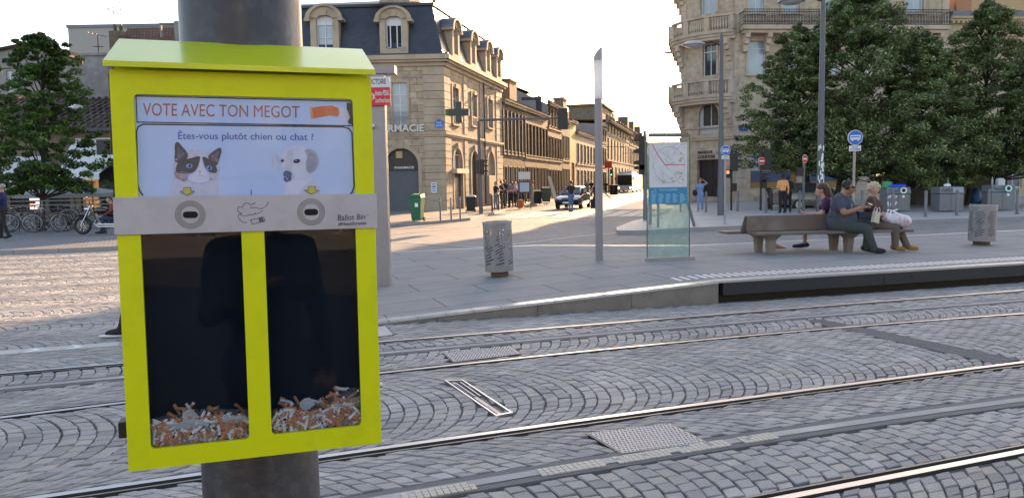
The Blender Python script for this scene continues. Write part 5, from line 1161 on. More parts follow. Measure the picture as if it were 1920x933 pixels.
B.put(q, 'stone_dressings', M_banktrim, FD)
q = MB(); q.box(-.3, FD.L+.3, -.7, 0, TOP, TOP+.8); B.put(q, 'cornice', M_banktrim, FD); q = MB(); q.box(-.6, FC.L+.6, -.7, 0, TOP, TOP+.8); B.put(q, 'cornice', M_banktrim, FC)
q = MB(); q.add([(K0.x, K0.y, TOP+.8), (K1.x, K1.y, TOP+.8), (K2.x, K2.y, TOP+.8), (K2.x, K2.y+14, TOP+2.8), (KS.x, KS.y, TOP+.8)], [(0, 1, 2, 3, 4)]); B.put(q, 'roof', M_zinc)
M_ply = mat('plywood', (.31, .175, .05), .75, 0, .15, 1.5, .1, 20); M_plyb = mat('blue_grey_panel', (.07, .09, .16), .7, 0, .15, 2)
for h in sh[:2]:
    q = MB(); q.box(h[0], h[1], .12, .16, h[2], h[3]); o = B.put(q, 'plywood_boarding', M_ply, FD)
    q = MB(); z0_, z1_ = FD.at(1450, 341)[1], FD.at(1450, 321)[1]; q.box(h[0]+.1, h[1]-(.35 if h is sh[0] else 0), .105, .12, z0_, z1_); B.put(q, 'painted_band', M_plyb, FD, o)
    if h is sh[0]:
        q = MB(); pb = FD.box(1407, 288, 1425, 320); q.box(pb[0], pb[1], .08, .104, pb[2], pb[3]); oo = B.put(q, 'wall_poster', mat('poster_lilac', (.38, .36, .5), .6, 0, .15, 3), FD, o)
q = MB(); h = sh[2]; q.box(h[0], h[1], .5, .56, .12, h[3]); B.put(q, 'shop_front', mat('shop_dark', (.02, .02, .022), .4, 0, .2), FD)
for (pa, pb_, y0_, y1_) in ((1648, 1663, 323, 330), (1691, 1706, 323, 330)):
    q = MB(); s_ = FD.box(pa, y0_, pb_, y1_); q.box(s_[0], s_[1], .3, .36, s_[2], s_[3]); B.put(q, 'lit_shop_sign', mat('lit_sign', (.8, .75, .35), .5, 0, .3, 9, emit=(.9, .8, .35), emit_s=.35), FD)
q = MB(); q.box(0, 0, 0, 0, 0, 0) if False else None
q = MB(); s_ = FD.box(1386, 236, 1402, 246); q.box(s_[0], s_[1], -.05, -.01, s_[2], s_[3]); o = B.put(q, 'street_sign', M_blue, FD); q = MB(); text_xz(q, 'COURS PASTEUR', s_[0]+.06, s_[1]-.06, s_[2]+.12, s_[3]-.12, -.053, .01); B.put(q, 'lettering', M_white, FD, o)
# bowed stone balconies
def bow_balcony(zb, label=''):
    L_ = FC.L; x0_, x1_ = -.55, L_+.12; n = 18; depth = 1.15
    def yb(u): return -(.45+depth*.62*math.sin(math.pi*u)**.8)
    us = np.linspace(0, 1, n+1); P0 = [(x0_+(x1_-x0_)*u, yb(u)) for u in us]
    q = MB()
    for (z0_, z1_, k) in ((zb-.62, zb-.42, -.22), (zb-.42, zb-.22, -.10), (zb-.22, zb, 0), (zb+.92, zb+1.05, .02)):
        for i in range(n):
            a, b = P0[i], P0[i+1]; ya, yb_ = a[1]-k, b[1]-k
            if z0_ > zb: q.hexa([(a[0], ya, z0_), (b[0], yb_, z0_), (b[0], yb_+.3, z0_), (a[0], ya+.3, z0_)], [(a[0], ya, z1_), (b[0], yb_, z1_), (b[0], yb_+.3, z1_), (a[0], ya+.3, z1_)])
            else: q.hexa([(a[0], ya, z0_), (b[0], yb_, z0_), (b[0], .0, z0_), (a[0], .0, z0_)], [(a[0], ya, z1_), (b[0], yb_, z1_), (b[0], .0, z1_), (a[0], .0, z1_)])
    for u in (0.02, .33, .66, .975):
        x, y = x0_+(x1_-x0_)*u, yb(u); q.box(x-.2, x+.2, y+.01, y+.3, zb, zb+.92)
    q.box(x0_, x0_+.2, yb(0)+.1, 0, zb, zb+1.0); q.box(x1_-.2, x1_, yb(1)+.1, 0, zb, zb+1.0)
    o = B.put(q, 'stone_balcony', M_banktrim, FC)
    q = MB(); prof = [(.05, 0), (.05, .08), (.03, .12), (.085, .3), (.08, .42), (.035, .7), (.05, .84), (.05, .92)]
    for i in range(27):
        u = .04+.92*(i+.5)/27
        if min(abs(u-k) for k in (0.02, .33, .66, .975)) < .045: continue
        q.lathe(prof, (x0_+(x1_-x0_)*u, yb(u)+.15, zb), 8)
    B.put(q, 'balusters', M_banktrim, FC, o, smooth=True)
    for x in (.15, L_-.35):
        q = MB()
        for k, (d_, h0, h1) in enumerate(((.75, -.62, -1.0), (.55, -1.0, -1.35), (.35, -1.35, -1.75), (.2, -1.75, -2.1))): q.box(x-.17, x+.17, -d_, 0, zb+h1, zb+h0)
        B.put(q, 'corbel', M_banktrim, FC, o)
bow_balcony(zb1+.12); bow_balcony(zb2-.18); bow_balcony(zb2+4.3)
# street side balconies (seen in profile)
for zb in (zb1+.12, zb2-.18, zb2+4.3):
    q = MB(); x0_ = FS.L-5.2; x1_ = FS.L-.3; q.box(x0_, x1_, -.95, 0, zb-.2, zb); q.box(x0_, x1_, -.95, -.8, zb+.9, zb+1.03); q.box(x0_, x1_, -.8, 0, zb-.5, zb-.2); q.box(x1_-.2, x1_, -.95, 0, zb, zb+.9)
    for k in range(18): x = x0_+.1+k*(x1_-x0_-.2)/17; q.box(x-.05, x+.05, -.92, -.84, zb, zb+.9)
    for x in (x0_+.6, x1_-.4):
        for d_, h0, h1 in ((.7, -.5, -.9), (.5, -.9, -1.3), (.3, -1.3, -1.8), (.15, -1.8, -2.3)): q.box(x-.2, x+.2, -d_, 0, zb+h1, zb+h0)
    B.put(q, 'stone_balcony', M_banktrim, FS)
# iron balcony on the long side
xb0, xb1 = FD.at(1385, 40)[0], FD.at(1766, 40)[0]; zbi = FD.at(1500, 52)[1]
q = MB(); q.box(xb0, xb1, -1.0, 0, zbi-.28, zbi); q.box(xb0+.1, xb1-.1, -.8, 0, zbi-.5, zbi-.28)
for k in range(10):
    x = xb0+.4+k*(xb1-xb0-.8)/9
    for d_, h0, h1 in ((.8, -.5, -.8), (.6, -.8, -1.2), (.35, -1.2, -1.7)): q.box(x-.16, x+.16, -d_, 0, zbi+h1, zbi+h0)
ob = B.put(q, 'long_balcony', M_banktrim, FD)
q = MB(); hI = 1.05
for z in (.04, .2, .88, hI): q.box(xb0, xb1, -.97, -.93, zbi+z-.02, zbi+z+.02)
q.box(xb0, xb0+.04, -.95, 0, zbi+.86, zbi+.9); q.box(xb1-.04, xb1, -.95, 0, zbi+.86, zbi+.9)
x = xb0
while x < xb1: q.box(x-.012, x+.012, -.965, -.935, zbi, zbi+hI); x += .12
x = xb0+.06
while x < xb1:
    q.tube([(x+.045*math.cos(a), -.95, zbi+.54+.09*math.sin(a)) for a in np.linspace(0, 6.28, 8)], .014, 4); q.box(x-.04, x+.04, -.957, -.943, zbi+.26, zbi+.32); x += .24
for z in np.linspace(.1, .95, 5): q.box(xb0+.02, xb0+.06, -.93, 0, zbi+z-.012, zbi+z+.012)
B.put(q, 'iron_railing', M_iron, FD, ob)
# ---------------------------------------------------------------- lower house right of the bank
fE = Fr(K2+Vector((.05, .1)), Vector((48, 58.6))); B = Bld('townhouse', 'lower ornate stone townhouse with moulded cornice, right of the bank behind the trees', 'building', fE.p0)
zE = fE.at(1850, 68)[1]; hs = [(x, x+1.3, z, z+2.4) for x in (1.8, 5, 8.2, 11.4) for z in (.8, 5.2)]
M_town = mat('town_cream', (.42, .34, .235), .8, 0, .15, 1.5, .2, 15, stain=(.2, .16, .12), stain_s=.8, stain_a=.5)
B.put(wall_mb(0, fE.L, 0, zE, hs), 'wall', M_town, fE)
for h in hs: window(B, fE, h)
q = MB(); z1_ = fE.at(1850, 30)[1]; q.box(0, fE.L, -.15, 0, zE, zE+.25); q.box(0, fE.L, -.05, .02, zE+.25, z1_-.45); q.box(0, fE.L, -.5, 0, z1_-.28, z1_-.1); q.box(0, fE.L, -.35, 0, z1_-.45, z1_-.28)
for k in range(45): x = fE.L*(k+.5)/45; q.box(x-.09, x+.09, -.42, -.02, z1_-.62, z1_-.45)
q.box(0, fE.L, -.1, 0, zE-1.1, zE-.95); B.put(q, 'cornice', M_town, fE)
q = MB(); q.box(0, fE.L, -.55, .2, z1_-.1, z1_+.22); B.put(q, 'gutter', M_zinc, fE)
q = MB(); q.add([(0, -.2, z1_+.22), (fE.L, -.2, z1_+.22), (fE.L, 6, z1_+1.0), (0, 6, z1_+1.0)], [(0, 1, 2, 3)])
x0_, x1_ = fE.at(1850, 20, 1)[0], fE.at(1990, 20, 1)[0]; q.add([(x0_, 1.0, z1_+.22), (x1_, 1.0, z1_+.22), (x1_-2.5, 5, z1_+1.9), (x0_+2.5, 5, z1_+1.9)], [(0, 1, 2, 3)]); B.put(q, 'roof', M_tile, fE)
q = MB(); xa_, xb_ = fE.at(1762, 15, 3)[0], fE.at(1789, 15, 3)[0]; zt_ = fE.at(1775, 6, 3)[1]; q.box(xa_, xb_, 3, 4.2, z1_-.2, zt_); q.lathe([((xb_-xa_)*.42, 0), ((xb_-xa_)*.3, .2), (0, .24)], ((xa_+xb_)/2, 3.6, zt_), 12); xa_, xb_ = fE.at(1794, 0, 3)[0], fE.at(1822, 0, 3)[0]; q.box(xa_, xb_, 3, 4.5, z1_-.2, zt_+1.8); B.put(q, 'chimney', mat('orange_chimney', (.36, .21, .13), .85, 0, .2, 2, stain=(.2, .15, .1), stain_s=1.5), fE)
q = MB(); xa_, xb_ = fE.at(1822, 0, 7)[0], fE.at(1990, 0, 7)[0]; q.box(xa_, xb_, 7, 12, z1_-2, z1_+5); B.put(q, 'rear_wing', mat('ochre_wall', (.42, .32, .19), .8, 0, .1, 1), fE)
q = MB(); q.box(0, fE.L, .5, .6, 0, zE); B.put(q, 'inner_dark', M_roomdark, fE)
# the street's right hand houses beyond the bank
fR = Fr(KS+Vector((math.sin(R(14)), math.cos(R(14))))*60, KS); B = Bld('street_terrace', 'long low stone terrace hidden round the corner beyond the bank building', 'building', fR.p0)
hs = [(x, x+1.3, z, z+2.2) for x in np.arange(2, 56, 4) for z in (1, 5)]
B.put(wall_mb(0, fR.L, 0, 9, hs), 'wall', M_rowA, fR)
for h in hs: window(B, fR, h, .13, 'louvre', M_gshut)
q = MB(); q.box(-.1, fR.L, -.3, 10, 9, 9.4); B.put(q, 'cornice', M_stonetrim, fR)
# ---------------------------------------------------------------- left: brasserie and roofs
Yb = 44.0
def X(px, Y): return (px-960)/1450*Y
fL = Fr((X(-150, Yb), Yb+.6), (X(560, Yb), Yb-.0)); B = Bld('brasserie', 'low building with mossy clay tile roof and white awnings, BRASSERIE on the valance', 'restaurant', fL.p0)
ze = fL.at(150, 243)[1]; hs = [fL.box(p, 318, p+40, 398) for p in (-40, 20, 90, 150, 240, 340, 430)]
B.put(wall_mb(0, fL.L, 0, ze, hs), 'wall', mat('brasserie_wall', (.16, .12, .09), .8, 0, .2, 1.5), fL)
for i, h in enumerate(hs): window(B, fL, h, .15, 'cas', M_brown, M_roomdark if i % 3 else mat('amber_pane', (.16, .07, .02), .3, 0, .3, 1, emit=(.9, .35, .08), emit_s=.12), tran=1)
M_moss = brick_mat('mossy_tiles', (.15, .105, .085), (.10, .075, .065), (.025, .02, .02), .2, .34, .035, .9, 1.2, 'xy', (.20, .18, .16), .5, .8)
zri = fL.at(190, 179, 6)[1]
q = MB(); q.add([(-.3, -.5, ze), (fL.L, -.5, ze), (fL.L, 6, zri), (-.3, 6, zri)], [(0, 1, 2, 3)])
nx = int(fL.L/.42)
rt = B.put(q, 'tile_roof', M_moss, fL)
q = MB()
for i in range(nx):
    x = i*.42; q.tube([(x, -.52, ze+.03), (x, 2.7, ze+.03+(zri-ze)*3.2/6.5), (x, 6, zri+.03)], .10, 6)
B.put(q, 'tile_ribs', M_moss, fL, rt)
q = MB(); q.box(-.3, fL.L, -.62, -.5, ze-.14, ze+.02); B.put(q, 'gutter', M_zincd, fL)
q = MB(); a, b = fL.at(125, 200, 2)[0], fL.at(144, 200, 2)[0]; za, zb_ = fL.at(135, 207, 2)[1], fL.at(135, 196, 2)[1]; q.hexa([(a, 1.4, za), (b, 1.4, za), (b, 2.6, za), (a, 2.6, za)], [(a, 1.9, zb_), (b, 1.9, zb_), (b, 2.6, zb_), (a, 2.6, zb_)]); B.put(q, 'skylight', M_white, fL)
for (pa, pb_, yt, yv, yb_) in ((-120, 44, 302, 331, 341), (96, 184, 270, 327, 338)):
    a, b = fL.at(pa, 300, -2.4)[0], fL.at(pb_, 300, -2.4)[0]; zt_, zv, zbb = fL.at(100, yt, -.1)[1], fL.at(100, yv, -2.4)[1], fL.at(100, yb_, -2.4)[1]
    q = MB(); q.add([(a, -2.4, zv), (b, -2.4, zv), (b+(.9 if pa > 0 else 0), -.05, zt_+.3), (a, -.05, zt_+.3)], [(0, 1, 2, 3)]); q.box(a, b, -2.42, -2.38, zbb, zv); q.add([(b, -2.4, zv), (b, -.05, zt_-.9), (b+(.9 if pa > 0 else 0), -.05, zt_+.3)], [(0, 1, 2)]); o = B.put(q, 'awning', mat('awning_white', (.62, .62, .63), .7, 0, .05, 3), fL)
    if pa < 0:
        q = MB(); text_xz(q, 'BRASSERIE', fL.at(5, 336, -2.4)[0], fL.at(88, 336, -2.4)[0], zbb+.06, zv-.04, -2.44, .03); B.put(q, 'lettering', M_ink, fL, o)
    else:
        q = MB(); q.prism(ell(fL.at(170, 333, -2.4)[0], (zbb+zv)/2, .16, .12, 14), -2.43, -2.42, side=False); B.put(q, 'crest', mat('crest_gold', (.35, .33, .15), .5, 0, .1), FA if False else fL, o)
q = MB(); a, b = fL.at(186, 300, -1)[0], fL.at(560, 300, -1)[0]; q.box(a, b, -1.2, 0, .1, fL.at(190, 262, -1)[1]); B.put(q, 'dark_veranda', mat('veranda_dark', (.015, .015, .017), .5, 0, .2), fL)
# back walls
fM = Fr((X(-200, 56), 56), (X(178, 56), 56.0)); B = Bld('party_wall_house', 'old rendered house with stepped gable and boarded windows behind the left tree', 'building', fM.p0)
z0_, z1_ = fM.at(0, 105)[1], fM.at(70, 82)[1]; z2_ = fM.at(178, 122)[1]; x1_ = fM.at(70, 90)[0]; hs = [fM.box(12, 130, 24, 150), fM.box(12, 155, 24, 172), fM.box(105, 110, 113, 122)]
zl = min(z0_, z2_)
B.put(wall_mb(0, fM.L, 0, zl-.3, hs), 'wall', M_render, fM)
for h in hs: window(B, fM, h, .1, 'cas', pm=M_panelit)
q = MB(); q.prism([(0, zl-.3), (fM.L, zl-.3), (fM.L, z2_), (x1_, z1_), (0, z0_-1.2)], 0, 12); B.put(q, 'gable', M_render, fM)
q = MB(); 
for (xa_, za, xb_, zb_) in ((0, z0_-1.2, x1_, z1_), (x1_, z1_, fM.L, z2_)): q.hexa([(xa_, -.3, za), (xb_, -.3, zb_), (xb_, 12, zb_), (xa_, 12, za)], [(xa_, -.3, za+.18), (xb_, -.3, zb_+.18), (xb_, 12, zb_+.18), (xa_, 12, za+.18)])
B.put(q, 'roof', M_tile, fM)
fN = Fr((X(180, 50), 50), (X(545, 50), 50.0)); B = Bld('rear_wall_house', 'patched grey wall with repair scars and chimney stack, left of the yellow box lid', 'building', fN.p0)
M_patch = mat('patched_wall', (.20, .19, .19), .9, 0, .3, 1.2, .4, 8, stain=(.36, .35, .36), stain_s=.9, stain_a=.6)
zt_ = fN.at(260, 75)[1]; q = MB(); q.box(0, fN.L, 0, 8, 0, zt_-2.2); B.put(q, 'wall', M_patch, fN)
q = MB(); ww = fN.at(205, 103)[0]; q.box(0, ww, -.3, 1.0, 4, fN.at(190, 106)[1]); q.box(-.08, ww+.08, -.4, 1.1, fN.at(190, 106)[1], fN.at(190, 106)[1]+.15); B.put(q, 'chimney', M_patch, fN)
q = MB(); zr0, zr1 = fN.at(300, 80)[1], fN.at(300, 52, 5)[1]; q.add([(ww, -.4, zt_-2.2), (fN.L, -.4, zt_-2.2), (fN.L, 5, zr1), (fN.at(240, 60, 5)[0], 5, zr1)], [(0, 1, 2, 3)]); q.add([(fN.L, 5, zr1), (fN.at(240, 60, 5)[0], 5, zr1), (ww, 9, zt_-2.2), (fN.L, 9, zt_-2.2)], [(0, 1, 2, 3)]); B.put(q, 'tile_roof', M_tile, fN)
q = MB(); c = fN.at(222, 60, 3); q.box(c[0]-.45, c[0]+.45, 2.6, 3.4, zt_-3, c[1]); q.cyl((c[0]-.2, 3, c[1]), (c[0]-.2, 3, c[1]+.5), .12, n=8); q.cyl((c[0]+.2, 3, c[1]), (c[0]+.2, 3, c[1]+.4), .12, n=8); B.put(q, 'chimney', M_rowA, fN)
q = MB(); a = fN.at(300, 45, 3)[0]; z = fN.at(310, 45, 3)[1]; b = fN.at(345, 45, 3)[0]; q.box(a, b, 2.9, 3.1, z-.06, z+.06); q.box(a, a+.1, 2.9, 3.1, z-.9, z); q.box(b-.5, b, 2.6, 3.4, z-1.2, z+.1); B.put(q, 'roof_rail', M_render, fN)
fO = Fr((X(151, 75), 75), (X(470, 75), 75)); B = Bld('apartment_block', 'plain windowless grey-beige apartment block rising behind the tiled roofs at left', 'building', fO.p0)
z = fO.at(200, 52)[1]; q = MB(); q.box(0, fO.L, 0, 12, 0, z); B.put(q, 'wall', mat('plain_render', (.33, .32, .31), .85, 0, .06, .3), fO); q = MB(); q.box(-.1, fO.L+.1, -.1, 12, z, z+.3); B.put(q, 'coping', M_zinc, fO)
# aerials
def aerial(px, py, Y, hh, lab, arms):
    b = P(px, py, Y); t = thing('tv_aerial', lab, 'aerial', tuple(b)); q = MB(); q.cyl((0, 0, 0), (0, 0, hh), .03, n=5); q.build('mast', M_dark, t)
    q = MB()
    for (z, a, l, tilt) in arms:
        q.cyl((-l/2*math.cos(a), -l/2*math.sin(a), z-tilt), (l/2*math.cos(a), l/2*math.sin(a), z+tilt), .022, n=4)
        for k in range(5): u = (k/4-.5)*l*.9; q.cyl((u*math.cos(a)-.2*math.sin(a), u*math.sin(a)+.2*math.cos(a), z+tilt*2*u/l), (u*math.cos(a)+.2*math.sin(a), u*math.sin(a)-.2*math.cos(a), z+tilt*2*u/l), .012, n=4)
    q.build('antenna_array', M_dark, t)
aerial(215, 60, 53, 1.9, 'tall thin television aerial above the chimney, left of the mast', [(1.6, .2, 1.2, .15), (1.3, 1.2, 1.0, -.1)])
aerial(228, 58, 53, 1.9, 'second slanting aerial beside the tall one on the same chimney', [(1.85, .4, 1.3, -.2), (1.4, 2.5, .8, .1)])
aerial(185, 104, 50.4, 1.3, 'T shaped aerial on the stack left of the yellow box', [(1.3, .1, 1.1, -.12), (.55, .1, .6, 0)])
# ---------------------------------------------------------------- behind the camera: the sunlit side of the square (seen in reflections)
fZ = Fr((34, -42), (-40, -42)); B = Bld('square_arcade', 'long classical stone facade closing the square behind the photographer', 'building', fZ.p0)
hs = [(x, x+1.6, z, z+2.8) for x in np.arange(2, 72, 4.2) for z in (1, 6.2, 11)]
M_arc = mat('arcade_stone', (.2, .2, .205), .8, 0, .15, 1); B.put(wall_mb(0, fZ.L, 0, 17, hs), 'wall', M_arc, fZ)
for h in hs: window(B, fZ, h, .15, 'cas')
q = MB()
for x in np.arange(1, 74, 4.2): q.cyl((x, -.3, 5), (x, -.3, 15), .35, n=10)
q.box(0, fZ.L, -.7, 0, 15, 16.5); q.box(0, fZ.L, -.5, 0, 4.4, 5); B.put(q, 'columns', M_arc, fZ)

fY = Fr((X(1200, 215), 215), (X(1300, 215), 215)); B = Bld('distant_house', 'far terrace added low behind the glass map panel to cover the bright horizon', 'building', fY.p0)  # added to close the street end against horizon glare
zt_ = fY.at(1250, 275)[1]; hs = [(x, x+1.2, z, z+2) for x in np.arange(1, 14, 2.2) for z in (1.5, 5)]
B.put(wall_mb(0, fY.L, 0, zt_, hs), 'wall', M_rowC, fY)
for h in hs: window(B, fY, h)
q = MB(); q.add([(0, -.3, zt_), (fY.L, -.3, zt_), (fY.L, 6, zt_+1.6), (0, 6, zt_+1.6)], [(0, 1, 2, 3)]); q.box(0, fY.L, .3, 11, 0, zt_); B.put(q, 'roof', M_tile, fY)
# ================================================================== TREES
def leaf_mat(name, c0, c1, c2):
    m = bpy.data.materials.new(name); m.use_nodes = True; N, L, B = nodes_of(m); ge = N.new('ShaderNodeNewGeometry'); cr = N.new('ShaderNodeValToRGB'); e = cr.color_ramp.elements
    e[0].position = 0; e[0].color = tuple(c0)+(1,); e[1].position = 1; e[1].color = tuple(c2)+(1,); x = cr.color_ramp.elements.new(.6); x.color = tuple(c1)+(1,)
    L.new(ge.outputs['Random Per Island'], cr.inputs[0])
    tc = N.new('ShaderNodeTexCoord'); no = N.new('ShaderNodeTexNoise'); no.inputs['Scale'].default_value = 1.3; no.inputs['Detail'].default_value = 3; L.new(tc.outputs['Object'], no.inputs['Vector'])
    mr = N.new('ShaderNodeMapRange'); mr.inputs[1].default_value = .35; mr.inputs[2].default_value = .65; mr.inputs[3].default_value = .5; mr.inputs[4].default_value = 1.6; L.new(no.outputs['Fac'], mr.inputs[0])  # noise brightness stands in for lit tips and shaded gaps among the clumps
    mu = N.new('ShaderNodeMix'); mu.data_type = 'RGBA'; mu.blend_type = 'MULTIPLY'; mu.inputs[0].default_value = 1; L.new(cr.outputs[0], mu.inputs[6]); L.new(mr.outputs[0], mu.inputs[7])
    L.new(mu.outputs[2], B.inputs['Base Color']); B.inputs['Roughness'].default_value = .5; B.inputs['Specular IOR Level'].default_value = .35
    tr = N.new('ShaderNodeBsdfTranslucent'); L.new(mu.outputs[2], tr.inputs[0]); mx = N.new('ShaderNodeMixShader'); mx.inputs[0].default_value = .3
    L.new(B.outputs[0], mx.inputs[1]); L.new(tr.outputs[0], mx.inputs[2]); L.new(mx.outputs[0], N['Material Output'].inputs[0]); return m
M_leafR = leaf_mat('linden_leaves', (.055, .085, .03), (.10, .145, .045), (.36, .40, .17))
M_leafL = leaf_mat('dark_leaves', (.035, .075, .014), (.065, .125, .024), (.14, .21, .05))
M_bark = mat('bark', (.035, .03, .026), .9, 0, .3, 6, .5, 30)
def leaves(name, centers, radii, per, size, m, parent, r_, droop=.4, flat=.5):
    n = len(centers)*per; c = np.repeat(np.array(centers), per, 0); rr = np.repeat(np.array(radii), per)[:, None]
    g = r_.normal(size=(n, 3)); g /= np.linalg.norm(g, axis=1)[:, None]; u = r_.uniform(.25, 1, (n, 1))**.5; off = g*u*rr; off[:, 2] *= flat; p = c+off
    nrm = g*.6+r_.normal(size=(n, 3))*.45; nrm[:, 2] = np.abs(nrm[:, 2])+.35; nrm /= np.linalg.norm(nrm, axis=1)[:, None]
    t = np.cross(nrm, r_.normal(size=(n, 3))); t /= np.linalg.norm(t, axis=1)[:, None]; t[:, 2] -= droop*r_.uniform(0, 1, n); b = np.cross(nrm, t)
    s = size*r_.uniform(.6, 1.35, (n, 1)); a = t*s; b = b*s*.38; v = np.stack([p-a, p+b-a*.1, p+a, p-b-a*.1], 1).reshape(-1, 3)
    me = bpy.data.meshes.new(name); me.vertices.add(4*n); me.vertices.foreach_set('co', v.ravel()); me.loops.add(4*n); me.loops.foreach_set('vertex_index', np.arange(4*n, dtype=np.int32))
    me.polygons.add(n); me.polygons.foreach_set('loop_start', np.arange(0, 4*n, 4, dtype=np.int32)); me.materials.append(m); me.update(calc_edges=True); me.validate()
    o = bpy.data.objects.new(name, me); COL.objects.link(o); o.parent = parent; return o
def tree(label, px, Y, ytop, ybot, rpx, seed, m, nclump=260, per=110, size=.085, prof='linden', trunkpx=None, tr=.16, kind='linden_tree', group=None, base_z=.12, leaders=None):
    r_ = np.random.default_rng(seed); tb = P(trunkpx or px, 390, Y); cx = P(px, 300, Y).x-tb.x; zt, zb = HZ(px, ytop, Y), HZ(px, ybot, Y); Rm = rpx/1450*Y
    t = thing(kind, label, 'tree', (tb.x, Y, base_z), 0, group); zt -= base_z; zb -= base_z; H = zt-zb
    cs, rs = [], []; limbs = []
    for i in range(nclump):
        h = r_.uniform(0, 1)**1.15
        if prof == 'linden': R_ = Rm*(1.18*(1-h)**.52*(min(1, (h+.10)/.2)**.5))
        else: R_ = Rm*(1.45*(1-h)**.34*(min(1, (h+.15)/.3)**.5))*(.8+.3*math.sin(h*19+seed)*.5)
        a = r_.uniform(0, 6.28); R_ *= 1+.16*math.sin(3*a+seed)+.10*math.sin(5*a+h*7)+r_.normal()*.05; q = r_.uniform(0, 1)**.42; cr = r_.uniform(.32, .66)*Rm/4.2*(1.0-.45*h)+.06
        R_ = max(.05, R_-cr*.5); c = (cx+R_*q*math.cos(a), R_*q*math.sin(a), zb+H*h*.97+.1-q*q*.35*(1-h)); cs.append(c); rs.append(cr)
        if i % 7 == 0: limbs.append(c)
    for k in range(5): cs.append((cx+r_.normal()*.06, r_.normal()*.06, zb+H*(.90+.024*k))); rs.append(.26-.035*k)
    if leaders:
        for (lx, ly, lr) in leaders:
            c0 = P(lx, ly, Y); 
            for k in range(5): cs.append((c0.x-tb.x+r_.normal()*.08, r_.normal()*.2, c0.z-base_z-lr*(1.0+k*1.1))); rs.append(lr*(.7+.22*k))
    leaves('crown', cs, rs, per, size, m, t, r_)
    q = MB(); zz = zb+H*.85; q.tube([(0, 0, 0), (cx*.2, 0, zb*.5), (cx*.6, 0, zb+H*.2), (cx, 0, zb+H*.5), (cx, 0, zz)], [tr, tr*.85, tr*.65, tr*.4, tr*.1], 9); q.lathe([(tr*1.5, 0), (tr*1.05, .2)], n=9)
    for c in limbs:
        h0 = max(zb*.75, c[2]-1.2-abs(c[0])*.3); s = (cx*min(1, h0/(zb+H*.5)), 0, h0); q.tube([s, ((s[0]+c[0])/2, c[1]/2, (s[2]+c[2])/2-.05), c], [tr*.35, tr*.2, .015], 5)
    q.build('trunk', M_bark, t, smooth=True); return t
LG = 'linden trees on the right-hand pavement'
tree('leftmost linden of the right-hand group, dark pointed crown hiding the bank shopfront', 1495, 41.5, 44, 300, 112, 11, M_leafR, trunkpx=1518, group=LG, nclump=380, per=150, size=.075)
tree('tallest linden, broad crown just right of the tall street lamp', 1612, 40.5, -30, 316, 168, 12, M_leafR, trunkpx=1562, group=LG, nclump=620, per=150, size=.075)
tree('linden with the lower crown, between the tallest one and the pointed right one', 1728, 39.5, 60, 340, 135, 13, M_leafR, trunkpx=1694, group=LG, nclump=420, per=150, size=.075)
tree('linden with a narrow spire top against the tiled roof', 1846, 41, 0, 322, 135, 14, M_leafR, trunkpx=1812, group=LG, nclump=480, per=150, size=.075)
tree('rightmost linden, cut by the right edge of the photo', 1940, 39, 90, 322, 120, 15, M_leafR, trunkpx=1838, group=LG, nclump=340, per=140, size=.075)
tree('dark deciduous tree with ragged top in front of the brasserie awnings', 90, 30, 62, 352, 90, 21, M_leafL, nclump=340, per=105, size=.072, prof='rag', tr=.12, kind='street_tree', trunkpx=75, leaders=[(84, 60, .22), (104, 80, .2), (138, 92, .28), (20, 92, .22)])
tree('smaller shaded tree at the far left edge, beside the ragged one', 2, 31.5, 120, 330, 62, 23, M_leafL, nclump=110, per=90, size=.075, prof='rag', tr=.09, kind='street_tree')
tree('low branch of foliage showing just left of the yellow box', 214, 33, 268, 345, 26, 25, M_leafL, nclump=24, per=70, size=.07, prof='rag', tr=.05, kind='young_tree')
# shrubs in the terrace planter
r_ = np.random.default_rng(5); b0 = G(140, 432, .12); t = thing('terrace_planter', 'long planter of shrubs with pale pink flowers in front of the brasserie', 'planter', (b0.x, 38.5, .12))
q = MB(); q.box(-3.6, 3.6, -.25, .25, 0, .55); q.build('trough', M_dark, t, bevel=.02)
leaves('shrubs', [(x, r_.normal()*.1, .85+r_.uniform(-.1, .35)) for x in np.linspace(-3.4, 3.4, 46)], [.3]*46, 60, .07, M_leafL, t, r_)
leaves('flowers', [(x, -.2, 1.15+r_.uniform(-.1, .2)) for x in np.linspace(-1.6, 2.6, 26)], [.14]*26, 4, .05, mat('petals', (.55, .28, .25), .7, 0, .1), t, r_)
# ================================================================== STREET FURNITURE
def at_base(px, py, z=.0): return G(px, py, z)
def zs(px, py, p): return P(px, py, p.y).z-p.z
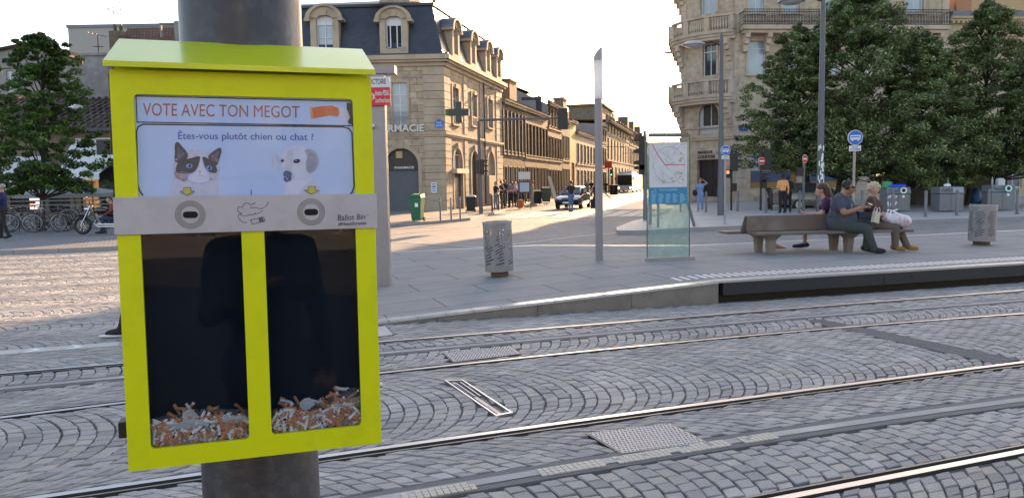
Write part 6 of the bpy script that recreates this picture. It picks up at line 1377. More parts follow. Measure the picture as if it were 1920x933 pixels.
# --- perforated litter bins
def litter_bin(px, pyb, pyt, wpx, z, label, seed, lean=0.0):
    p = G(px, pyb, z); H = zs(px, pyt, p); r = wpx/2/1450*p.y; t = thing('litter_bin', label, 'litter bin', tuple(p), 0, 'perforated steel litter bins on the platform'); rd = random.Random(seed)
    na, nz = 140, 108; see = seed == 3; z0, z1 = .055*H/.9+.03, H*.955; q = MB(); holes = set()
    for k in range(13):
        for s_ in range(7):
            c0 = s_*20+rd.choice((0, 0, 1, 3, 6)); c1 = s_*20+rd.choice((17, 17, 16, 14, 12)); iz = int(nz*.14)+k*6
            for ia in range(c0, c1): holes.add((ia, iz)); holes.add((ia, iz+1))
    vs = []
    for iz in range(nz+1):
        for rr in (r, r-.006):
            for ia in range(na): a = 2*math.pi*ia/na; vs.append((rr*math.cos(a), rr*math.sin(a), z0+(z1-z0)*iz/nz+.075*min(1, 4*iz/nz*(1-iz/nz))*((ia % 20)/17 if ia % 20 < 18 else (20-ia % 20)/3)))
    def vi(ia, iz, inn): return iz*2*na+inn*na+ia % na
    fs = []
    for iz in range(nz):
        for ia in range(na):
            if (ia, iz) in holes: continue
            fs.append((vi(ia, iz, 0), vi(ia+1, iz, 0), vi(ia+1, iz+1, 0), vi(ia, iz+1, 0))); fs.append((vi(ia, iz, 1), vi(ia, iz+1, 1), vi(ia+1, iz+1, 1), vi(ia+1, iz, 1)))
            for (da, dz, e0, e1) in ((0, -1, (0, 0), (1, 0)), (0, 1, (1, 1), (0, 1)), (-1, 0, (0, 1), (0, 0)), (1, 0, (1, 0), (1, 1))):
                if ((ia+da) % na, iz+dz) in holes: fs.append((vi(ia+e0[0], iz+e0[1], 0), vi(ia+e0[0], iz+e0[1], 1), vi(ia+e1[0], iz+e1[1], 1), vi(ia+e1[0], iz+e1[1], 0)))
    q.add(vs, fs); q.build('perforated_shell', mat('bin_steel', (.26, .26, .275), .45, .4, .2, 4, .1, stain=(.06, .058, .06), stain_s=4, stain_a=.55), t, smooth=True)
    q = MB(); q.lathe([(r-.015, z1-.004), (r+.006, z1-.004), (r+.006, z1+.03), (r-.02, z1+.03), (r-.02, z1-.02)], n=40); q.build('rim', M_greysteel, t, smooth=True)
    q = MB(); q.lathe([(0, .0), (r*.62, .0), (r*.62, z0+.01), (0, z0+.01)], n=24); q.build('foot', mat('rusty_foot', (.13, .08, .055), .8, .2, .2, 8), t)
    q = MB(); q.lathe([(0, z0), (r-.012, z0), (r-.012, z0+.02), (0, z0+.02)], n=30); q.cyl((0, 0, z0), (0, 0, z1-.1), .03, n=8); q.build('floor', M_dark, t)
    q = MB(); q.lathe([(0, z0+.03), (r*.72, z0+.1), (r*.78, (z0+z1)/2 if see else z1-.1)], n=20); q.build('bin_liner', mat('bin_liner', (.03, .03, .03), .4, 0, .2, 9), t, smooth=True)
    t.rotation_euler = (0, lean, 0); return t
litter_bin(937, 517, 413, 54, .17, 'scorched perforated litter bin standing between the slim light column and the yellow box', 3, -.035)
litter_bin(1840, 459, 383, 46, .284, 'cleaner perforated litter bin on the platform at the far right', 4, .02)
def frost():
    m = mat('frosted_acrylic', (.88, .87, .88), .3, 0, .02, 3); N, L, B = nodes_of(m); tr = N.new('ShaderNodeBsdfTranslucent'); tr.inputs[0].default_value = (.95, .93, .93, 1); mx = N.new('ShaderNodeMixShader'); mx.inputs[0].default_value = .75; L.new(B.outputs[0], mx.inputs[1]); L.new(tr.outputs[0], mx.inputs[2]); L.new(mx.outputs[0], N['Material Output'].inputs[0]); return m
# --- slim light column
p = G(1124, 495, .21); t = thing('light_column', 'slim grey light column with frosted glowing-white top and slanted dark cap, mid platform', 'street lamp', tuple(p))
zg, ztp = zs(1121, 186, p), zs(1120, 90, p); r = 8/1450*p.y; q = MB(); q.lathe([(r*.9, 0), (r*.9, zg), (r, zg)], n=24); q.build('shaft', mat('column_grey', (.27, .255, .275), .5, .3, .08, 4), t, smooth=True)
q = MB(); q.lathe([(r*1.0, zg+.002), (r*1.02, ztp-.19), (r*1.0, ztp-.17)], n=24); q.build('diffuser', frost(), t, smooth=True)
q = MB(); n = 24; c0 = ztp-.19; vs = [(r*1.04*math.cos(6.283*k/n), r*1.04*math.sin(6.283*k/n), c0-.02) for k in range(n)]+[(r*1.04*math.cos(6.283*k/n), r*1.04*math.sin(6.283*k/n), c0+.11+.09*math.cos(6.283*k/n+.5)) for k in range(n)]
q.add(vs, [(k, (k+1) % n, n+(k+1) % n, n+k) for k in range(n)]+[tuple(range(n, 2*n))]); q.build('cap', M_greysteel, t, smooth=True)
# --- glass map panel
pL, pR = G(1210, 491, .27), G(1296, 485, .27); pR = Vector((pR.x, pL.y+.18, pL.z)); fr = Fr((pL.x, pL.y), (pR.x, pR.y)); t = thing('map_panel', 'tall freestanding glass panel with neighbourhood map PLAN DE QUARTIER on the platform', 'map panel', tuple(pL), fr.a)
def mx(px): return fr.at(px, 400)[0]
def mz(py, px=1252): return fr.at(px, py)[1]-pL.z
zt_ = mz(252); q = MB(); q.box(0, fr.L, -.03, .03, 0, .07); q.build('base_rail', mat('rail_grey', (.30, .29, .29), .5, .4, .06), t, bevel=.004)
q = MB(); q.box(mx(1213), mx(1293), -.006, .006, .07, mz(266)); q.build('glass_sheet', glass_mat('green_glass', (.82, .92, .89), .9, .0, (.42, .56, .53), .22), t)
q = MB(); q.box(mx(1213)-.004, mx(1213)+.008, -.008, .008, .07, zt_); q.box(mx(1293)-.008, mx(1293)+.004, -.008, .008, .07, zt_); q.build('glass_edge', mat('glass_edge', (.04, .12, .11), .2, 0, .1), t)
q = MB(); q.box(mx(1217), mx(1289), -.03, .03, mz(257), mz(249.5)); q.build('top_bar', mat('olive_steel', (.16, .15, .11), .5, .4, .05), t)
bx0, bx1, bz0, bz1, bzm = mx(1217), mx(1287), mz(382), mz(267), mz(351); q = MB(); q.box(bx0, bx1, -.022, -.008, bzm, bz1); mp_ = q.build('map_sheet', mat('map_paper', (.60, .62, .66), .4, 0, .04, 30), t)
q = MB(); q.box(bx0, bx1, -.022, -.008, bz0, bzm); bl = q.build('blue_index_band', mat('index_blue', (.02, .22, .42), .4, 0, .05), t)
def mp(u, v): return (bx0+(bx1-bx0)*u, bzm+(bz1-bzm)*v)
q = MB(); rd = random.Random(9)
def mline(q, a, b, w_, y, m=0):
    a = np.array(a); b = np.array(b); d = b-a; L_ = np.hypot(*d)+1e-9; k = np.array([-d[1], d[0]])/L_*w_/2; c4 = [a-k, b-k, b+k, a+k]; q.add([(c[0], y, c[1]) for c in c4], [(0, 1, 2, 3)], m)
for i in range(46):
    a = (rd.uniform(.03, .97), rd.uniform(.03, .97)); an = rd.choice((.3, 1.8, .9, 2.5))+rd.uniform(-.2, .2); l = rd.uniform(.1, .35); b = (min(.98, max(.02, a[0]+l*math.cos(an))), min(.98, max(.02, a[1]+l*math.sin(an)))); mline(q, mp(*a), mp(*b), .004, -.0225)
cc = [mp(.52+.42*math.cos(a), .5+.42*math.sin(a)*.95) for a in np.linspace(0, 6.283, 40)]
for a, b in zip(cc[:-1], cc[1:]): mline(q, a, b, .006, -.0228)
q.build('map_streets', mat('map_ink', (.25, .27, .31), .5, 0, 0), mp_)
q = MB()
for i in range(16):
    u, v = (rd.uniform(.3, .9), rd.uniform(.08, .32)) if i < 11 else (rd.uniform(.75, .95), rd.uniform(.5, .9)); a = mp(u, v); s = rd.uniform(.012, .03); q.add([(a[0]-s, -.0224, a[1]-s*.6), (a[0]+s, -.0224, a[1]-s*.8), (a[0]+s*.7, -.0224, a[1]+s), (a[0]-s*.9, -.0224, a[1]+s*.7)], [(0, 1, 2, 3)])
q.build('map_blocks', mat('map_yellow', (.50, .46, .24), .5, 0, 0), mp_)
q = MB(); rl = [mp(.07, .97), mp(.22, .72), mp(.42, .5), mp(.95, .5)]
for a, b in zip(rl[:-1], rl[1:]): mline(q, a, b, .012, -.0231)
q.build('tram_line', M_red, mp_)
q = MB(); w_ = bx1-bx0; h_ = bzm-bz0; text_xz(q, 'PLAN DE QUARTIER', bx0+w_*.26, bx0+w_*.74, bz0+h_*.78, bz0+h_*.9, -.0226, .01); mline(q, (bx0+w_*.06, bz0+h_*.74), (bx0+w_*.18, bz0+h_*.9), .008, -.0226); q.box(bx0+w_*.04, bx0+w_*.2, -.0226, -.022, bz0+h_*.70, bz0+h_*.72)
for c in range(5):
    for k in range(9): q.box(bx0+w_*(.05+.19*c), bx0+w_*(.05+.19*c+rd.uniform(.08, .15)), -.0226, -.022, bz0+h_*(.08+.062*k), bz0+h_*(.08+.062*k+.022))
q.build('lettering', mat('pale_blue_print', (.35, .55, .7), .5, 0, 0), bl)
# --- bench
M_wood = mat('weathered_wood', (.13, .10, .08), .6, 0, .28, 3, .35, 30, stain=(.24, .20, .18), stain_s=1.6, stain_a=.55)
M_conc = mat('bench_concrete', (.22, .19, .16), .8, 0, .15, 4, .2)
bp = G(1450, 478, .284); fB_ = Fr((bp.x-.62, bp.y-.02), (G(1605, 470, .284).x+1.25, bp.y+.42)); BA = fB_.a
t = thing('double_bench', 'long weathered wooden double-sided bench on concrete legs, on the tram platform', 'bench', tuple(bp), BA)
def bl_(px, py, dy): q_ = fB_.at(px, py, dy); return q_
ox = (bp.x-fB_.p0.x)*fB_.d.x+(bp.y-fB_.p0.y)*fB_.d.y
def bxx(px, dy=0.0): return fB_.at(px, 440, dy)[0]-ox
zseat = .40; x0_ = bxx(1411, .1); x1_ = bxx(1700, .1); zback = fB_.at(1480, 403, .36)[1]-.284
q = MB(); q.box(x0_, x1_, -.06, .40, zseat-.05, zseat); q.build('seat', M_wood, t, bevel=.012)
q = MB(); q.box(x0_-.32, x1_-.9, .52, .92, zseat-.05, zseat); q.build('seat', M_wood, t, bevel=.012)
xb_ = bxx(1572, .4); q = MB(); q.hexa([(x0_, .395, zseat+.004), (xb_, .395, zseat+.004), (xb_, .43, zseat+.004), (x0_, .43, zseat+.004)], [(x0_+.02, .45, zback), (xb_, .45, zback), (xb_, .475, zback), (x0_+.02, .475, zback)]); q.build('backrest', M_wood, t, bevel=.006)
q = MB(); q.hexa([(x0_-.08, .50, zseat-.02), (xb_, .50, zseat-.02), (xb_, .53, zseat-.02), (x0_-.08, .53, zseat-.02)], [(x0_, .478, zback), (xb_, .478, zback), (xb_, .50, zback), (x0_, .50, zback)]); q.build('backrest', M_wood, t, bevel=.006)
for lx in (bxx(1441, .2), bxx(1586, .2)):
    for yy, dx in ((.12, 0), (.62, .0)):
        q = MB(); q.hexa([(lx-.05, yy, 0), (lx+.06, yy, 0), (lx+.06, yy+.12, 0), (lx-.05, yy+.12, 0)], [(lx-.06, yy-.03, zseat-.14), (lx+.07, yy-.03, zseat-.14), (lx+.07, yy+.15, zseat-.14), (lx-.06, yy+.15, zseat-.14)]); q.hexa([(lx-.06, yy-.03, zseat-.14), (lx+.07, yy-.03, zseat-.14), (lx+.07, yy+.15, zseat-.14), (lx-.06, yy+.15, zseat-.14)], [(lx-.13, yy-.12, zseat-.05), (lx+.14, yy-.12, zseat-.05), (lx+.14, yy+.24, zseat-.05), (lx-.13, yy+.24, zseat-.05)]); q.build('leg', M_conc, t, bevel=.008)
p = G(1462, 468, .284); t = thing('paper_bag', 'crumpled tan paper bag on the paving behind the left bench legs', 'paper bag', tuple(p+Vector((-.05, .35, 0)))); q = MB(); q.hexa([(-.12, -.07, 0), (.3, -.09, 0), (.26, .1, 0), (-.1, .08, 0)], [(-.1, -.03, .30), (.03, -.04, .12), (.03, .05, .11), (-.08, .04, .28)]); q.build('bag', mat('tan_paper', (.42, .22, .10), .8, 0, .2, 9, .3), t, bevel=.02)
# --- bollards
def bollard_proto(z, lab, grp, h=1.0, r=.045, m=None, name='bollard'):
    t = thing(name, lab, 'bollard', z, 0, grp); q = MB(); q.lathe([(r*1.5, 0), (r*1.5, .015), (r, .02), (r, h-.03), (r*.6, h), (0, h+.005)], n=14); q.build('post', m or M_pole, t, smooth=True)
    q = MB(); q.lathe([(r*1.08, h*.86), (r*1.12, h*.88), (r*1.08, h*.9)], n=14); q.build('ring', M_steel if m is None else m, t, smooth=True); return t
GB = 'thin steel bollards along the pharmacy kerb'
first = None
for px, py, lab in ((728, 418, 'thin bollard just right of the tram stop totem post, in front of the pharmacy shutter'), (826, 414, 'thin bollard nearest the green wheelie bin, pharmacy kerb'), (846, 413, 'middle thin bollard of the three at the pharmacy corner kerb'), (863, 410.5, 'thin bollard closest to the traffic signal mast at the pharmacy corner')):
    p = G(px, py, .12)
    if first is None: first = bollard_proto(tuple(p), lab, GB, .98, .035)
    else: dup(first, tuple(p), label=lab)
GB2 = 'dark bollards along the bus stop kerb'; f2 = None
for i, px in enumerate((923, 935, 941, 947, 954, 962, 970, 977, 985, 992)):
    s_ = i/9; p = G(px, 397-18*(px-923)/69, .12); lab = ('first dark bollard of the row by the bus stop, nearest the camera' if i == 0 else ('last dark bollard of the bus stop row, farthest from the camera' if i == 9 else 'dark bollard in the row along the bus stop kerb, in front of the waiting people'))
    if f2 is None: f2 = bollard_proto(tuple(p), lab, GB2, .95, .045, M_dark)
    else: dup(f2, tuple(p), label=lab)
GB3 = 'bollards on the right-hand pavement'; f3 = None
for px, py, lab in ((1324, 397, 'thin bollard by the woman in blue at the bank entrance'), (1383, 396, 'thin bollard between the two traffic light poles'), (1436, 399, 'bollard with pale cap left of the person in orange'), (1499, 399, 'bollard covered in white stickers, right of the person in orange'), (1616, 401, 'bollard behind the head of the seated man'), (1673, 400, 'bollard standing in front of the left recycling container'), (1735, 406, 'bollard between the left and middle recycling containers'), (1794, 404, 'bollard in front of the middle recycling container'), (1853, 400, 'bollard in front of the right recycling container'), (1907, 401, 'bollard at the right edge beside the dark kiosk')):
    p = G(px, py, .12)
    if f3 is None: f3 = bollard_proto(tuple(p), lab, GB3, 1.0, .055, M_pole)
    else: dup(f3, tuple(p), label=lab)
p = G(1302, 424, .12); t = thing('leaning_post', 'thin grey post leaning to the left beside the glass map panel', 'post', tuple(p)); q = MB(); q.cyl((0, 0, 0), (-.32, 0, 1.15), .05, n=10); q.build('post', M_pole, t, smooth=True)
for px, py, yt, lab in ((1219, 421, 340, 'short grey pole seen through the glass below the map'), (1234, 426, 382, 'darker stub post seen through the glass, nearer than the grey pole'), (1276, 397, 372, 'far thin post seen through the lower glass of the map panel')):
    p = G(px, py, .12); t = thing('post', lab, 'post', tuple(p)); q = MB(); q.cyl((0, 0, 0), (0, 0, max(.5, zs(px, yt, p))), .065 if px < 1230 else .045, n=10); q.build('shaft', M_pole, t, smooth=True)
# --- recycling containers
def container(px0, px1, pyb, pyt, lab, port=True, objs=()):
    p = G((px0+px1)/2, pyb, .12); w_ = (px1-px0)/1450*p.y; H = zs((px0+px1)/2, pyt, p); t = thing('recycling_container', lab, 'recycling container', tuple(p), -.05, 'grey recycling containers in a row under the lindens')
    M = mat('container_grey', (.165, .175, .19), .5, .2, .1, 3, 0, stain=(.24, .24, .25), stain_s=2, stain_a=.4); hb = H*.72; q = MB(); q.box(-w_/2, -.02*w_, 0, w_*.8, .04, hb); q.box(-.02*w_, w_/2, .0, w_*.8, .04, hb); q.build('body', M, t, bevel=.02)
    q = MB(); q.hexa([(-w_*.52, -.03, hb+.02), (w_*.52, -.03, hb+.02), (w_*.52, w_*.82, hb+.02), (-w_*.52, w_*.82, hb+.02)], [(-w_*.50, .04, H), (w_*.50, .04, H), (w_*.50, w_*.8, H), (-w_*.50, w_*.8, H)]); h = q.build('hood', M, t, bevel=.015)
    q = MB(); zc_ = (hb+H)/2+.01
    if port:
        q.box(-w_*.0, w_*.4, -.04, -.0, zc_-w_*.14, zc_+w_*.12); q.build('label_plate', mat('bottle_green', (.04, .24, .17), .5, 0, .1, 9), t)
        q = MB(); q.lathe([(w_*.14, -.07), (w_*.14, 0), (w_*.085, -.0), (w_*.085, -.06), (w_*.14, -.07)], (w_*.18, -.0, zc_), 20, 0, 'y'); q.build('port_ring', M_white, t, smooth=True); q = MB(); q.lathe([(0, -.045), (w_*.09, -.045)], (w_*.18, 0, zc_), 16, 0, 'y'); q.build('port', M_black, t)
    else:
        q.box(.02*w_, w_*.45, -.035, 0, zc_-w_*.12, zc_+w_*.1); q.build('label_plate', mat('faded_lilac', (.3, .32, .42), .5, 0, .1, 9), t)
    q = MB(); rd = random.Random(px0)
    for i in range(9): x = -w_*.45+i*w_*.045; z = zc_+rd.uniform(-.05, .05); mline(q, (x, z-.06), (x+.05, z+.06), .014, -.036)
    q.build('scribble', M_dark, t); q = MB(); q.box(w_*.15, w_*.25, -.004, 0, hb-.16, hb-.05); q.build('sticker', M_white, t); return p, w_, H
pc, wc, hc = container(1663, 1706, 397, 351, 'left recycling container with round white port, blue bags on top and white graffiti', True)
pm_, wm, hm = container(1762, 1806, 397, 350, 'middle recycling container without a round port', False)
pr, wr, hr_ = container(1859, 1902, 395, 347, 'right recycling container with round white port, near the dark kiosk', True)
q = MB(); rd = random.Random(2)
def graffiti(q, x0, z0, w_, h_, y, n, rd, m=0):
    for i in range(n):
        a = (x0+w_*(i+.2)/n, z0+rd.uniform(0, .3)*h_); b = (a[0]+rd.uniform(-.3, .5)*w_/n, z0+h_*rd.uniform(.7, 1)); mline(q, a, b, w_/n*.35, y, m); c = (b[0]+w_/n*.5, z0+h_*rd.uniform(.3, .8)); mline(q, b, c, w_/n*.3, y-.0005, m)
graffiti(q, -wc*.48, .55, wc*.42, .22, -.006, 5, rd); graffiti(q, -wc*.46, .25, wc*.38, .24, -.006, 4, rd); tt_ = [o for o in bpy.data.objects if o.name.startswith('recycling_container')][0]; q.build('graffiti_tag', M_white, tt_)
def small(name, label, cat, p, mbs):
    t = thing(name, label, cat, tuple(p)); 
    for nm, q, m in mbs: q.build(nm, m, t, smooth=True)
    return t
q = MB(); rd = random.Random(4)
for k in range(5): q.ball((-.25+k*.14, 0, .05), (.14, .18, .08), 10)
small('rubbish_bag', 'bright blue bags slumped on top of the left recycling container', 'bags', (pc.x+.0, pc.y+.3, pc.z+hc), [('bag', q, mat('blue_bag', (.01, .10, .75), .4, 0, .2, 20, .5))])
q = MB(); q.box(-.18, .18, -.1, .1, 0, .26); small('carton', 'small green carton left on the left recycling container', 'carton', (pc.x-.4, pc.y+.3, pc.z+hc), [('carton', q, mat('green_carton', (.05, .3, .12), .6, 0, .2, 9))])
q = MB(); q.lathe([(.05, 0), (.05, .2), (.02, .3), (.02, .38), (0, .38)], n=10); small('bottle', 'empty glass bottle standing on the middle recycling container', 'bottle', (pm_.x-.05, pm_.y+.25, pm_.z+hm), [('glass', q, mat('bottle_glass', (.08, .12, .11), .1, 0, .1))])
q = MB(); q.ball((0, 0, .06), (.16, .12, .08), 10); small('paper_bag', 'crumpled white bag lying at the bottle foot on the middle container', 'bag', (pm_.x-.15, pm_.y+.12, pm_.z+hm), [('bag', q, M_white)])
q = MB(); q.lathe([(.04, 0), (.045, .2), (.02, .3), (.02, .36), (0, .36)], n=10); small('bottle', 'clear bottle standing at the left of the right recycling container', 'bottle', (pr.x-.35, pr.y+.25, pr.z+hr_), [('glass', q, mat('clear_bottle', (.25, .28, .3), .1, 0, .1))])
q = MB(); q.box(-.15, .15, -.1, .1, 0, .24); q.box(-.12, .1, -.08, .1, .24, .3); small('bag', 'white carrier bag sitting on top of the right recycling container', 'bag', (pr.x+.0, pr.y+.25, pr.z+hr_), [('bag', q, mat('white_plastic', (.5, .53, .56), .5, 0, .2, 14, .4))])
# dark kiosk, hoarding
p = G(1870, 392, .12); t = thing('kiosk', 'dark closed kiosk with a row of small gold letters under its flat roof, right edge', 'kiosk', (p.x, 42.5, .12)); w_ = 5.0; H = zs(1890, 303, Vector((0, 42.5, .12)))
q = MB(); q.box(0, w_, 0, 2.5, 0, H-.15); q.build('body', mat('kiosk_dark', (.035, .03, .03), .5, .1, .2, 2), t); q = MB(); q.box(-.5, w_+.4, -.5, 2.8, H-.13, H); q.build('roof', mat('kiosk_roof', (.10, .085, .08), .6, .2, .1), t)
q = MB()
for k in range(14): x = .35+k*.26; q.box(x, x+.13, -.03, 0, H-.62, H-.45)
q.build('gilt_letters', mat('gilt', (.32, .24, .10), .5, .3, .1), t)
p = G(1720, 391, .12); t = thing('hoarding', 'low dark brown panelled hoarding between the recycling containers', 'hoarding', (P(1718, 390, 43).x, 43, .12)); w_ = 45/1450*43; H = zs(1740, 337, Vector((0, 43, .12))); q = MB()
for k in range(6): q.box(w_*k/6+.01, w_*(k+1)/6-.01, 0, .05, 0, H-.1)
q.box(-.05, w_+.05, -.02, .08, H-.1, H); q.build('panels', mat('hoarding_brown', (.045, .035, .033), .6, 0, .2, 3), t, bevel=.01); q = MB(); q.box(w_*.72, w_*.82, -.02, 0, H*.55, H*.62); q.build('notice', M_white, t)
q = MB(); q.ball((0, 0, .45), (.28, .3, .5), 12); small('rubbish_bag', 'blue sack slumped between two linden trunks right of the middle container', 'bag', (P(1828, 385, 41).x, 41, .1), [('sack', q, mat('sack_blue', (.02, .08, .25), .5, 0, .2, 6, .4))])
# --- signs
def disc(r, y0, y1, q, cx=0, cz=0, m=0): q.prism(ell(cx, cz, r, r, 28), y0, y1, m)
def bus_sign(px, pcy, rpx, base, lab, line2, plate_y, lean=0.0, face=0.0):
    p = base; H = zs(px, pcy, p); r = rpx/1450*p.y; t = thing('bus_lane_sign', lab, 'road sign', tuple(p), face); q = MB(); q.cyl((0, .04, 0), (0, .04, H+r*.5), .035, n=10); q.build('post', M_greysteel, t, smooth=True)
    q = MB(); disc(r, -.01, .01, q, 0, H); rim = q.build('rim', M_white, t); q = MB(); disc(r*.93, -.014, -.01, q, 0, H); fc = q.build('face', M_blue, t)
    q = MB(); q.prism(rrect(-r*.68, r*.68, H-r*.28, H+r*.32, r*.1), -.018, -.0145); disc(r*.13, -.018, -.0145, q, -r*.38, H-r*.32); disc(r*.13, -.018, -.0145, q, r*.38, H-r*.32); bs = q.build('bus_symbol', M_white, fc)
    q = MB()
    for k in range(6): q.box(-r*.6+k*r*.2, -r*.6+k*r*.2+r*.15, -.0205, -.018, H, H+r*.2)
    q.build('symbol_windows', M_blue, fc)
    za, zb_ = zs(px, plate_y[1], p), zs(px, plate_y[0], p); q = MB(); q.box(-r*.78, r*.78, -.01, .01, za, zb_); pl = q.build('subplate', M_white, t); q = MB(); h_ = zb_-za; text_xz(q, 'SAUF', -r*.4, r*.4, za+h_*.55, za+h_*.86, -.013, .02); text_xz(q, line2, -r*.66, r*.66, za+h_*.14, za+h_*.44, -.013, .02); q.build('lettering', M_ink, pl); return t
bus_sign(1355, 282, 9, G(1359.5, 420, .12), 'round blue bus sign in front of the bank doorway', 'VELOS', (292, 298.5))
b0 = G(1600, 405, .12); bus_sign(1604, 258, 14, Vector((b0.x+.06, b0.y-9, .12)) if False else G(1600, 432, .12), 'larger round blue bus sign standing behind the seated man', 'AUTORISES', (273, 283))
def noentry(px, pcy, rpx, Y, t, x=0.0, z=None, sq=1.0):
    r = rpx/1450*Y; q = MB(); q.prism(ell(x, z, r*sq, r, 24), -.13, -.11); q.build('no_entry_rim', M_white, t); q = MB(); q.prism(ell(x, z, r*sq*.92, r*.92, 24), -.134, -.13); o = q.build('no_entry_disc', M_red, t); q = MB(); q.box(x-r*.62*sq, x+r*.62*sq, -.138, -.134, z-r*.16, z+r*.16); q.build('bar', M_white, o)
# --- traffic lights
M_sig = mat('signal_black', (.012, .013, .014), .45, 0, .1, 8)
def sig_head(t, x, y, z, h, face='side', n=3, w_=.26, lit=None):
    """face='side': lenses and hoods look towards +x; 'back': seen from behind"""
    q = MB(); q.box(x-w_/2, x+w_/2, y-.13, y+.13, z-h/2, z+h/2); hd = q.build('signal_head', M_sig, t, bevel=.02); q = MB(); s_ = h/n
    for k in range(n):
        zc_ = z-h/2+s_*(k+.5)
        if face == 'side': q.hexa([(x+w_/2, y-.1, zc_), (x+w_/2+.2, y-.08, zc_+.02), (x+w_/2+.2, y+.08, zc_+.02), (x+w_/2, y+.1, zc_)], [(x+w_/2, y-.1, zc_+s_*.42), (x+w_/2+.2, y-.08, zc_+s_*.3), (x+w_/2+.2, y+.08, zc_+s_*.3), (x+w_/2, y+.1, zc_+s_*.42)])
        elif face == 'left': q.hexa([(x-w_/2-.2, y-.08, zc_+.02), (x-w_/2, y-.1, zc_), (x-w_/2, y+.1, zc_), (x-w_/2-.2, y+.08, zc_+.02)], [(x-w_/2-.2, y-.08, zc_+s_*.3), (x-w_/2, y-.1, zc_+s_*.42), (x-w_/2, y+.1, zc_+s_*.42), (x-w_/2-.2, y+.08, zc_+s_*.3)])
        else: q.box(x-w_*.3, x+w_*.3, y+.13, y+.28, zc_, zc_+s_*.4)
    q.build('hoods', M_sig, hd)
    if lit: q = MB(); q.lathe([(0, -.15), (.06, -.15), (.07, -.13)], (x, y, z+lit[1]), 14, 0, 'y'); q.build('lamp', mat('lamp_'+lit[0], {'red': (.9, .05, .03), 'green': (.05, .8, .4)}[lit[0]], .4, 0, 0, emit={'red': (1, .08, .03), 'green': (.1, 1, .5)}[lit[0]], emit_s=2.2), hd)
def ped_head(t, x, z, lit=None): q = MB(); q.box(x-.13, x+.13, -.13, .1, z-.2, z+.2); hd = q.build('pedestrian_signal', M_sig, t, bevel=.015); \
    (lambda q: (q.lathe([(0, -.15), (.07, -.15), (.08, -.13)], (x, 0, z+.08), 14, 0, 'y'), q.build('lamp', mat('lamp_red', (.9, .05, .03), .4, 0, 0, emit=(1, .08, .03), emit_s=2.2), hd)))(MB()) if lit else None
# cantilever mast at the pharmacy
p = G(900, 400, .12); t = thing('signal_mast', 'cantilever traffic signal mast reaching over the street from the pharmacy corner', 'traffic light', tuple(p)); zA = zs(897, 226, p); zB = zs(1058, 221, p); xa_ = P(897, 226, p.y).x-p.x; xe = P(1056, 221, p.y).x-p.x
q = MB(); q.tube([(.06, 0, 0), (.05, 0, 1.0), (xa_, 0, zA-.1), (xa_+.05, 0, zA), (xa_+.25, 0, zA+.02), (xe, 0, zB)], [.11, .10, .075, .07, .065, .05], 12); q.build('mast_and_arm', mat('mast_grey', (.10, .10, .115), .45, .3, .1), t, smooth=True)
h = (242-203)/1450*p.y; sig_head(t, xe-.02, 0, zs(1054, 223, p), h, 'back', 3, .5); zsg = zs(903, 313, p); sig_head(t, .16, 0, zsg, .8, 'side', 3, .24)
q = MB(); q.box(-.14, .0, -.1, .1, zsg-.35, zsg+.35); q.build('control_box', M_dark, t)
# right-hand signals
p = G(1371, 394, .12); t = thing('traffic_light', 'traffic light with lit red pedestrian lamp, right of the bank door', 'traffic light', tuple(p)); H = zs(1371, 288, p); q = MB(); q.cyl((0, 0, 0), (0, 0, H+.1), .055, n=10); q.build('post', M_dark, t, smooth=True)
sig_head(t, .12, 0, zs(1375, 304, p), 33/1450*p.y, 'side', 3, .34); ped_head(t, -.22, zs(1362, 326, p), True); ped_head(t, .12, zs(1373, 351, p)); noentry(1362, 308, 4, p.y, t, -.26, zs(1362, 308, p), .6)
p = G(1426, 394, .12); t = thing('traffic_light', 'traffic light with round no entry sign beside its dark head, in front of the plywood', 'traffic light', tuple(p)); H = zs(1426, 275, p); q = MB(); q.cyl((0, 0, 0), (0, 0, H), .055, n=10); q.build('post', M_dark, t, smooth=True)
sig_head(t, .28, 0, zs(1434, 300, p), 37/1450*p.y, 'side', 3, .36); sig_head(t, .1, 0, zs(1430, 333, p), .45, 'side', 2, .26); ped_head(t, .14, zs(1432, 345, p)); noentry(1425, 302, 7, p.y, t, 0, zs(1425, 302, p))
p = G(1506, 396, .12); t = thing('sign_post', 'post with narrow-looking no entry sign and dark box, beside the first linden trunk', 'road sign', tuple(p)); q = MB(); q.cyl((0, 0, 0), (0, 0, zs(1506, 292, p)), .06, n=10); q.build('post', M_pole, t, smooth=True); noentry(1506, 298, 8, p.y, t, 0, zs(1506, 298, p), .6); q = MB(); z = zs(1500, 322, p); q.box(-.35, -.06, -.12, .12, z-.2, z+.2); q.build('dark_box', M_sig, t, bevel=.02)
p = G(1209, 412, .12); t = thing('traffic_light', 'tall dark traffic light seen from the side against the left edge of the map panel', 'traffic light', tuple(p)); q = MB(); q.cyl((0, 0, 0), (0, 0, zs(1209, 245, p)), .07, n=10); q.build('post', M_pole, t, smooth=True)
for zc_, hh in ((zs(1204, 287, p), 1.35), (zs(1204, 318, p), .4)): sig_head(t, -.12, 0, zc_, hh, 'left', 3 if hh > 1 else 1, .2)
q = MB(); z = zs(1204, 258, p); q.hexa([(-.42, -.1, z-.05), (-.1, -.1, z-.1), (-.1, .1, z-.1), (-.42, .1, z-.05)], [(-.38, -.09, z+.1), (-.1, -.1, z+.2), (-.1, .1, z+.2), (-.38, .09, z+.1)]); q.build('red_hood', mat('red_hood', (.10, .02, .02), .5, 0, .1), t)
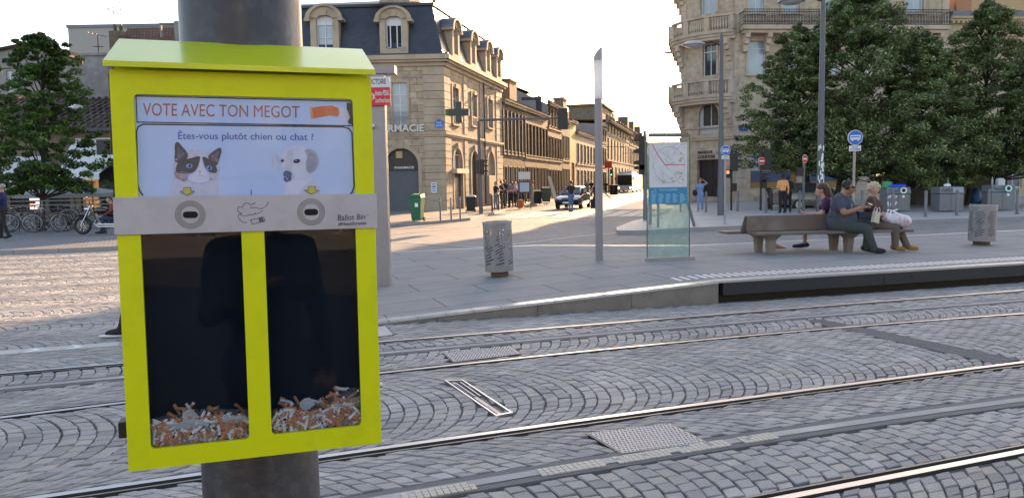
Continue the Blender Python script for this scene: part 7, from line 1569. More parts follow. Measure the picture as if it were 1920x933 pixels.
p = Vector((P(1146, 350, 105).x, 105, .12)); t = thing('traffic_light', 'small green-lit traffic light under a red shop sign far down the street', 'traffic light', tuple(p)); q = MB(); q.cyl((0, 0, 0), (0, 0, 3.2), .07, n=8); q.build('post', M_dark, t); sig_head(t, .0, 0, 2.9, .9, 'back', 3, .3, ('green', -.3)); q = MB(); q.box(-.9, .1, -.1, .1, 3.5, 4.4); q.build('red_panel', mat('red_sign', (.55, .03, .02), .5, 0, .1), t)
# --- street lamps
def lamp_post(px, pyb, yt, lab, rp, head=None, curve=None, z=.12, stickers=False):
    p = G(px, pyb, z); H = zs(px, yt, p); t = thing('street_lamp', lab, 'street lamp', tuple(p)); r = rp/1450*p.y; q = MB(); q.lathe([(r*1.15, 0), (r*1.15, 1.2), (r, 1.25), (r*.62, H)], n=18); q.lathe([(r*.62, H), (0, H+.1)], n=18); q.build('pole', mat('lamp_pole', (.10, .105, .12), .45, .3, .1, 5), t, smooth=True)
    if head:
        x, y, w_ = head; hx, hz_ = P(x, y, p.y).x-p.x, zs(x, y, p); q = MB(); q.tube([(0, 0, hz_-.05), (hx*.4, 0, hz_+.12), (hx+w_*.5, 0, hz_+.08)], .035, 8); q.build('arm', M_dark, t, smooth=True); q = MB(); q.lathe([(0, .16), (w_*.3, .14), (w_*.5, .02), (w_*.5, -.03), (w_*.42, -.05)], (hx, 0, hz_), 20); hd = q.build('lamp_head', M_greysteel, t, smooth=True); q = MB(); q.lathe([(w_*.42, -.05), (w_*.3, -.12), (0, -.14)], (hx, 0, hz_), 20); q.build('diffuser', mat('lamp_glass', (.5, .5, .5), .3, 0, 0), hd, smooth=True)
    if stickers:
        q = MB(); rd = random.Random(8)
        for k in range(26): a = rd.uniform(-2.6, -.5); z0_ = rd.uniform(1.35, 2.9); s = rd.uniform(.05, .13); c = [(r*1.03*math.cos(a+da), r*1.03*math.sin(a+da), z0_+dz) for da, dz in ((-s*2, -s+rd.uniform(-.05, .05)), (s*2, -s), (s*2, s+rd.uniform(-.05, .05)), (-s*2, s))]; q.add(c, [(0, 1, 2, 3)])
        q.build('torn_stickers', M_white, t)
    return t
lamp_post(1351, 403, 66, 'tall street lamp in front of the bank corner with its arm pointing left', 5.2, (1301, 84, 1.0))
lamp_post(1537, 401, -22, 'tallest grey lamp pole rising in front of the lindens, with torn white stickers', 6.3, (1484, 2, 1.1), stickers=True)
p = Vector((P(1262, 300, 62).x, 62, .1)); t = thing('street_lamp', 'far lamp head floating over the street between the houses and the bank', 'street lamp', (14.2, 62.5, .1)); hx, hz_ = P(1254, 100, 62).x-14.2, HZ(1254, 100, 62); q = MB(); q.tube([(0, 0, hz_-.2), (hx*.5, 0, hz_+.05), (hx, 0, hz_)], .03, 6); q.build('arm', M_dark, t); q = MB(); q.lathe([(0, .1), (.3, .06), (.34, -.03), (0, -.08)], (hx, 0, hz_), 16); q.build('lamp_head', M_greysteel, t, smooth=True)
for px, py, Y, lab, l in ((905, 166, 56, 'wall lamp bracket near the far end of the pharmacy building', .8), (1150, 275, 98, 'small suspended lamp over the street, right of the light column', 1.2), (1185, 287, 120, 'smallest suspended lamp above the white bus', 1.0)):
    pw_ = P(px, py, Y); t = thing('wall_lamp', lab, 'street lamp', tuple(pw_)); q = MB(); q.cyl((-l*1.3, .3, .0), (l, 0, 0), .03, n=6); q.build('bracket', M_dark, t); q = MB(); q.ball((l, 0, -.05), (.3, .15, .1), 10); q.build('lamp_head', M_greysteel, t, smooth=True)
# --- wheelie bins
def wheelie(p, w_, H, lab, m, rz=0.0, lid=None):
    t = thing('wheelie_bin', lab, 'wheelie bin', tuple(p), rz); q = MB(); q.hexa([(-w_*.38, -w_*.35, .06), (w_*.38, -w_*.35, .06), (w_*.38, w_*.4, .06), (-w_*.38, w_*.4, .06)], [(-w_*.5, -w_*.5, H*.86), (w_*.5, -w_*.5, H*.86), (w_*.5, w_*.5, H*.86), (-w_*.5, w_*.5, H*.86)]); q.box(-w_*.52, w_*.52, -w_*.52, w_*.52, H*.83, H*.875); q.build('tub', m, t, bevel=.015)
    q = MB(); q.hexa([(-w_*.52, -w_*.54, H*.88), (w_*.52, -w_*.54, H*.88), (w_*.52, w_*.54, H*.88), (-w_*.52, w_*.54, H*.88)], [(-w_*.46, -w_*.4, H*.95), (w_*.46, -w_*.4, H*.95), (w_*.46, w_*.5, H), (-w_*.46, w_*.5, H)]); q.build('lid', lid or m, t, bevel=.02)
    for sx in (-1, 1): q = MB(); q.cyl((sx*w_*.42, w_*.35, .09), (sx*w_*.5, w_*.35, .09), .09, n=14); q.build('wheel', M_black, t)
    return t
M_gb = mat('green_plastic', (.008, .13, .06), .45, 0, .1, 5); p = G(783, 415, .12); t = wheelie(p, .52, 1.18, 'dark green wheelie bin with yellow label in front of the pharmacy', M_gb, -.25)
q = MB(); q.hexa([(-.12, -.16, 1.135), (.12, -.16, 1.135), (.12, .05, 1.17), (-.12, .05, 1.17)], [(-.12, -.16, 1.14), (.12, -.16, 1.14), (.12, .05, 1.175), (-.12, .05, 1.175)]); q.build('yellow_label', mat('yellow_label', (.55, .5, .02), .5, 0, .05), t); q = MB(); q.box(.0, .14, -.275, -.262, .62, .78); q.build('white_sticker', M_white, t)
wheelie(G(883, 398, .12), .55, .95, 'open dark grey bin at the foot of the signal mast', M_black, .1, M_greysteel)
wheelie(G(1024, 379.5, .12), .75, 1.25, 'dark green bin on the pavement behind the waiting people, beside the parked car', mat('dark_green_plastic', (.02, .05, .035), .5, 0, .1), .1)
wheelie(G(1006, 383, .12), .7, 1.05, 'black rubbish bin next to the dark green one at the bus stop', M_black, .3)
# --- bus stop shelter sign (flag) by the kerb
p = G(984, 392, .12); t = thing('bus_stop_sign', 'bus stop sign with timetable case standing among the waiting people', 'bus stop sign', tuple(p)); q = MB(); z0_, z1_ = zs(984, 362, p), zs(984, 340, p); w_ = .36
q.cyl((-w_, 0, 0), (-w_, 0, zs(984, 321, p)), .03, n=8); q.cyl((w_, 0, 0), (w_, 0, zs(984, 321, p)), .03, n=8); q.build('posts', M_pole, t); q = MB(); q.box(-w_, w_, -.05, .05, z0_, z1_); tc_ = q.build('timetable_case', M_dark, t); q = MB(); q.box(-w_*.8, w_*.8, -.06, -.05, z0_+.08, z1_-.06); q.build('timetable', mat('timetable_paper', (.32, .36, .45), .4, 0, .1, 9), tc_); q = MB(); q.box(-w_, w_, -.04, .04, zs(984, 336, p), zs(984, 322, p)); q.build('flag_panel', mat('flag_white', (.5, .48, .45), .5, 0, .1), t)
q = MB(); q.hexa([(-.3, -.2, 0), (.3, -.2, 0), (.3, .2, 0), (-.3, .2, 0)], [(-.1, -.1, 2.3), (.1, -.1, 2.3), (.1, .1, 2.3), (-.1, .1, 2.3)]); t = thing('ladder_board', 'pale plank leaning upright near the green bin and the car', 'board', tuple(G(1037, 380, .12))); q = MB(); q.hexa([(.15, 0, 0), (.45, 0, 0), (.45, .06, 0), (.15, .06, 0)], [(-.4, .3, 2.1), (-.15, .3, 2.1), (-.15, .36, 2.1), (-.4, .36, 2.1)]); q.build('plank', mat('pale_plank', (.5, .47, .42), .6, 0, .1), t)
# ================================================================== VEHICLES
def loft(q, secs, m=0, cap=True):
    n = len(secs[0]); vs = [v for s in secs for v in s]; fs = [(i*n+k, i*n+(k+1) % n, (i+1)*n+(k+1) % n, (i+1)*n+k) for i in range(len(secs)-1) for k in range(n)]
    if cap: fs += [tuple(range(n-1, -1, -1)), tuple(range((len(secs)-1)*n, len(secs)*n))]
    return q.add(vs, fs, m)
def car(p, rz, lab, paint, L_=4.0, W_=1.7, plate=''):
    """front at y=0 facing -y, length towards +y"""
    t = thing('parked_car' if plate == '' else 'car', lab, 'car', tuple(p), rz); q = MB()
    st = [(0, .42, .52, .74), (.06, .32, .60, .80), (.35, .24, .72, .84), (.9, .22, .86, .85), (1.25, .22, .93, .85), (2.4, .22, .95, .85), (3.3, .24, .96, .84), (3.8, .28, .95, .80), (3.97, .38, .88, .74)]
    def sec(y, z0, z1, hw): return [(-hw*.92, y, z0), (hw*.92, y, z0), (hw, y, z0+.12), (hw, y, (z0+z1)/2+.05), (hw*.93, y, z1-.03), (hw*.7, y, z1+.02), (-hw*.7, y, z1+.02), (-hw*.93, y, z1-.03), (-hw, y, (z0+z1)/2+.05), (-hw, y, z0+.12)]
    loft(q, [sec(*s) for s in st]); q.build('body', paint, t, smooth=True)
    q = MB(); g_ = [(.95, .92, .92, .66), (1.75, .93, 1.40, .56), (2.6, .94, 1.46, .56), (3.3, .95, 1.38, .55), (3.85, .95, .97, .60)]
    loft(q, [[(-.76, y, z0), (.76, y, z0), (hw+.02, y, z1-.05), (hw*.9, y, z1), (-hw*.9, y, z1), (-hw-.02, y, z1-.05)] for y, z0, z1, hw in g_]); cb = q.build('cabin', paint, t, smooth=True)
    q = MB(); q.hexa([(-.62, 1.02, .95), (.62, 1.02, .95), (.62, 1.03, .95), (-.62, 1.03, .95)], [(-.50, 1.66, 1.385), (.50, 1.66, 1.385), (.5, 1.68, 1.385), (-.5, 1.68, 1.385)]); q.v = [(x, y-.03, z+.015) for x, y, z in q.v]; q.build('windscreen', mat('car_glass', (.06, .075, .09), .05, 0, .1, 1, spec=.9), cb)
    for s in (-1, 1):
        for (ya, yb_) in ((1.35, 2.3), (2.38, 3.3)):
            q = MB(); a = s*.775; b = s*.60; ya2, yb2 = (ya+.42, yb_) if ya < 2 else (ya, yb_-.2); q.add([(a, ya, .97), (a, yb_, .97), (b+s*.01, yb2, 1.36), (b+s*.01, ya2, 1.36)], [(0, 1, 2, 3)]); q.add([(a+s*.012, ya, .97), (a+s*.012, yb_, .97), (b+s*.022, yb2, 1.36), (b+s*.022, ya2, 1.36)], [(3, 2, 1, 0)]); q.build('side_window', MATS['car_glass'], t)
        for yy in (.72, 3.25):
            q = MB(); q.cyl((s*(W_/2-.2), yy, .3), (s*(W_/2+.005), yy, .3), .3, n=20); w_ = q.build('wheel', M_black, t, bevel=.02); q = MB(); q.cyl((s*(W_/2-.0), yy, .3), (s*(W_/2+.015), yy, .3), .19, n=16); q.build('rim', M_steel, w_)
        q = MB(); q.hexa([(s*.42-.16, .0, .62), (s*.42+.16+.08*s, .12, .62), (s*.42+.16+.08*s, .2, .62), (s*.42-.16, .2, .62)], [(s*.42-.16, .14, .76), (s*.42+.16+.08*s, .24, .77), (s*.42+.16+.08*s, .3, .77), (s*.42-.16, .3, .76)]); q.v = [(x, y-.05, z-.02) for x, y, z in q.v]; q.build('headlight', mat('headlight', (.55, .57, .6), .1, 0, .1), t)
        q = MB(); q.ball((s*.93, 1.35, 1.0), (.11, .06, .08), 10); q.build('wing_mirror', paint, t, smooth=True)
    q = MB(); q.box(-.5, .5, -.02, .02, .42, .5); q.box(-.3, .3, -.03, .02, .30, .38); q.build('grille', M_black, t)
    q = MB(); q.box(-.26, .26, -.045, -.02, .36, .46); pl = q.build('number_plate', M_white, t); return t
M_navy = mat('navy_paint', (.008, .014, .035), .18, .3, .03, 2, spec=.7, coat=.8); M_silver = mat('silver_paint', (.22, .215, .21), .3, .5, .03, 2, coat=.5)
pf = G(1063, 392, 0); car((pf.x, pf.y, 0), -R(17), 'dark blue hatchback driving out of the sunlit street towards the crossing', M_navy, plate='x')
pc2 = G(1738, 398, .12); car((pc2.x+.4, 42.0, .0), R(97), 'silver car parked in the shade behind the seated woman, between linden trunks', M_silver)
# bus
pb_ = P(1171, 352, 124); t = thing('bus', 'white articulated bus with big dark windscreen coming up the street', 'bus', (pb_.x, 124, .05), -R(14.5)); W_ = 1.27; q = MB()
def bsec(y, k=1, z1=3.05): return [(-W_*k, y, .35), (W_*k, y, .35), (W_*k, y, z1-.25), (W_*.9*k, y, z1), (-W_*.9*k, y, z1), (-W_*k, y, z1-.25)]
loft(q, [bsec(0, .96, 2.95), bsec(.3, 1), bsec(10.8), bsec(11, .98)]); loft(q, [bsec(12, .98), bsec(12.2), bsec(18)]); bd = q.build('body', mat('bus_white', (.62, .63, .64), .3, 0, .04, 1, coat=.3), t, smooth=False)
q = MB(); loft(q, [bsec(11, .93, 2.95), bsec(12, .93, 2.95)]); q.build('bellows', M_black, t); q = MB(); q.box(-W_*.85, W_*.85, 1.5, 10, 3.05, 3.35); q.build('roof_pod', mat('bus_roof', (.5, .52, .54), .5, 0, .05), t, bevel=.08)
q = MB(); q.hexa([(-W_*.9, -.03, 1.15), (W_*.9, -.03, 1.15), (W_*.9, .0, 1.15), (-W_*.9, .0, 1.15)], [(-W_*.88, -.02, 2.75), (W_*.88, -.02, 2.75), (W_*.88, .01, 2.75), (-W_*.88, .01, 2.75)]); q.build('windscreen', mat('bus_glass', (.02, .018, .015), .3, 0, .2, .8, spec=.2), t)
for s in (-1, 1):
    q = MB()
    for k in range(7): q.box(s*W_-.01*s if s > 0 else s*W_-.01, s*W_+.01 if s > 0 else s*W_+.01, .9+k*1.4, 2.15+k*1.4, 1.3, 2.5)
    q.v = [(x+s*.008, y, z) for x, y, z in q.v]; q.build('side_windows', MATS['bus_glass'], t)
    q = MB(); q.lathe([(0, -.03), (.13, -.03), (.14, 0)], (s*.95, .0, .75), 12, 0, 'y'); q.build('headlight', mat('lit_headlight', (.9, .85, .7), .3, 0, 0, emit=(1, .9, .7), emit_s=2.0), t)
    q = MB(); q.box(s*1.4-.1, s*1.4+.1, -.15, .0, 2.0, 2.45); q.build('mirror', M_black, t)
    for yy in (2.4, 9.2, 15.5): q = MB(); q.cyl((s*(W_-.3), yy, .45), (s*(W_+.01), yy, .45), .45, n=16); q.build('wheel', M_black, t)
# --- fence, bicycles, motorcycle at left
pf0 = G(-80, 426, .12); t = thing('barrier_rail', 'long low barrier of thin horizontal steel rails behind the parked bicycles', 'barrier', (P(-80, 400, 29.5).x, 29.5, .12)); Lf = P(560, 400, 29.5).x-P(-80, 400, 29.5).x
q = MB()
for k, z in enumerate((.12, .24, .36, .48, .60, .72, .84)): q.cyl((0, 0, z), (Lf, 0, z), .012, n=5)
for z in (1.0, 1.16): q.cyl((0, 0, z), (Lf, 0, z), .026, n=7)
q.build('rails', mat('rail_galv', (.17, .175, .17), .5, .4, .1), t)
for k in range(9): q = MB(); q.box(Lf*k/8-.03, Lf*k/8+.03, -.03, .03, 0, 1.17); q.build('post', M_pole, t)
def bicycle(p, rz, lab, col, seed, dn=False):
    rd = random.Random(seed); t = thing('bicycle', lab, 'bicycle', tuple(p), rz, 'bicycles parked along the barrier'); t.rotation_euler = (R(rd.uniform(-5, 5)), 0, rz); r = .34; fm = mat('bike_'+str(seed), col, .4, .2, .05)
    for cx in (-.52, .52):
        q = MB(); q.tube([(cx+r*math.cos(a), 0, r+r*math.sin(a)) for a in np.linspace(0, 2*math.pi, 28, endpoint=False)], .018, 6, closed=True); w_ = q.build('wheel', M_black, t, smooth=True); q = MB()
        for k in range(14): a = 2*math.pi*k/14; q.cyl((cx, 0, r), (cx+r*.95*math.cos(a), 0, r+r*.95*math.sin(a)), .0025, n=3, cap=False)
        q.tube([(cx+r*.93*math.cos(a), 0, r+r*.93*math.sin(a)) for a in np.linspace(0, 2*math.pi, 24, endpoint=False)], .008, 4, closed=True); q.cyl((cx, -.04, r), (cx, .04, r), .02, n=8); q.build('spokes', M_steel, w_)
    bb, st_, hd = (-.08, 0, .29), (-.2, 0, .72), (.36, 0, .72); q = MB(); q.cyl(bb, st_, .016); q.cyl(bb, (hd[0]+.03, 0, .62), .018); 
    q.cyl(st_ if not dn else (-.12, 0, .42), hd if not dn else (hd[0]+.02, 0, .6), .016); q.cyl((-.52, 0, r), bb, .011); q.cyl((-.52, 0, r), st_, .011); q.cyl(hd, (.52, 0, r), .014); q.cyl(hd, (.33, 0, .84), .016); q.build('frame', fm, t, smooth=True)
    q = MB(); q.tube([(.28, -.28, .93), (.36, -.2, .95), (.35, 0, .92), (.36, .2, .95), (.28, .28, .93)], .012, 6); q.cyl((.33, 0, .82), (.35, 0, .93), .012); q.build('handlebar', M_greysteel, t, smooth=True)
    q = MB(); q.cyl(st_, (-.24, 0, .88), .012); q.hexa([(-.36, -.08, .87), (-.1, -.025, .87), (-.1, .025, .87), (-.36, .08, .87)], [(-.36, -.09, .92), (-.1, -.02, .9), (-.1, .02, .9), (-.36, .09, .92)]); q.build('saddle', M_black if seed % 3 else mat('white_saddle', (.5, .5, .5), .5, 0, .05), t, bevel=.01)
    q = MB(); q.cyl((bb[0], -.05, bb[2]), (bb[0], .05, bb[2]), .07, n=12); q.cyl((bb[0], .07, bb[2]), (bb[0]+.1, .08, bb[2]-.14), .01); q.cyl((bb[0], -.07, bb[2]), (bb[0]-.1, -.08, bb[2]+.14), .01); q.build('crankset', M_dark, t); return t
bicycle(G(8, 434, .12)+Vector((0, .6, 0)), 1.1, 'grey bicycle mostly hidden behind the man in the blue blazer', (.12, .12, .13), 31)
bicycle(G(30, 433, .12)+Vector((0, .3, 0)), 1.3, 'bright blue hire bicycle just right of the man in the blazer', (.03, .16, .42), 33, True)
bicycle(G(48, 434, .12), .75, 'silver bicycle with front wheel turned out, second right of the blazer man', (.4, .4, .42), 35, True)
bicycle(G(70, 433, .12)+Vector((0, .2, 0)), 2.2, 'pale cream step-through bicycle in the middle of the row', (.45, .43, .38), 37, True)
bicycle(G(92, 434, .12), .5, 'dark navy bicycle with white saddle beside the steel hoop', (.02, .03, .07), 36)
bicycle(G(123, 432, .12)+Vector((0, .4, 0)), 1.9, 'black bicycle leaning right of the steel hoop', (.02, .02, .02), 41)
bicycle(G(135, 433, .12), 1.2, 'slim black roadster immediately left of the motorcycle', (.03, .03, .03), 43)
bicycle(G(158, 430, .12)+Vector((0, .6, 0)), .6, 'mint and red bicycle half hidden behind the motorcycle', (.30, .42, .40), 47, True)
hf = None
for px, lab in ((84, 'steel bicycle hoop beside the dark navy bicycle'), (132, 'steel bicycle hoop left of the motorcycle'), (20, 'steel bicycle hoop by the man in the blazer')):
    p = G(px, 434, .12); 
    if hf is None: hf = thing('bike_hoop', lab, 'bike stand', tuple(p), .2, 'steel bicycle hoops'); q = MB(); q.tube([(-.3, 0, 0), (-.3, 0, .65), (-.2, 0, .8), (.2, 0, .8), (.3, 0, .65), (.3, 0, 0)], .025, 8); q.build('hoop', M_pole, hf, smooth=True)
    else: dup(hf, tuple(p), label=lab)
# motorcycle, facing left
p = G(156, 439, .12); t = thing('motorcycle', 'black and chrome cruiser motorcycle parked facing left beside the yellow box', 'motorcycle', tuple(p), 0); M_chr = mat('chrome', (.6, .6, .62), .15, 1, .05, 9)
for cx, rr in ((0, .31), (1.5, .30)):
    q = MB(); q.tube([(cx+(rr-.05)*math.cos(a), 0, rr+(rr-.05)*math.sin(a)) for a in np.linspace(0, 2*math.pi, 30, endpoint=False)], .055, 8, closed=True); w_ = q.build('wheel', M_black, t, smooth=True); q = MB(); q.tube([(cx+(rr-.1)*math.cos(a), 0, rr+(rr-.1)*math.sin(a)) for a in np.linspace(0, 2*math.pi, 24, endpoint=False)], .014, 6, closed=True)
    for k in range(9): a = 2*math.pi*k/9; q.cyl((cx, 0, rr), (cx+(rr-.1)*math.cos(a), 0, rr+(rr-.1)*math.sin(a)), .008, n=4)
    q.cyl((cx, -.06, rr), (cx, .06, rr), .05, n=12); q.build('rim', M_chr, w_)
for s in (-.09, .09): q = MB(); q.cyl((0, s, .31), (.36, s, .98), .024, n=8); q.build('fork', M_chr, t, smooth=True)
q = MB(); q.tube([(-.1+.33*math.cos(a), 0, .31+.36*math.sin(a)) for a in np.linspace(.5, 1.9, 8)], .045, 8); q.v = [(x+.08, y*1.6, z) for x, y, z in q.v]; q.build('front_mudguard', M_black, t, smooth=True)
q = MB(); q.lathe([(0, -.12), (.06, -.1), (.095, -.02), (.09, .04), (.03, .1)], (.22, 0, .87), 16, 0, 'x'); q.build('headlight', M_chr, t, smooth=True)
q = MB(); q.tube([(.5, -.38, 1.12), (.42, -.3, 1.15), (.38, -.12, 1.0), (.36, 0, .97), (.38, .12, 1.0), (.42, .3, 1.15), (.5, .38, 1.12)], .014, 8); q.tube([(.42, -.3, 1.14), (.38, -.32, 1.24)], .008, 5); q.ball((.38, -.32, 1.27), (.02, .07, .045), 8); q.build('handlebar', M_chr, t, smooth=True)
q = MB(); q.ball((.68, 0, .82), (.28, .14, .13), 16); q.build('tank', mat('gloss_black', (.008, .008, .009), .12, 0, .02, coat=1), t, smooth=True); q = MB(); q.ball((1.08, 0, .70), (.27, .14, .08), 14); q.ball((1.4, 0, .72), (.2, .1, .07), 12); q.build('seat', M_black, t, smooth=True)
q = MB(); q.tube([(1.15+.42*math.cos(a)+.3, 0, .31+.38*math.sin(a)) for a in np.linspace(.2, 2.4, 10)], .06, 8); q.build('rear_mudguard', M_black, t, smooth=True)
q = MB(); q.cyl((.62, 0, .42), (.5, 0, .72), .085, n=14); q.cyl((.74, 0, .42), (.88, 0, .72), .085, n=14)
for k in range(7): q.cyl((.6-.12*k/7, 0, .46+.28*k/7), (.597-.12*k/7, 0, .468+.28*k/7), .105, n=14); q.cyl((.755+.13*k/7, 0, .46+.28*k/7), (.757+.13*k/7, 0, .468+.28*k/7), .105, n=14)
q.ball((.68, 0, .36), (.24, .16, .15), 14); q.ball((.73, -.2, .60), (.08, .06, .07), 10); q.build('engine', mat('engine_metal', (.22, .22, .23), .3, .9, .2, 12), t, smooth=True)
for z in (.26, .34): q = MB(); q.tube([(.55, -.1, .5), (.5, -.18, .36), (.65, -.2, z), (1.6, -.2, z)], [.025, .03, .035, .045], 10); q.build('exhaust', M_chr, t, smooth=True)
q = MB(); q.tube([(.42, 0, .92), (.5, 0, .35), (.9, 0, .28), (1.1, 0, .6), (.5, 0, .86)], .025, 6); q.cyl((.9, -.1, .28), (.95, -.28, .0), .015, n=6); q.build('frame', M_black, t, smooth=True)
# black scooter/covered motorbike behind the person in orange
p = G(1446, 394, .12); t = thing('scooter', 'dark scooter parked in the shade left of the person in orange', 'scooter', tuple(p), 1.35)
for cx in (0, 1.15): q = MB(); q.tube([(cx+.2*math.cos(a), 0, .24+.2*math.sin(a)) for a in np.linspace(0, 6.283, 20, endpoint=False)], .05, 8, closed=True); q.build('wheel', M_black, t, smooth=True)
q = MB(); q.tube([(0, 0, .3), (.15, 0, .75), (.22, 0, 1.05)], [.07, .1, .05], 8); q.ball((.85, 0, .55), (.45, .17, .2), 12); q.box(.15, .6, -.15, .15, .26, .34); q.build('body', mat('scooter_black', (.01, .01, .012), .35, 0, .1), t, smooth=True); q = MB(); q.ball((.85, 0, .78), (.38, .14, .07), 12); q.build('seat', M_black, t, smooth=True); q = MB(); q.tube([(.25, -.33, 1.08), (.2, 0, 1.04), (.25, .33, 1.08)], .018, 6); q.build('handlebar', M_dark, t); q = MB(); q.ball((1.35, 0, .95), (.2, .18, .17), 12); q.build('top_box', M_black, t, smooth=True)
# parasols in front of the brasserie
for px, lab, w_ in ((20, 'grey cafe parasol at the far left edge under the lettered awning', 2.4), (140, 'flat pale cafe parasol behind the dark tree, under the right awning', 2.6)):
    p = Vector((P(px, 370, 37).x, 37, .12)); t = thing('cafe_parasol', lab, 'parasol', tuple(p)); H = zs(px, 346, p); q = MB(); q.cyl((0, 0, 0), (0, 0, H), .03, n=8); q.build('pole', M_dark, t); q = MB(); n = 8; vs = [(0, 0, H)]+[(w_*math.cos(6.283*k/n), w_*math.sin(6.283*k/n), H-.42) for k in range(n)]+[(0, 0, H-.03)]+[(w_*math.cos(6.283*k/n), w_*math.sin(6.283*k/n), H-.6) for k in range(n)]
    q.add(vs, [(0, 1+k, 1+(k+1) % n) for k in range(n)]+[(1+k, n+2+k, n+2+(k+1) % n, 1+(k+1) % n) for k in range(n)]); q.build('canopy', mat('canopy_grey', (.22, .23, .24), .8, 0, .08, 2), t)
p = Vector((P(64, 374, 36).x, 36, .12)); t = thing('menu_board', 'small lit menu board glowing between the parasols', 'menu board', tuple(p)); z = zs(64, 372, p); q = MB(); q.box(-.2, .2, -.05, .05, 0, z-.5); q.build('stand', M_dark, t); q = MB(); q.box(-.18, .22, -.06, .04, z-.5, z+.35); q.build('panel', mat('lit_menu', (.7, .55, .45), .5, 0, .5, 5, emit=(1, .75, .6), emit_s=.5), t); q = MB(); q.box(-.18, .1, -.07, -.06, z-.25, z-.1); q.build('red_stripe', M_red, t)
# ================================================================== PEOPLE
def skinm(n, c): return mat('skin_'+n, c, .5, 0, .05, 12)
SK1 = skinm('fair', (.45, .26, .19)); SK2 = skinm('tan', (.30, .15, .09)); SK3 = skinm('dark', (.09, .05, .035))
def cloth(n, c, v=.12, **k): return mat('cloth_'+n, c, .85, 0, v, 9, .25, 60, **k)
def capmesh(q, p0, p1, a, b, n=12):
    p0 = Vector(p0); p1 = Vector(p1)
    if (p1-p0).length > 1e-5: q.cyl(p0, p1, a, b, n)
    q.ball(tuple(p0), a, n); q.ball(tuple(p1), b, n)
def person_body(prims, mats, voxel, parent, smooth_it=3):
    """prims: (p0,p1,r0,r1,mat index[,flatten]) -> one continuous remeshed surface"""
    q = MB()
    for pr in prims: capmesh(q, pr[0], pr[1], pr[2], pr[3], 14 if voxel < .015 else 10)
    me = bpy.data.meshes.new('person_body'); me.from_pydata(q.v, [], q.f); o = bpy.data.objects.new('tmp', me); COL.objects.link(o)
    md = o.modifiers.new('r', 'REMESH'); md.mode = 'VOXEL'; md.voxel_size = voxel; sm = o.modifiers.new('s', 'SMOOTH'); sm.factor = .5; sm.iterations = smooth_it
    dg = bpy.context.evaluated_depsgraph_get(); m2 = bpy.data.meshes.new_from_object(o.evaluated_get(dg)); bpy.data.objects.remove(o); bpy.data.meshes.remove(me)
    n = len(m2.polygons); c = np.empty(n*3); m2.polygons.foreach_get('center', c); c = c.reshape(-1, 3); best = np.full(n, 1e9); idx = np.zeros(n, np.int32)
    for pr in prims:
        a = np.array(pr[0], float); b = np.array(pr[1], float); ab = b-a; L2 = max(1e-9, ab@ab); tt = np.clip((c-a)@ab/L2, 0, 1); d = np.linalg.norm(c-(a+tt[:, None]*ab), axis=1)-(pr[2]+(pr[3]-pr[2])*tt)
        k = d < best; best[k] = d[k]; idx[k] = pr[4]
    m2.name = 'body'; m2.materials.clear()
    for m_ in mats: m2.materials.append(m_)
    m2.polygons.foreach_set('material_index', idx); m2.polygons.foreach_set('use_smooth', [True]*n); m2.update()
    ob = bpy.data.objects.new('body', m2); COL.objects.link(ob); ob.parent = parent; return ob
def hand(pr, w_, d, up, side=1, m=0, curl=.5, s=1.0, fine=True):
    """w_ wrist point, d pointing direction, up = back of the hand"""
    w_ = Vector(w_); d = Vector(d).normalized(); up = Vector(up); up = (up-d*up.dot(d)).normalized(); lat = d.cross(up)*side
    k = w_+d*.085*s
    for j, (o, l) in enumerate(((-.030, .068), (-.010, .078), (.011, .074), (.030, .058))):
        pr.append((w_+lat*o*.6*s, k+lat*o*s, .017*s, .0135*s, m))
        if fine:
            a = k+lat*o*1.05*s; b = a+(d*math.cos(curl*.6)-up*math.sin(curl*.6))*l*.5*s; c = b+(d*math.cos(curl*1.5)-up*math.sin(curl*1.5))*l*.5*s; pr.append((a, b, .010*s, .0092*s, m)); pr.append((b, c, .0092*s, .008*s, m))
        else: pr.append((k+lat*o*s, k+lat*o*s+(d-up*curl*.5)*l*.8*s, .013*s, .011*s, m))
    a = w_+d*.02*s-lat*.024*s; b = a+(d*.6-lat*.75-up*.1)*.045*s; c = b+(d*.9-lat*.2-up*.25)*.035*s; pr.append((a, b, .014*s, .0115*s, m)); pr.append((b, c, .0115*s, .0095*s, m))
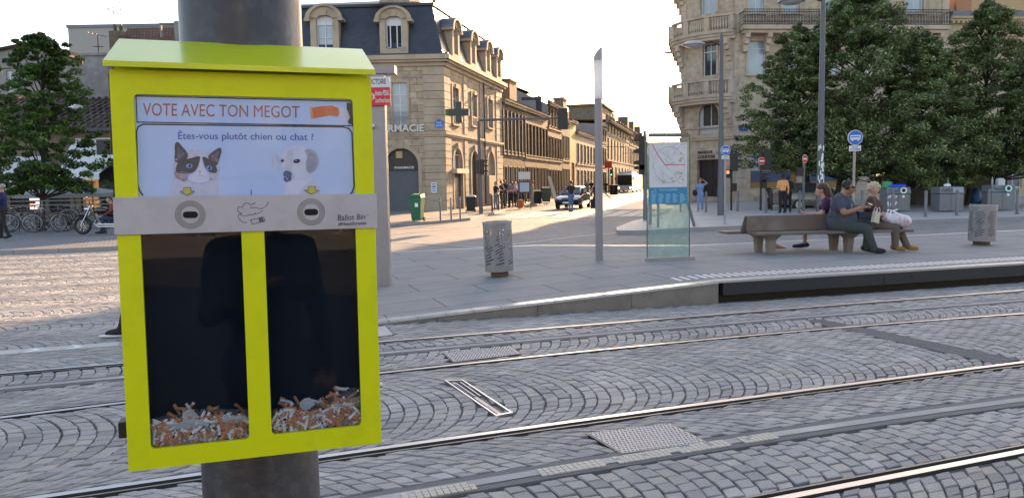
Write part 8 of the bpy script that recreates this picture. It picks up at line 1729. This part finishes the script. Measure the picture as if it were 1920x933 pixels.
def rigprims(J, fat=1.0, belly=0.0, fem=False, sleeves='short', legs='long', s=1.0, m=(0, 1, 2, 3), fine=False, shoe=.045):
    """J joints: pelvis chest neck head hipL.. ; materials m = skin, top, bottom, shoes"""
    V = {k: Vector(v) for k, v in J.items()}; sk, tp, bt, sh = m; pr = []; fwd = V.get('fwd', Vector((0, -1, 0))).normalized()
    A = pr.append; sw = V['shR']-V['shL']; side = sw.normalized(); hw = V['hipR']-V['hipL']
    A((V['hipL'], V['hipR'], .115*fat, .115*fat, bt)); A((V['pelvis'], V['pelvis']+(V['chest']-V['pelvis'])*.35, .12*fat, .115*fat, bt if not belly else tp))
    mid = V['pelvis']+(V['chest']-V['pelvis'])*.5; wd = .05 if fem else .06
    A((mid-side*wd*fat, mid+side*wd*fat, .10*fat, .10*fat, tp)); A((V['chest']-side*.075*fat, V['chest']+side*.075*fat, .112*fat, .112*fat, tp)); A((mid, V['chest'], .115*fat, .12*fat, tp)); A((V['pelvis']+(mid-V['pelvis'])*.4, mid, .12*fat, .115*fat, tp))
    A((V['shL']+side*.03, V['shR']-side*.03, .068*math.sqrt(fat), .068*math.sqrt(fat), tp)); A((V['chest'], (V['shL']+V['shR'])/2, .11*fat, .085*fat, tp))
    if fem:
        for k in (-1, 1): A((V['chest']+fwd*.075+side*.06*k, V['chest']+fwd*.08+side*.06*k, .062, .062, tp))
    if belly: A((mid+fwd*belly*.7, V['pelvis']+(mid-V['pelvis'])*.35+fwd*belly, .155*fat, .165*fat, tp)); A((V['chest']+fwd*.05, mid+fwd*belly*.5, .13*fat, .15*fat, tp))
    A(((V['shL']+V['shR'])/2, V['neck'], .065, .055*math.sqrt(fat), sk)); A((V['neck'], V['head']-Vector((0, 0, .04)), .054*math.sqrt(fat), .055*math.sqrt(fat), sk))
    f = V.get('look', fwd).normalized(); hc = V['head']; up = Vector((0, 0, 1))
    A((hc+up*.025-f*.012, hc+up*.03-f*.02, .088, .088, sk)); A((hc-up*.03+f*.015, hc-up*.065+f*.035, .067, .048, sk)); A((hc+f*.02, hc+up*.02+f*.012, .078, .08, sk))
    A((hc+f*.088+up*.005, hc+f*.105-up*.022, .011, .016, sk)); A((hc+f*.085-up*.055, hc+f*.088-up*.055, .016, .016, sk))
    ls = f.cross(up).normalized()
    for k in (-1, 1): A((hc+ls*.083*k-f*.01+up*.01, hc+ls*.087*k-f*.012-up*.022, .016, .012, sk))
    fa = math.sqrt(fat)
    for q_ in 'LR':
        s_, e_, w_ = V['sh'+q_], V['el'+q_], V['wr'+q_]
        if sleeves == 'long': A((s_, e_, .060*fa, .050*fa, tp)); A((e_, w_, .048*fa, .036*fa, tp))
        elif sleeves == 'none': A((s_, e_, .050*fa, .040*fa, sk)); A((e_, w_, .038*fa, .027*fa, sk))
        else: mm = s_+(e_-s_)*.62; A((s_, mm, .063*fa, .058*fa, tp)); A((s_+(e_-s_)*.4, e_, .050*fa, .044*fa, sk)); A((e_, w_, .043*fa, .028*fa, sk))
        hd = V.get('hd'+q_, (w_-e_)).normalized(); hand(pr, w_, hd, V.get('hup'+q_, -fwd if abs(hd.z) > .8 else up), 1 if q_ == 'R' else -1, sk, J.get('curl', .6) if not isinstance(J.get('curl'), tuple) else .6, 1.0, fine)
        h_, k_, a_, t_ = V['hip'+q_], V['kn'+q_], V['an'+q_], V['toe'+q_]; lg = bt if legs != 'bare' else sk; wl = 1.15 if legs == 'wide' else 1.0
        A((h_, k_, .095*fa*fa, .066*fa*wl, bt if legs != 'bare' else bt)); 
        if legs == 'bare': A((h_+(k_-h_)*.45, k_, .074*fa, .056*fa, sk))
        if legs in ('long', 'wide'): A((k_, a_, .062*fa*wl, .048*fa*wl, bt)); 
        elif legs == 'short': A((k_, k_+(a_-k_)*.1, .062, .055, bt)); A((k_, a_, .052*fa, .034, sk))
        else: A((k_, k_+(a_-k_)*.35, .050, .055*fa, sk)); A((k_+(a_-k_)*.3, a_, .054*fa, .034, sk))
        A((a_-(t_-a_).normalized()*.045-up*.02, a_+(t_-a_)*.4-up*.015, shoe*.95, shoe, sh)); A((a_+(t_-a_)*.4-up*.015, t_, shoe, shoe*.72, sh))
    return pr
def hair_mb(hc, f, style, s=1.0):
    q = MB(); up = Vector((0, 0, 1)); ls = f.cross(up).normalized(); b = hc+up*.045-f*.028
    if style == 'bun': q.ball(tuple(b), (.095, .095, .085), 12); q.ball(tuple(b+up*.075-f*.05), (.05, .05, .045), 10)
    elif style == 'long':
        q.ball(tuple(b+f*.012), (.104, .104, .09), 14); q.tube([tuple(b-f*.01), tuple(b-f*.075-up*.08), tuple(b-f*.10-up*.2), tuple(b-f*.09-up*.30)], [.09, .085, .07, .03], 12)
    elif style == 'pony': q.ball(tuple(b), (.096, .096, .087), 12); q.tube([tuple(b-f*.07+up*.03), tuple(b-f*.14), tuple(b-f*.14-up*.16), tuple(b-f*.12-up*.24)], [.035, .04, .03, .01], 10)
    else: q.ball(tuple(b), (.097, .097, .082), 14)
    return q
def standing(H=1.72, arm='down', stride=0.0, fem=False, lean=0.0, armang=.12):
    k = H/1.72; J = dict(pelvis=(0, 0, .96), chest=(0, -lean*.6, 1.27), neck=(0, -lean, 1.46), head=(0, -lean*1.1-.01, 1.605), shL=(-.18, -lean*.9, 1.40), shR=(.18, -lean*.9, 1.40), hipL=(-.085, 0, .92), hipR=(.085, 0, .92))
    J.update(knL=(-.095, -stride*.35-.02, .50), anL=(-.10, -stride*.55, .085), toeL=(-.11, -stride*.55-.16, .045), knR=(.095, stride*.15-.02, .50), anR=(.10, stride*.55, .085+abs(stride)*.08), toeR=(.11, stride*.55-.15, .045+abs(stride)*.0))
    J.update(elL=(-.24, .03+stride*.3-lean*.5, 1.13), wrL=(-.25, -.03+stride*.45-lean*.5, .88), elR=(.24, .03-stride*.3-lean*.5, 1.13), wrR=(.25, -.04-stride*.45-lean*.5, .88))
    if arm == 'phone': J.update(elR=(.23, -.02, 1.14), wrR=(.10, -.24, 1.22), hdR=(-.4, -.7, .35)); J.update(elL=(-.23, -.02, 1.14), wrL=(-.10, -.22, 1.16), hdL=(.4, -.7, .3))
    if arm == 'one': J.update(elR=(.23, -.02, 1.14), wrR=(.08, -.24, 1.25), hdR=(-.4, -.6, .5))
    if arm == 'hips': J.update(elR=(.36, .08, 1.18), wrR=(.17, -.02, 1.02), hdR=(-.8, -.4, -.3), elL=(-.36, .08, 1.18), wrL=(-.17, -.02, 1.02), hdL=(.8, -.4, -.3))
    if arm == 'headup': J.update(elR=(.36, -.05, 1.48), wrR=(.14, -.06, 1.66), hdR=(-.8, 0, .3))
    if arm == 'cross': J.update(elR=(.25, -.06, 1.12), wrR=(.0, -.2, 1.16), hdR=(-1, .0, 0), elL=(-.25, -.06, 1.12), wrL=(.0, -.22, 1.10), hdL=(1, 0, 0))
    return {a: (tuple(c*k for c in b) if not a.startswith(('hd', 'look')) else b) for a, b in J.items()}
def add_person(label, p, rz, J, mats, voxel=.028, hair='short', hm=None, grp=None, **kw):
    t = thing('person', label, 'person', tuple(p), rz, grp); pr = rigprims(J, fine=voxel < .015, **kw); person_body(pr, mats, voxel, t, 2)
    f = Vector(J.get('look', J.get('fwd', (0, -1, 0)))).normalized()
    if hair: hair_mb(Vector(J['head']), f, hair).build('hair', hm or HB, t, smooth=True)
    return t
HB = mat('hair_black', (.012, .010, .009), .6, 0, .3, 40, .4, 150); HBr = mat('hair_brown', (.06, .03, .018), .55, 0, .3, 40, .4, 150); HBl = mat('hair_grey', (.55, .47, .33), .7, 0, .2, 30, .6, 90); HG = mat('hair_silver', (.3, .3, .3), .7, 0, .2, 40)
Cblk = cloth('black', (.015, .015, .018)); Cnavy = cloth('navy', (.012, .022, .09)); Cjean = cloth('jeans', (.07, .12, .24)); Cwht = cloth('white', (.5, .5, .5)); Cgry = cloth('grey', (.16, .16, .17)); Cpink = cloth('pink', (.42, .2, .28)); Cshoe = cloth('shoe', (.02, .018, .018)); Corg = cloth('orange', (.78, .34, .13), .05); Cblue = cloth('lightblue', (.17, .24, .42)); Cred = cloth('red', (.3, .03, .03)); Cbeige = cloth('beige', (.38, .3, .22))
# ---- the two people at the right end of the bench, and the woman behind
seat_z = .284+.45
def bench_pt(px, py, dy): q_ = fB_.at(px, py, dy); w_ = fB_.w(q_[0], dy); return Vector((w_[0], w_[1], 0))
pm0 = bench_pt(1572, 440, .16); ang = BA+R(48)     # faces right and a little towards us (local -y rotated)
t = thing('person', 'large man in dark grey t-shirt with headphones and sunglasses, holding a phone on the bench', 'person', (pm0.x, pm0.y, .284), ang)
z = .38; Jm = dict(pelvis=(0, .05, z+.15), chest=(0, -.03, z+.46), neck=(0, -.09, z+.66), head=(0, -.165, z+.79), shL=(-.22, -.02, z+.58), shR=(.22, -.02, z+.58), hipL=(-.13, .0, z+.11), hipR=(.13, .0, z+.11), knL=(-.20, -.50, z+.06), knR=(.17, -.48, z+.05), anL=(-.14, -.62, .09), anR=(.12, -.45, .09), toeL=(-.14, -.78, .055), toeR=(.16, -.61, .055),
          elL=(-.33, -.16, z+.34), wrL=(-.12, -.40, z+.42), hdL=(.45, -.8, .2), elR=(.33, -.16, z+.34), wrR=(.10, -.38, z+.44), hdR=(-.35, -.85, .2), look=(0, -1, -.28), fwd=(0, -1, 0), hupL=(0, .2, 1), hupR=(0, .2, 1))
Ctee = cloth('charcoal', (.055, .065, .09)); Cgreen = cloth('dark_green', (.045, .056, .055)); pr = rigprims(Jm, fat=1.42, belly=.13, sleeves='short', legs='wide', fine=True, shoe=.055); person_body(pr, [SK2, Ctee, Cgreen, Cshoe], .0125, t, 3)
hc = Vector(Jm['head']); f = Vector(Jm['look']).normalized(); hair_mb(hc, f, 'short').build('hair', HB, t, smooth=True)
q = MB(); ls = f.cross(Vector((0, 0, 1))).normalized(); q.tube([tuple(hc+ls*(.105*math.cos(a))+Vector((0, 0, .145*math.sin(a)))-f*.01) for a in np.linspace(0, math.pi, 12)], .011, 8)
for k in (-1, 1): q.ball(tuple(hc+ls*.10*k-f*.01), (.03, .042, .045), 12)
q.build('headphones', M_black, t, smooth=True); q = MB()
for k in (-1, 1): q.ball(tuple(hc+ls*.038*k+f*.085+Vector((0, 0, .025))), (.034, .03, .02), 10); q.cyl(tuple(hc+ls*.06*k+f*.085+Vector((0, 0, .025))), tuple(hc+ls*.09*k+Vector((0, 0, .02))), .005, n=5)
q.build('sunglasses', M_black, t, smooth=True)
q = MB(); rd = random.Random(3)
for k in range(9): x = -.10+k*.022; zc_ = z+.46+rd.uniform(-.03, .05); q.ball((x, -.245+abs(x)*.15, zc_), (.014, .012, .04), 6)
q.build('shirt_print', mat('shirt_print', (.26, .30, .34), .8, 0, .1), t)
def W(t, v): return Matrix.LocRotScale(t.location, t.rotation_euler, None) @ Vector(v)
hp = W(t, (.0, -.52, z+.49)); tp = thing('smartphone', 'thin phone held in both hands by the large seated man', 'phone', tuple(hp), ang); q = MB(); q.prism(rrect(-.075, .075, -.036, .036, .008), -.004, .004); o = q.build('case', M_greysteel, tp); o.rotation_euler = (R(-60), 0, 0); q = MB(); q.prism(rrect(-.068, .068, -.031, .031, .006), .0045, .0055); o2 = q.build('screen', mat('phone_screen', (.05, .06, .08), .1, 0, 0), tp); o2.rotation_euler = (R(-60), 0, 0)
bpz = W(t, (.18, -.36, z+.22)); tb = thing('shoulder_bag', 'dark blue-grey shoulder bag on the lap of the large man', 'bag', tuple(bpz), ang+R(-30)); q = MB(); q.hexa([(-.17, -.07, -.10), (.15, -.07, -.13), (.15, .07, -.13), (-.17, .07, -.10)], [(-.15, -.06, .13), (.17, -.06, .10), (.17, .06, .10), (-.15, .06, .13)]); q.build('bag', cloth('bag_navy', (.035, .045, .075)), tb, bevel=.03); q = MB(); q.hexa([(-.155, -.078, .02), (.17, -.078, -.01), (.17, -.07, -.01), (-.155, -.07, .02)], [(-.155, -.07, .135), (.175, -.07, .105), (.175, .06, .105), (-.155, .06, .135)]); q.build('flap', cloth('flap_navy', (.03, .038, .065)), tb, bevel=.012)
gb = W(t, (.10, -.60, z+.26)); tg = thing('gift_bag', 'small cream patterned paper bag with rope handles hanging by the large man', 'gift bag', tuple(gb), ang+R(-25)); tg.scale = (.8, .8, .72); tg.rotation_euler.y = .25; q = MB(); q.hexa([(-.09, -.045, -.15), (.09, -.045, -.15), (.09, .045, -.15), (-.09, .045, -.15)], [(-.09, -.04, .11), (.09, -.04, .11), (.09, .04, .11), (-.09, .04, .11)]); q.build('bag', mat('cream_paper', (.52, .50, .36), .6, 0, .2, 40), tg, bevel=.006); q = MB()
for yy in (-.04, .04): q.tube([(-.05, yy, .11), (-.045, yy, .2), (0, yy, .24), (.045, yy, .2), (.05, yy, .11)], .006, 6)
q.build('handles', M_white, tg)
# the white-haired woman
pw0 = bench_pt(1630, 440, .28); ang2 = BA+R(52); tw = thing('person', 'white-haired woman in brown patterned blouse and khaki trousers, turned back towards the large man', 'person', (pw0.x, pw0.y, .284), ang2)
Jw = dict(pelvis=(0, .02, z+.12), chest=(0, -.03, z+.42), neck=(0, -.04, z+.60), head=(.01, -.06, z+.735), shL=(-.17, -.03, z+.54), shR=(.17, -.03, z+.54), hipL=(-.10, 0, z+.09), hipR=(.10, 0, z+.09), knL=(-.12, -.44, z+.05), knR=(.10, -.46, z+.05), anL=(-.13, -.44, .09), anR=(.10, -.62, .09), toeL=(-.15, -.59, .05), toeR=(.11, -.78, .05),
          elL=(-.22, -.12, z+.30), wrL=(-.06, -.34, z+.27), hdL=(.4, -.85, -.15), elR=(.22, -.12, z+.30), wrR=(.08, -.34, z+.27), hdR=(-.3, -.9, -.1), fwd=(0, -1, 0), look=(-.95, -.38, .02), hupL=(0, 0, 1), hupR=(0, 0, 1))
Cbr = cloth('brown_pattern', (.07, .035, .028), .4, stain=(.22, .10, .08), stain_s=9, stain_a=.7); Ckh = cloth('khaki', (.12, .095, .075)); Cyel = cloth('mustard_shoe', (.30, .15, .035))
pr = rigprims(Jw, fat=1.12, belly=.05, fem=True, sleeves='short', legs='wide', fine=True); person_body(pr, [SK1, Cbr, Ckh, Cyel], .012, tw, 3)
hc = Vector(Jw['head']); f = Vector(Jw['look']).normalized(); q = MB(); rd = random.Random(6)
for k in range(60):
    a, e = rd.uniform(0, 6.28), rd.uniform(-.35, 1.45); d = Vector((math.cos(a)*math.cos(e), math.sin(a)*math.cos(e), math.sin(e)))
    if d.dot(f) > .62 and d.z < .62: continue
    q.ball(tuple(hc-f*.018+Vector((0, 0, .035))+d*.092), rd.uniform(.022, .036), 8)
q.ball(tuple(hc-f*.03+Vector((0, 0, .045))), (.1, .1, .092), 12); q.build('hair', HBl, tw, smooth=True)
q = MB(); ls = f.cross(Vector((0, 0, 1))).normalized()
for k in (-1, 1): q.ball(tuple(hc+ls*.032*k+f*.082+Vector((0, 0, .018))), (.011, .011, .007), 8)
q.build('eyes', M_black, tw, smooth=True)
sb_ = W(tw, (.02, -.34, z+.21)); ts = thing('shopping_bag', 'white, pink and red carrier bag held on the lap of the white-haired woman', 'shopping bag', tuple(sb_), ang2); q = MB(); q.ball((0, -.06, -.02), (.17, .21, .12), 16); q.ball((.02, -.22, -.05), (.15, .13, .12), 14); q.ball((-.1, .05, .02), (.1, .1, .09), 12)
q.build('bag', mat('print_plastic', (.62, .60, .64), .45, 0, .25, 14, .6, 30, stain=(.38, .08, .12), stain_s=9, stain_a=.9), ts, smooth=True); q = MB(); q.tube([(-.1, 0, .08), (-.04, -.02, .15), (.04, -.04, .13), (.1, -.1, .1)], .014, 6); q.tube([(-.08, .05, .08), (0, .04, .16), (.1, -.02, .13), (.16, -.1, .16)], .012, 6); q.build('handles', M_white, ts, smooth=True)
# woman in purple on the far side of the bench, facing left/away
pq = bench_pt(1554, 440, .74); ang3 = BA+R(-115); tq = thing('person', 'brown-haired woman in purple t-shirt on the far side of the bench, holding a blue tablet', 'person', (pq.x, pq.y, .284), ang3)
Jq = dict(pelvis=(0, .0, z+.12), chest=(0, -.05, z+.42), neck=(0, -.10, z+.60), head=(0, -.15, z+.74), shL=(-.16, -.05, z+.54), shR=(.16, -.05, z+.54), hipL=(-.09, 0, z+.09), hipR=(.09, 0, z+.09), knL=(-.06, -.42, z+.10), knR=(.10, -.40, z+.22), anL=(-.05, -.42, .09), anR=(-.12, -.52, z+.12), toeL=(-.05, -.62, .05), toeR=(-.22, -.6, z+.02), elL=(-.2, -.12, z+.28), wrL=(-.08, -.36, z+.26), hdL=(.2, -1, .1), elR=(.2, -.14, z+.30), wrR=(.06, -.38, z+.30), hdR=(-.1, -1, .2), fwd=(0, -1, 0), look=(0, -1, -.35), hupL=(0, 0, -1), hupR=(0, 0, -1))
pr = rigprims(Jq, fat=1.0, fem=True, sleeves='short', legs='bare', fine=True); person_body(pr, [SK1, cloth('purple', (.055, .016, .065)), cloth('mauve_shorts', (.16, .08, .09)), cloth('navy_shoe', (.02, .03, .08))], .013, tq, 3); hair_mb(Vector(Jq['head']), Vector(Jq['look']).normalized(), 'long').build('hair', HBr, tq, smooth=True)
hp = W(tq, (0, -.52, z+.27)); tt2 = thing('tablet', 'dark blue tablet case with white cable in the hands of the woman in purple', 'tablet', tuple(hp), ang3); q = MB(); q.box(-.12, .12, -.10, .08, -.01, .012); q.build('case', mat('tablet_blue', (.012, .03, .12), .5, 0, .05), tt2, bevel=.006); q = MB(); q.tube([(.1, -.09, 0), (.14, -.16, -.06), (.1, -.18, -.14), (.0, -.12, -.16)], .005, 5); q.build('cable', M_white, tt2)
# ---- person in orange, and a second in black beside
p = G(1467, 400, .12); add_person('person in orange long-sleeved top and black trousers seen from behind, near the scooter', p, R(180), standing(1.74, 'one'), [SK3, Corg, Cblk, Cshoe], .022, 'bun', HB, sleeves='long', legs='wide')
p = G(1479, 399, .12)+Vector((.06, .3, 0)); add_person('person dressed all in black, mostly hidden behind the one in orange', p, R(150), standing(1.68, 'phone'), [SK3, Cblk, Cblk, Cshoe], .028, 'short', HB, sleeves='long')
p = G(1313, 397, .12); add_person('woman in light blue with a hand raised to her head at the bank entrance', p, R(-20), standing(1.62, 'headup', .25), [SK2, Cblue, Cblue, Cbeige], .026, 'bun', HBr, fem=True)
q = MB(); q.ball((0, 0, 0), (.12, .07, .16), 10); small('handbag', 'black handbag hanging at the hip of the woman in light blue', 'handbag', (p.x-.28, p.y-.05, 1.05), [('bag', q, Cblk)])
# ---- crossing man and the figure behind the light column
p = G(1071, 398, 0); add_person('man in black t-shirt and blue jeans walking over the crossing beside the blue car', p, R(200), standing(1.76, 'phone', .15), [SK1, Cblk, Cjean, Cshoe], .024, 'short', HBr)
p = G(1119, 412, 0)+Vector((0, 0, 0)); J = standing(1.7, 'down', .5, True); J.update(elR=(.36, -.05, 1.18), wrR=(.52, -.22, .97)); add_person('woman walking behind the slim light column, one bare arm swinging out to the right', p, R(15), J, [SK1, Cblk, Cblk, Cshoe], .024, 'short', HBr, fem=True, sleeves='none')
q = MB(); q.hexa([(-.10, -.05, -.28), (.10, -.05, -.28), (.10, .05, -.28), (-.10, .05, -.28)], [(-.08, -.04, .12), (.08, -.04, .12), (.08, .04, .12), (-.08, .04, .12)]); q.tube([(-.05, 0, .1), (0, 0, .5), (.05, 0, .1)], .012, 5); small('handbag', 'long black tote hanging left of the light column', 'bag', (p.x-.18, p.y-.1, .78), [('bag', q, Cblk)])
# ---- the man at the left
p = G(10, 448, .12); add_person('man in royal blue blazer and black trousers walking left past the bicycles', p, R(-78), standing(1.78, 'phone', .28), [SK1, Cnavy, Cblk, Cshoe], .018, 'short', HG, sleeves='long')
p = G(208, 438, .12)+Vector((.12, .1, 0)); Js = dict(pelvis=(0, 0, .55), chest=(0, -.06, .88), neck=(0, -.1, 1.06), head=(0, -.14, 1.19), shL=(-.18, -.06, 1.0), shR=(.18, -.06, 1.0), hipL=(-.09, 0, .52), hipR=(.09, 0, .52), knL=(-.12, -.4, .55), knR=(.12, -.4, .55), anL=(-.12, -.42, .09), anR=(.12, -.36, .09), toeL=(-.13, -.62, .05), toeR=(.13, -.56, .05), elL=(-.25, -.16, .78), wrL=(-.12, -.36, .66), elR=(.25, -.16, .78), wrR=(.12, -.36, .66))
add_person('person in rust-red jacket and jeans perched by the motorcycle, half hidden by the yellow box', p, R(-60), Js, [SK1, cloth('rust', (.17, .05, .035)), cloth('dark_jeans', (.03, .045, .09)), Cshoe], .022, 'short', HBr, sleeves='long')
# ---- passer-by hidden by the yellow box: only a trainer shows
p = G(293, 633, 0); J = standing(1.72, 'cross', .75); add_person('passer-by striding behind the yellow box, only one black trainer with white sole visible', p, R(-88), J, [SK1, Cblk, Cblk, Cshoe], .02, 'short', HB, sleeves='long')
q = MB(); a = W(bpy.data.objects[[o.name for o in bpy.data.objects if o.get('label', '').startswith('passer-by')][0]], (-.105, -.53, .012)); q.ball((0, 0, 0), (.15, .05, .016), 12); q.build('shoe_sole', M_white, [o for o in bpy.data.objects if o.get('label', '').startswith('passer-by')][0], (-.105, -.52, .016), (0, 0, R(90)))
# ---- photographer (seen only in the glass)
add_person('photographer in dark navy clothes standing right behind the camera', (.10, -.30, 0), R(180), standing(1.76, 'one'), [SK1, cloth('slate_blue', (.03, .05, .085)), cloth('slate_trousers', (.03, .04, .06)), Cshoe], .025, 'short', HBr, sleeves='long')
bicycle(Vector((-.75, -1.1, 0)), .9, 'bicycle behind the camera, seen only as a reflection in the bin glass', (.05, .05, .05), 51)
# ---- the bus queue
GQ = 'people waiting at the bus stop'
spec = [(930, 393.5, 1.66, 'hips', 'bun', HBr, [SK1, Cblk, Cgry, Cred], True, 'woman in black with hair tied up, leftmost of the waiting people', -60),
        (941, 391.5, 1.70, 'phone', 'bun', HB, [SK1, Cblk, Cblk, Cshoe], True, 'woman in black looking at her phone, second from the left in the queue', 60),
        (947, 388.5, 1.82, 'phone', 'short', HB, [SK2, Cblk, Cblk, Cshoe], False, 'tall dark-dressed man behind the second woman in the queue', 40),
        (959, 389, 1.66, 'cross', 'long', HBr, [SK1, Cgry, Cblk, Cshoe], True, 'long-haired woman in grey at the middle of the queue', -40),
        (966, 388, 1.66, 'phone', 'pony', HBr, [SK1, Cpink, Cblk, Cshoe], True, 'woman in pink top left of the bus stop sign', 70),
        (972, 384.5, 1.84, 'down', 'short', HB, [SK3, Cwht, Cblk, Cshoe], False, 'tall man in patterned white shirt behind the woman in pink', 10),
        (981, 386.5, 1.62, 'one', 'short', HB, [SK3, Cblue, Cblk, Cshoe], False, 'person in light blue top directly left of the timetable case', 90),
        (999, 384, 1.72, 'phone', 'short', HBr, [SK1, Cbeige, Cbeige, Cred], False, 'sunlit person in beige at the right end of the queue', -80)]
for px, py, H, arm, hs_, hm_, ms, fem, lab, rz_ in spec: add_person(lab, G(px, py, .12), R(rz_), standing(H, arm, random.uniform(0, .12)), ms, .032, hs_, hm_, GQ, fem=fem)
q = MB(); q.lathe([(.2, 0), (.23, .05), (.2, .5), (0, .52)], n=12); small('orange_bag', 'orange bag standing on the pavement beside the woman in pink', 'bag', G(975, 389, .12), [('bag', q, cloth('orange_bag', (.5, .12, .02)))])
for px, py, H, ms, lab in ((1100, 370.5, 1.74, [SK1, Cgry, Cgry, Cshoe], 'distant cyclist-like figure in grey left of the light column'), (1109, 368.5, 1.8, [SK2, Cblk, Cblk, Cshoe], 'distant figure in black just left of the light column'), (1136, 366, 1.75, [SK2, Cblk, Cblk, Cshoe], 'distant dark figure right of the light column, by the railing')):
    add_person(lab, G(px, py, .12), R(20), standing(H, 'down', .3), ms, .04, 'short', HB, 'distant pedestrians down the street')
p = G(1151, 365, .12); t = thing('wheelie_bin', 'dark round bin down the street between the light column and the bus', 'bin', tuple(p)); q = MB(); q.lathe([(0, 0), (.5, 0), (.55, 1.1), (.5, 1.25), (0, 1.3)], n=14); q.build('tub', M_black, t, smooth=True)
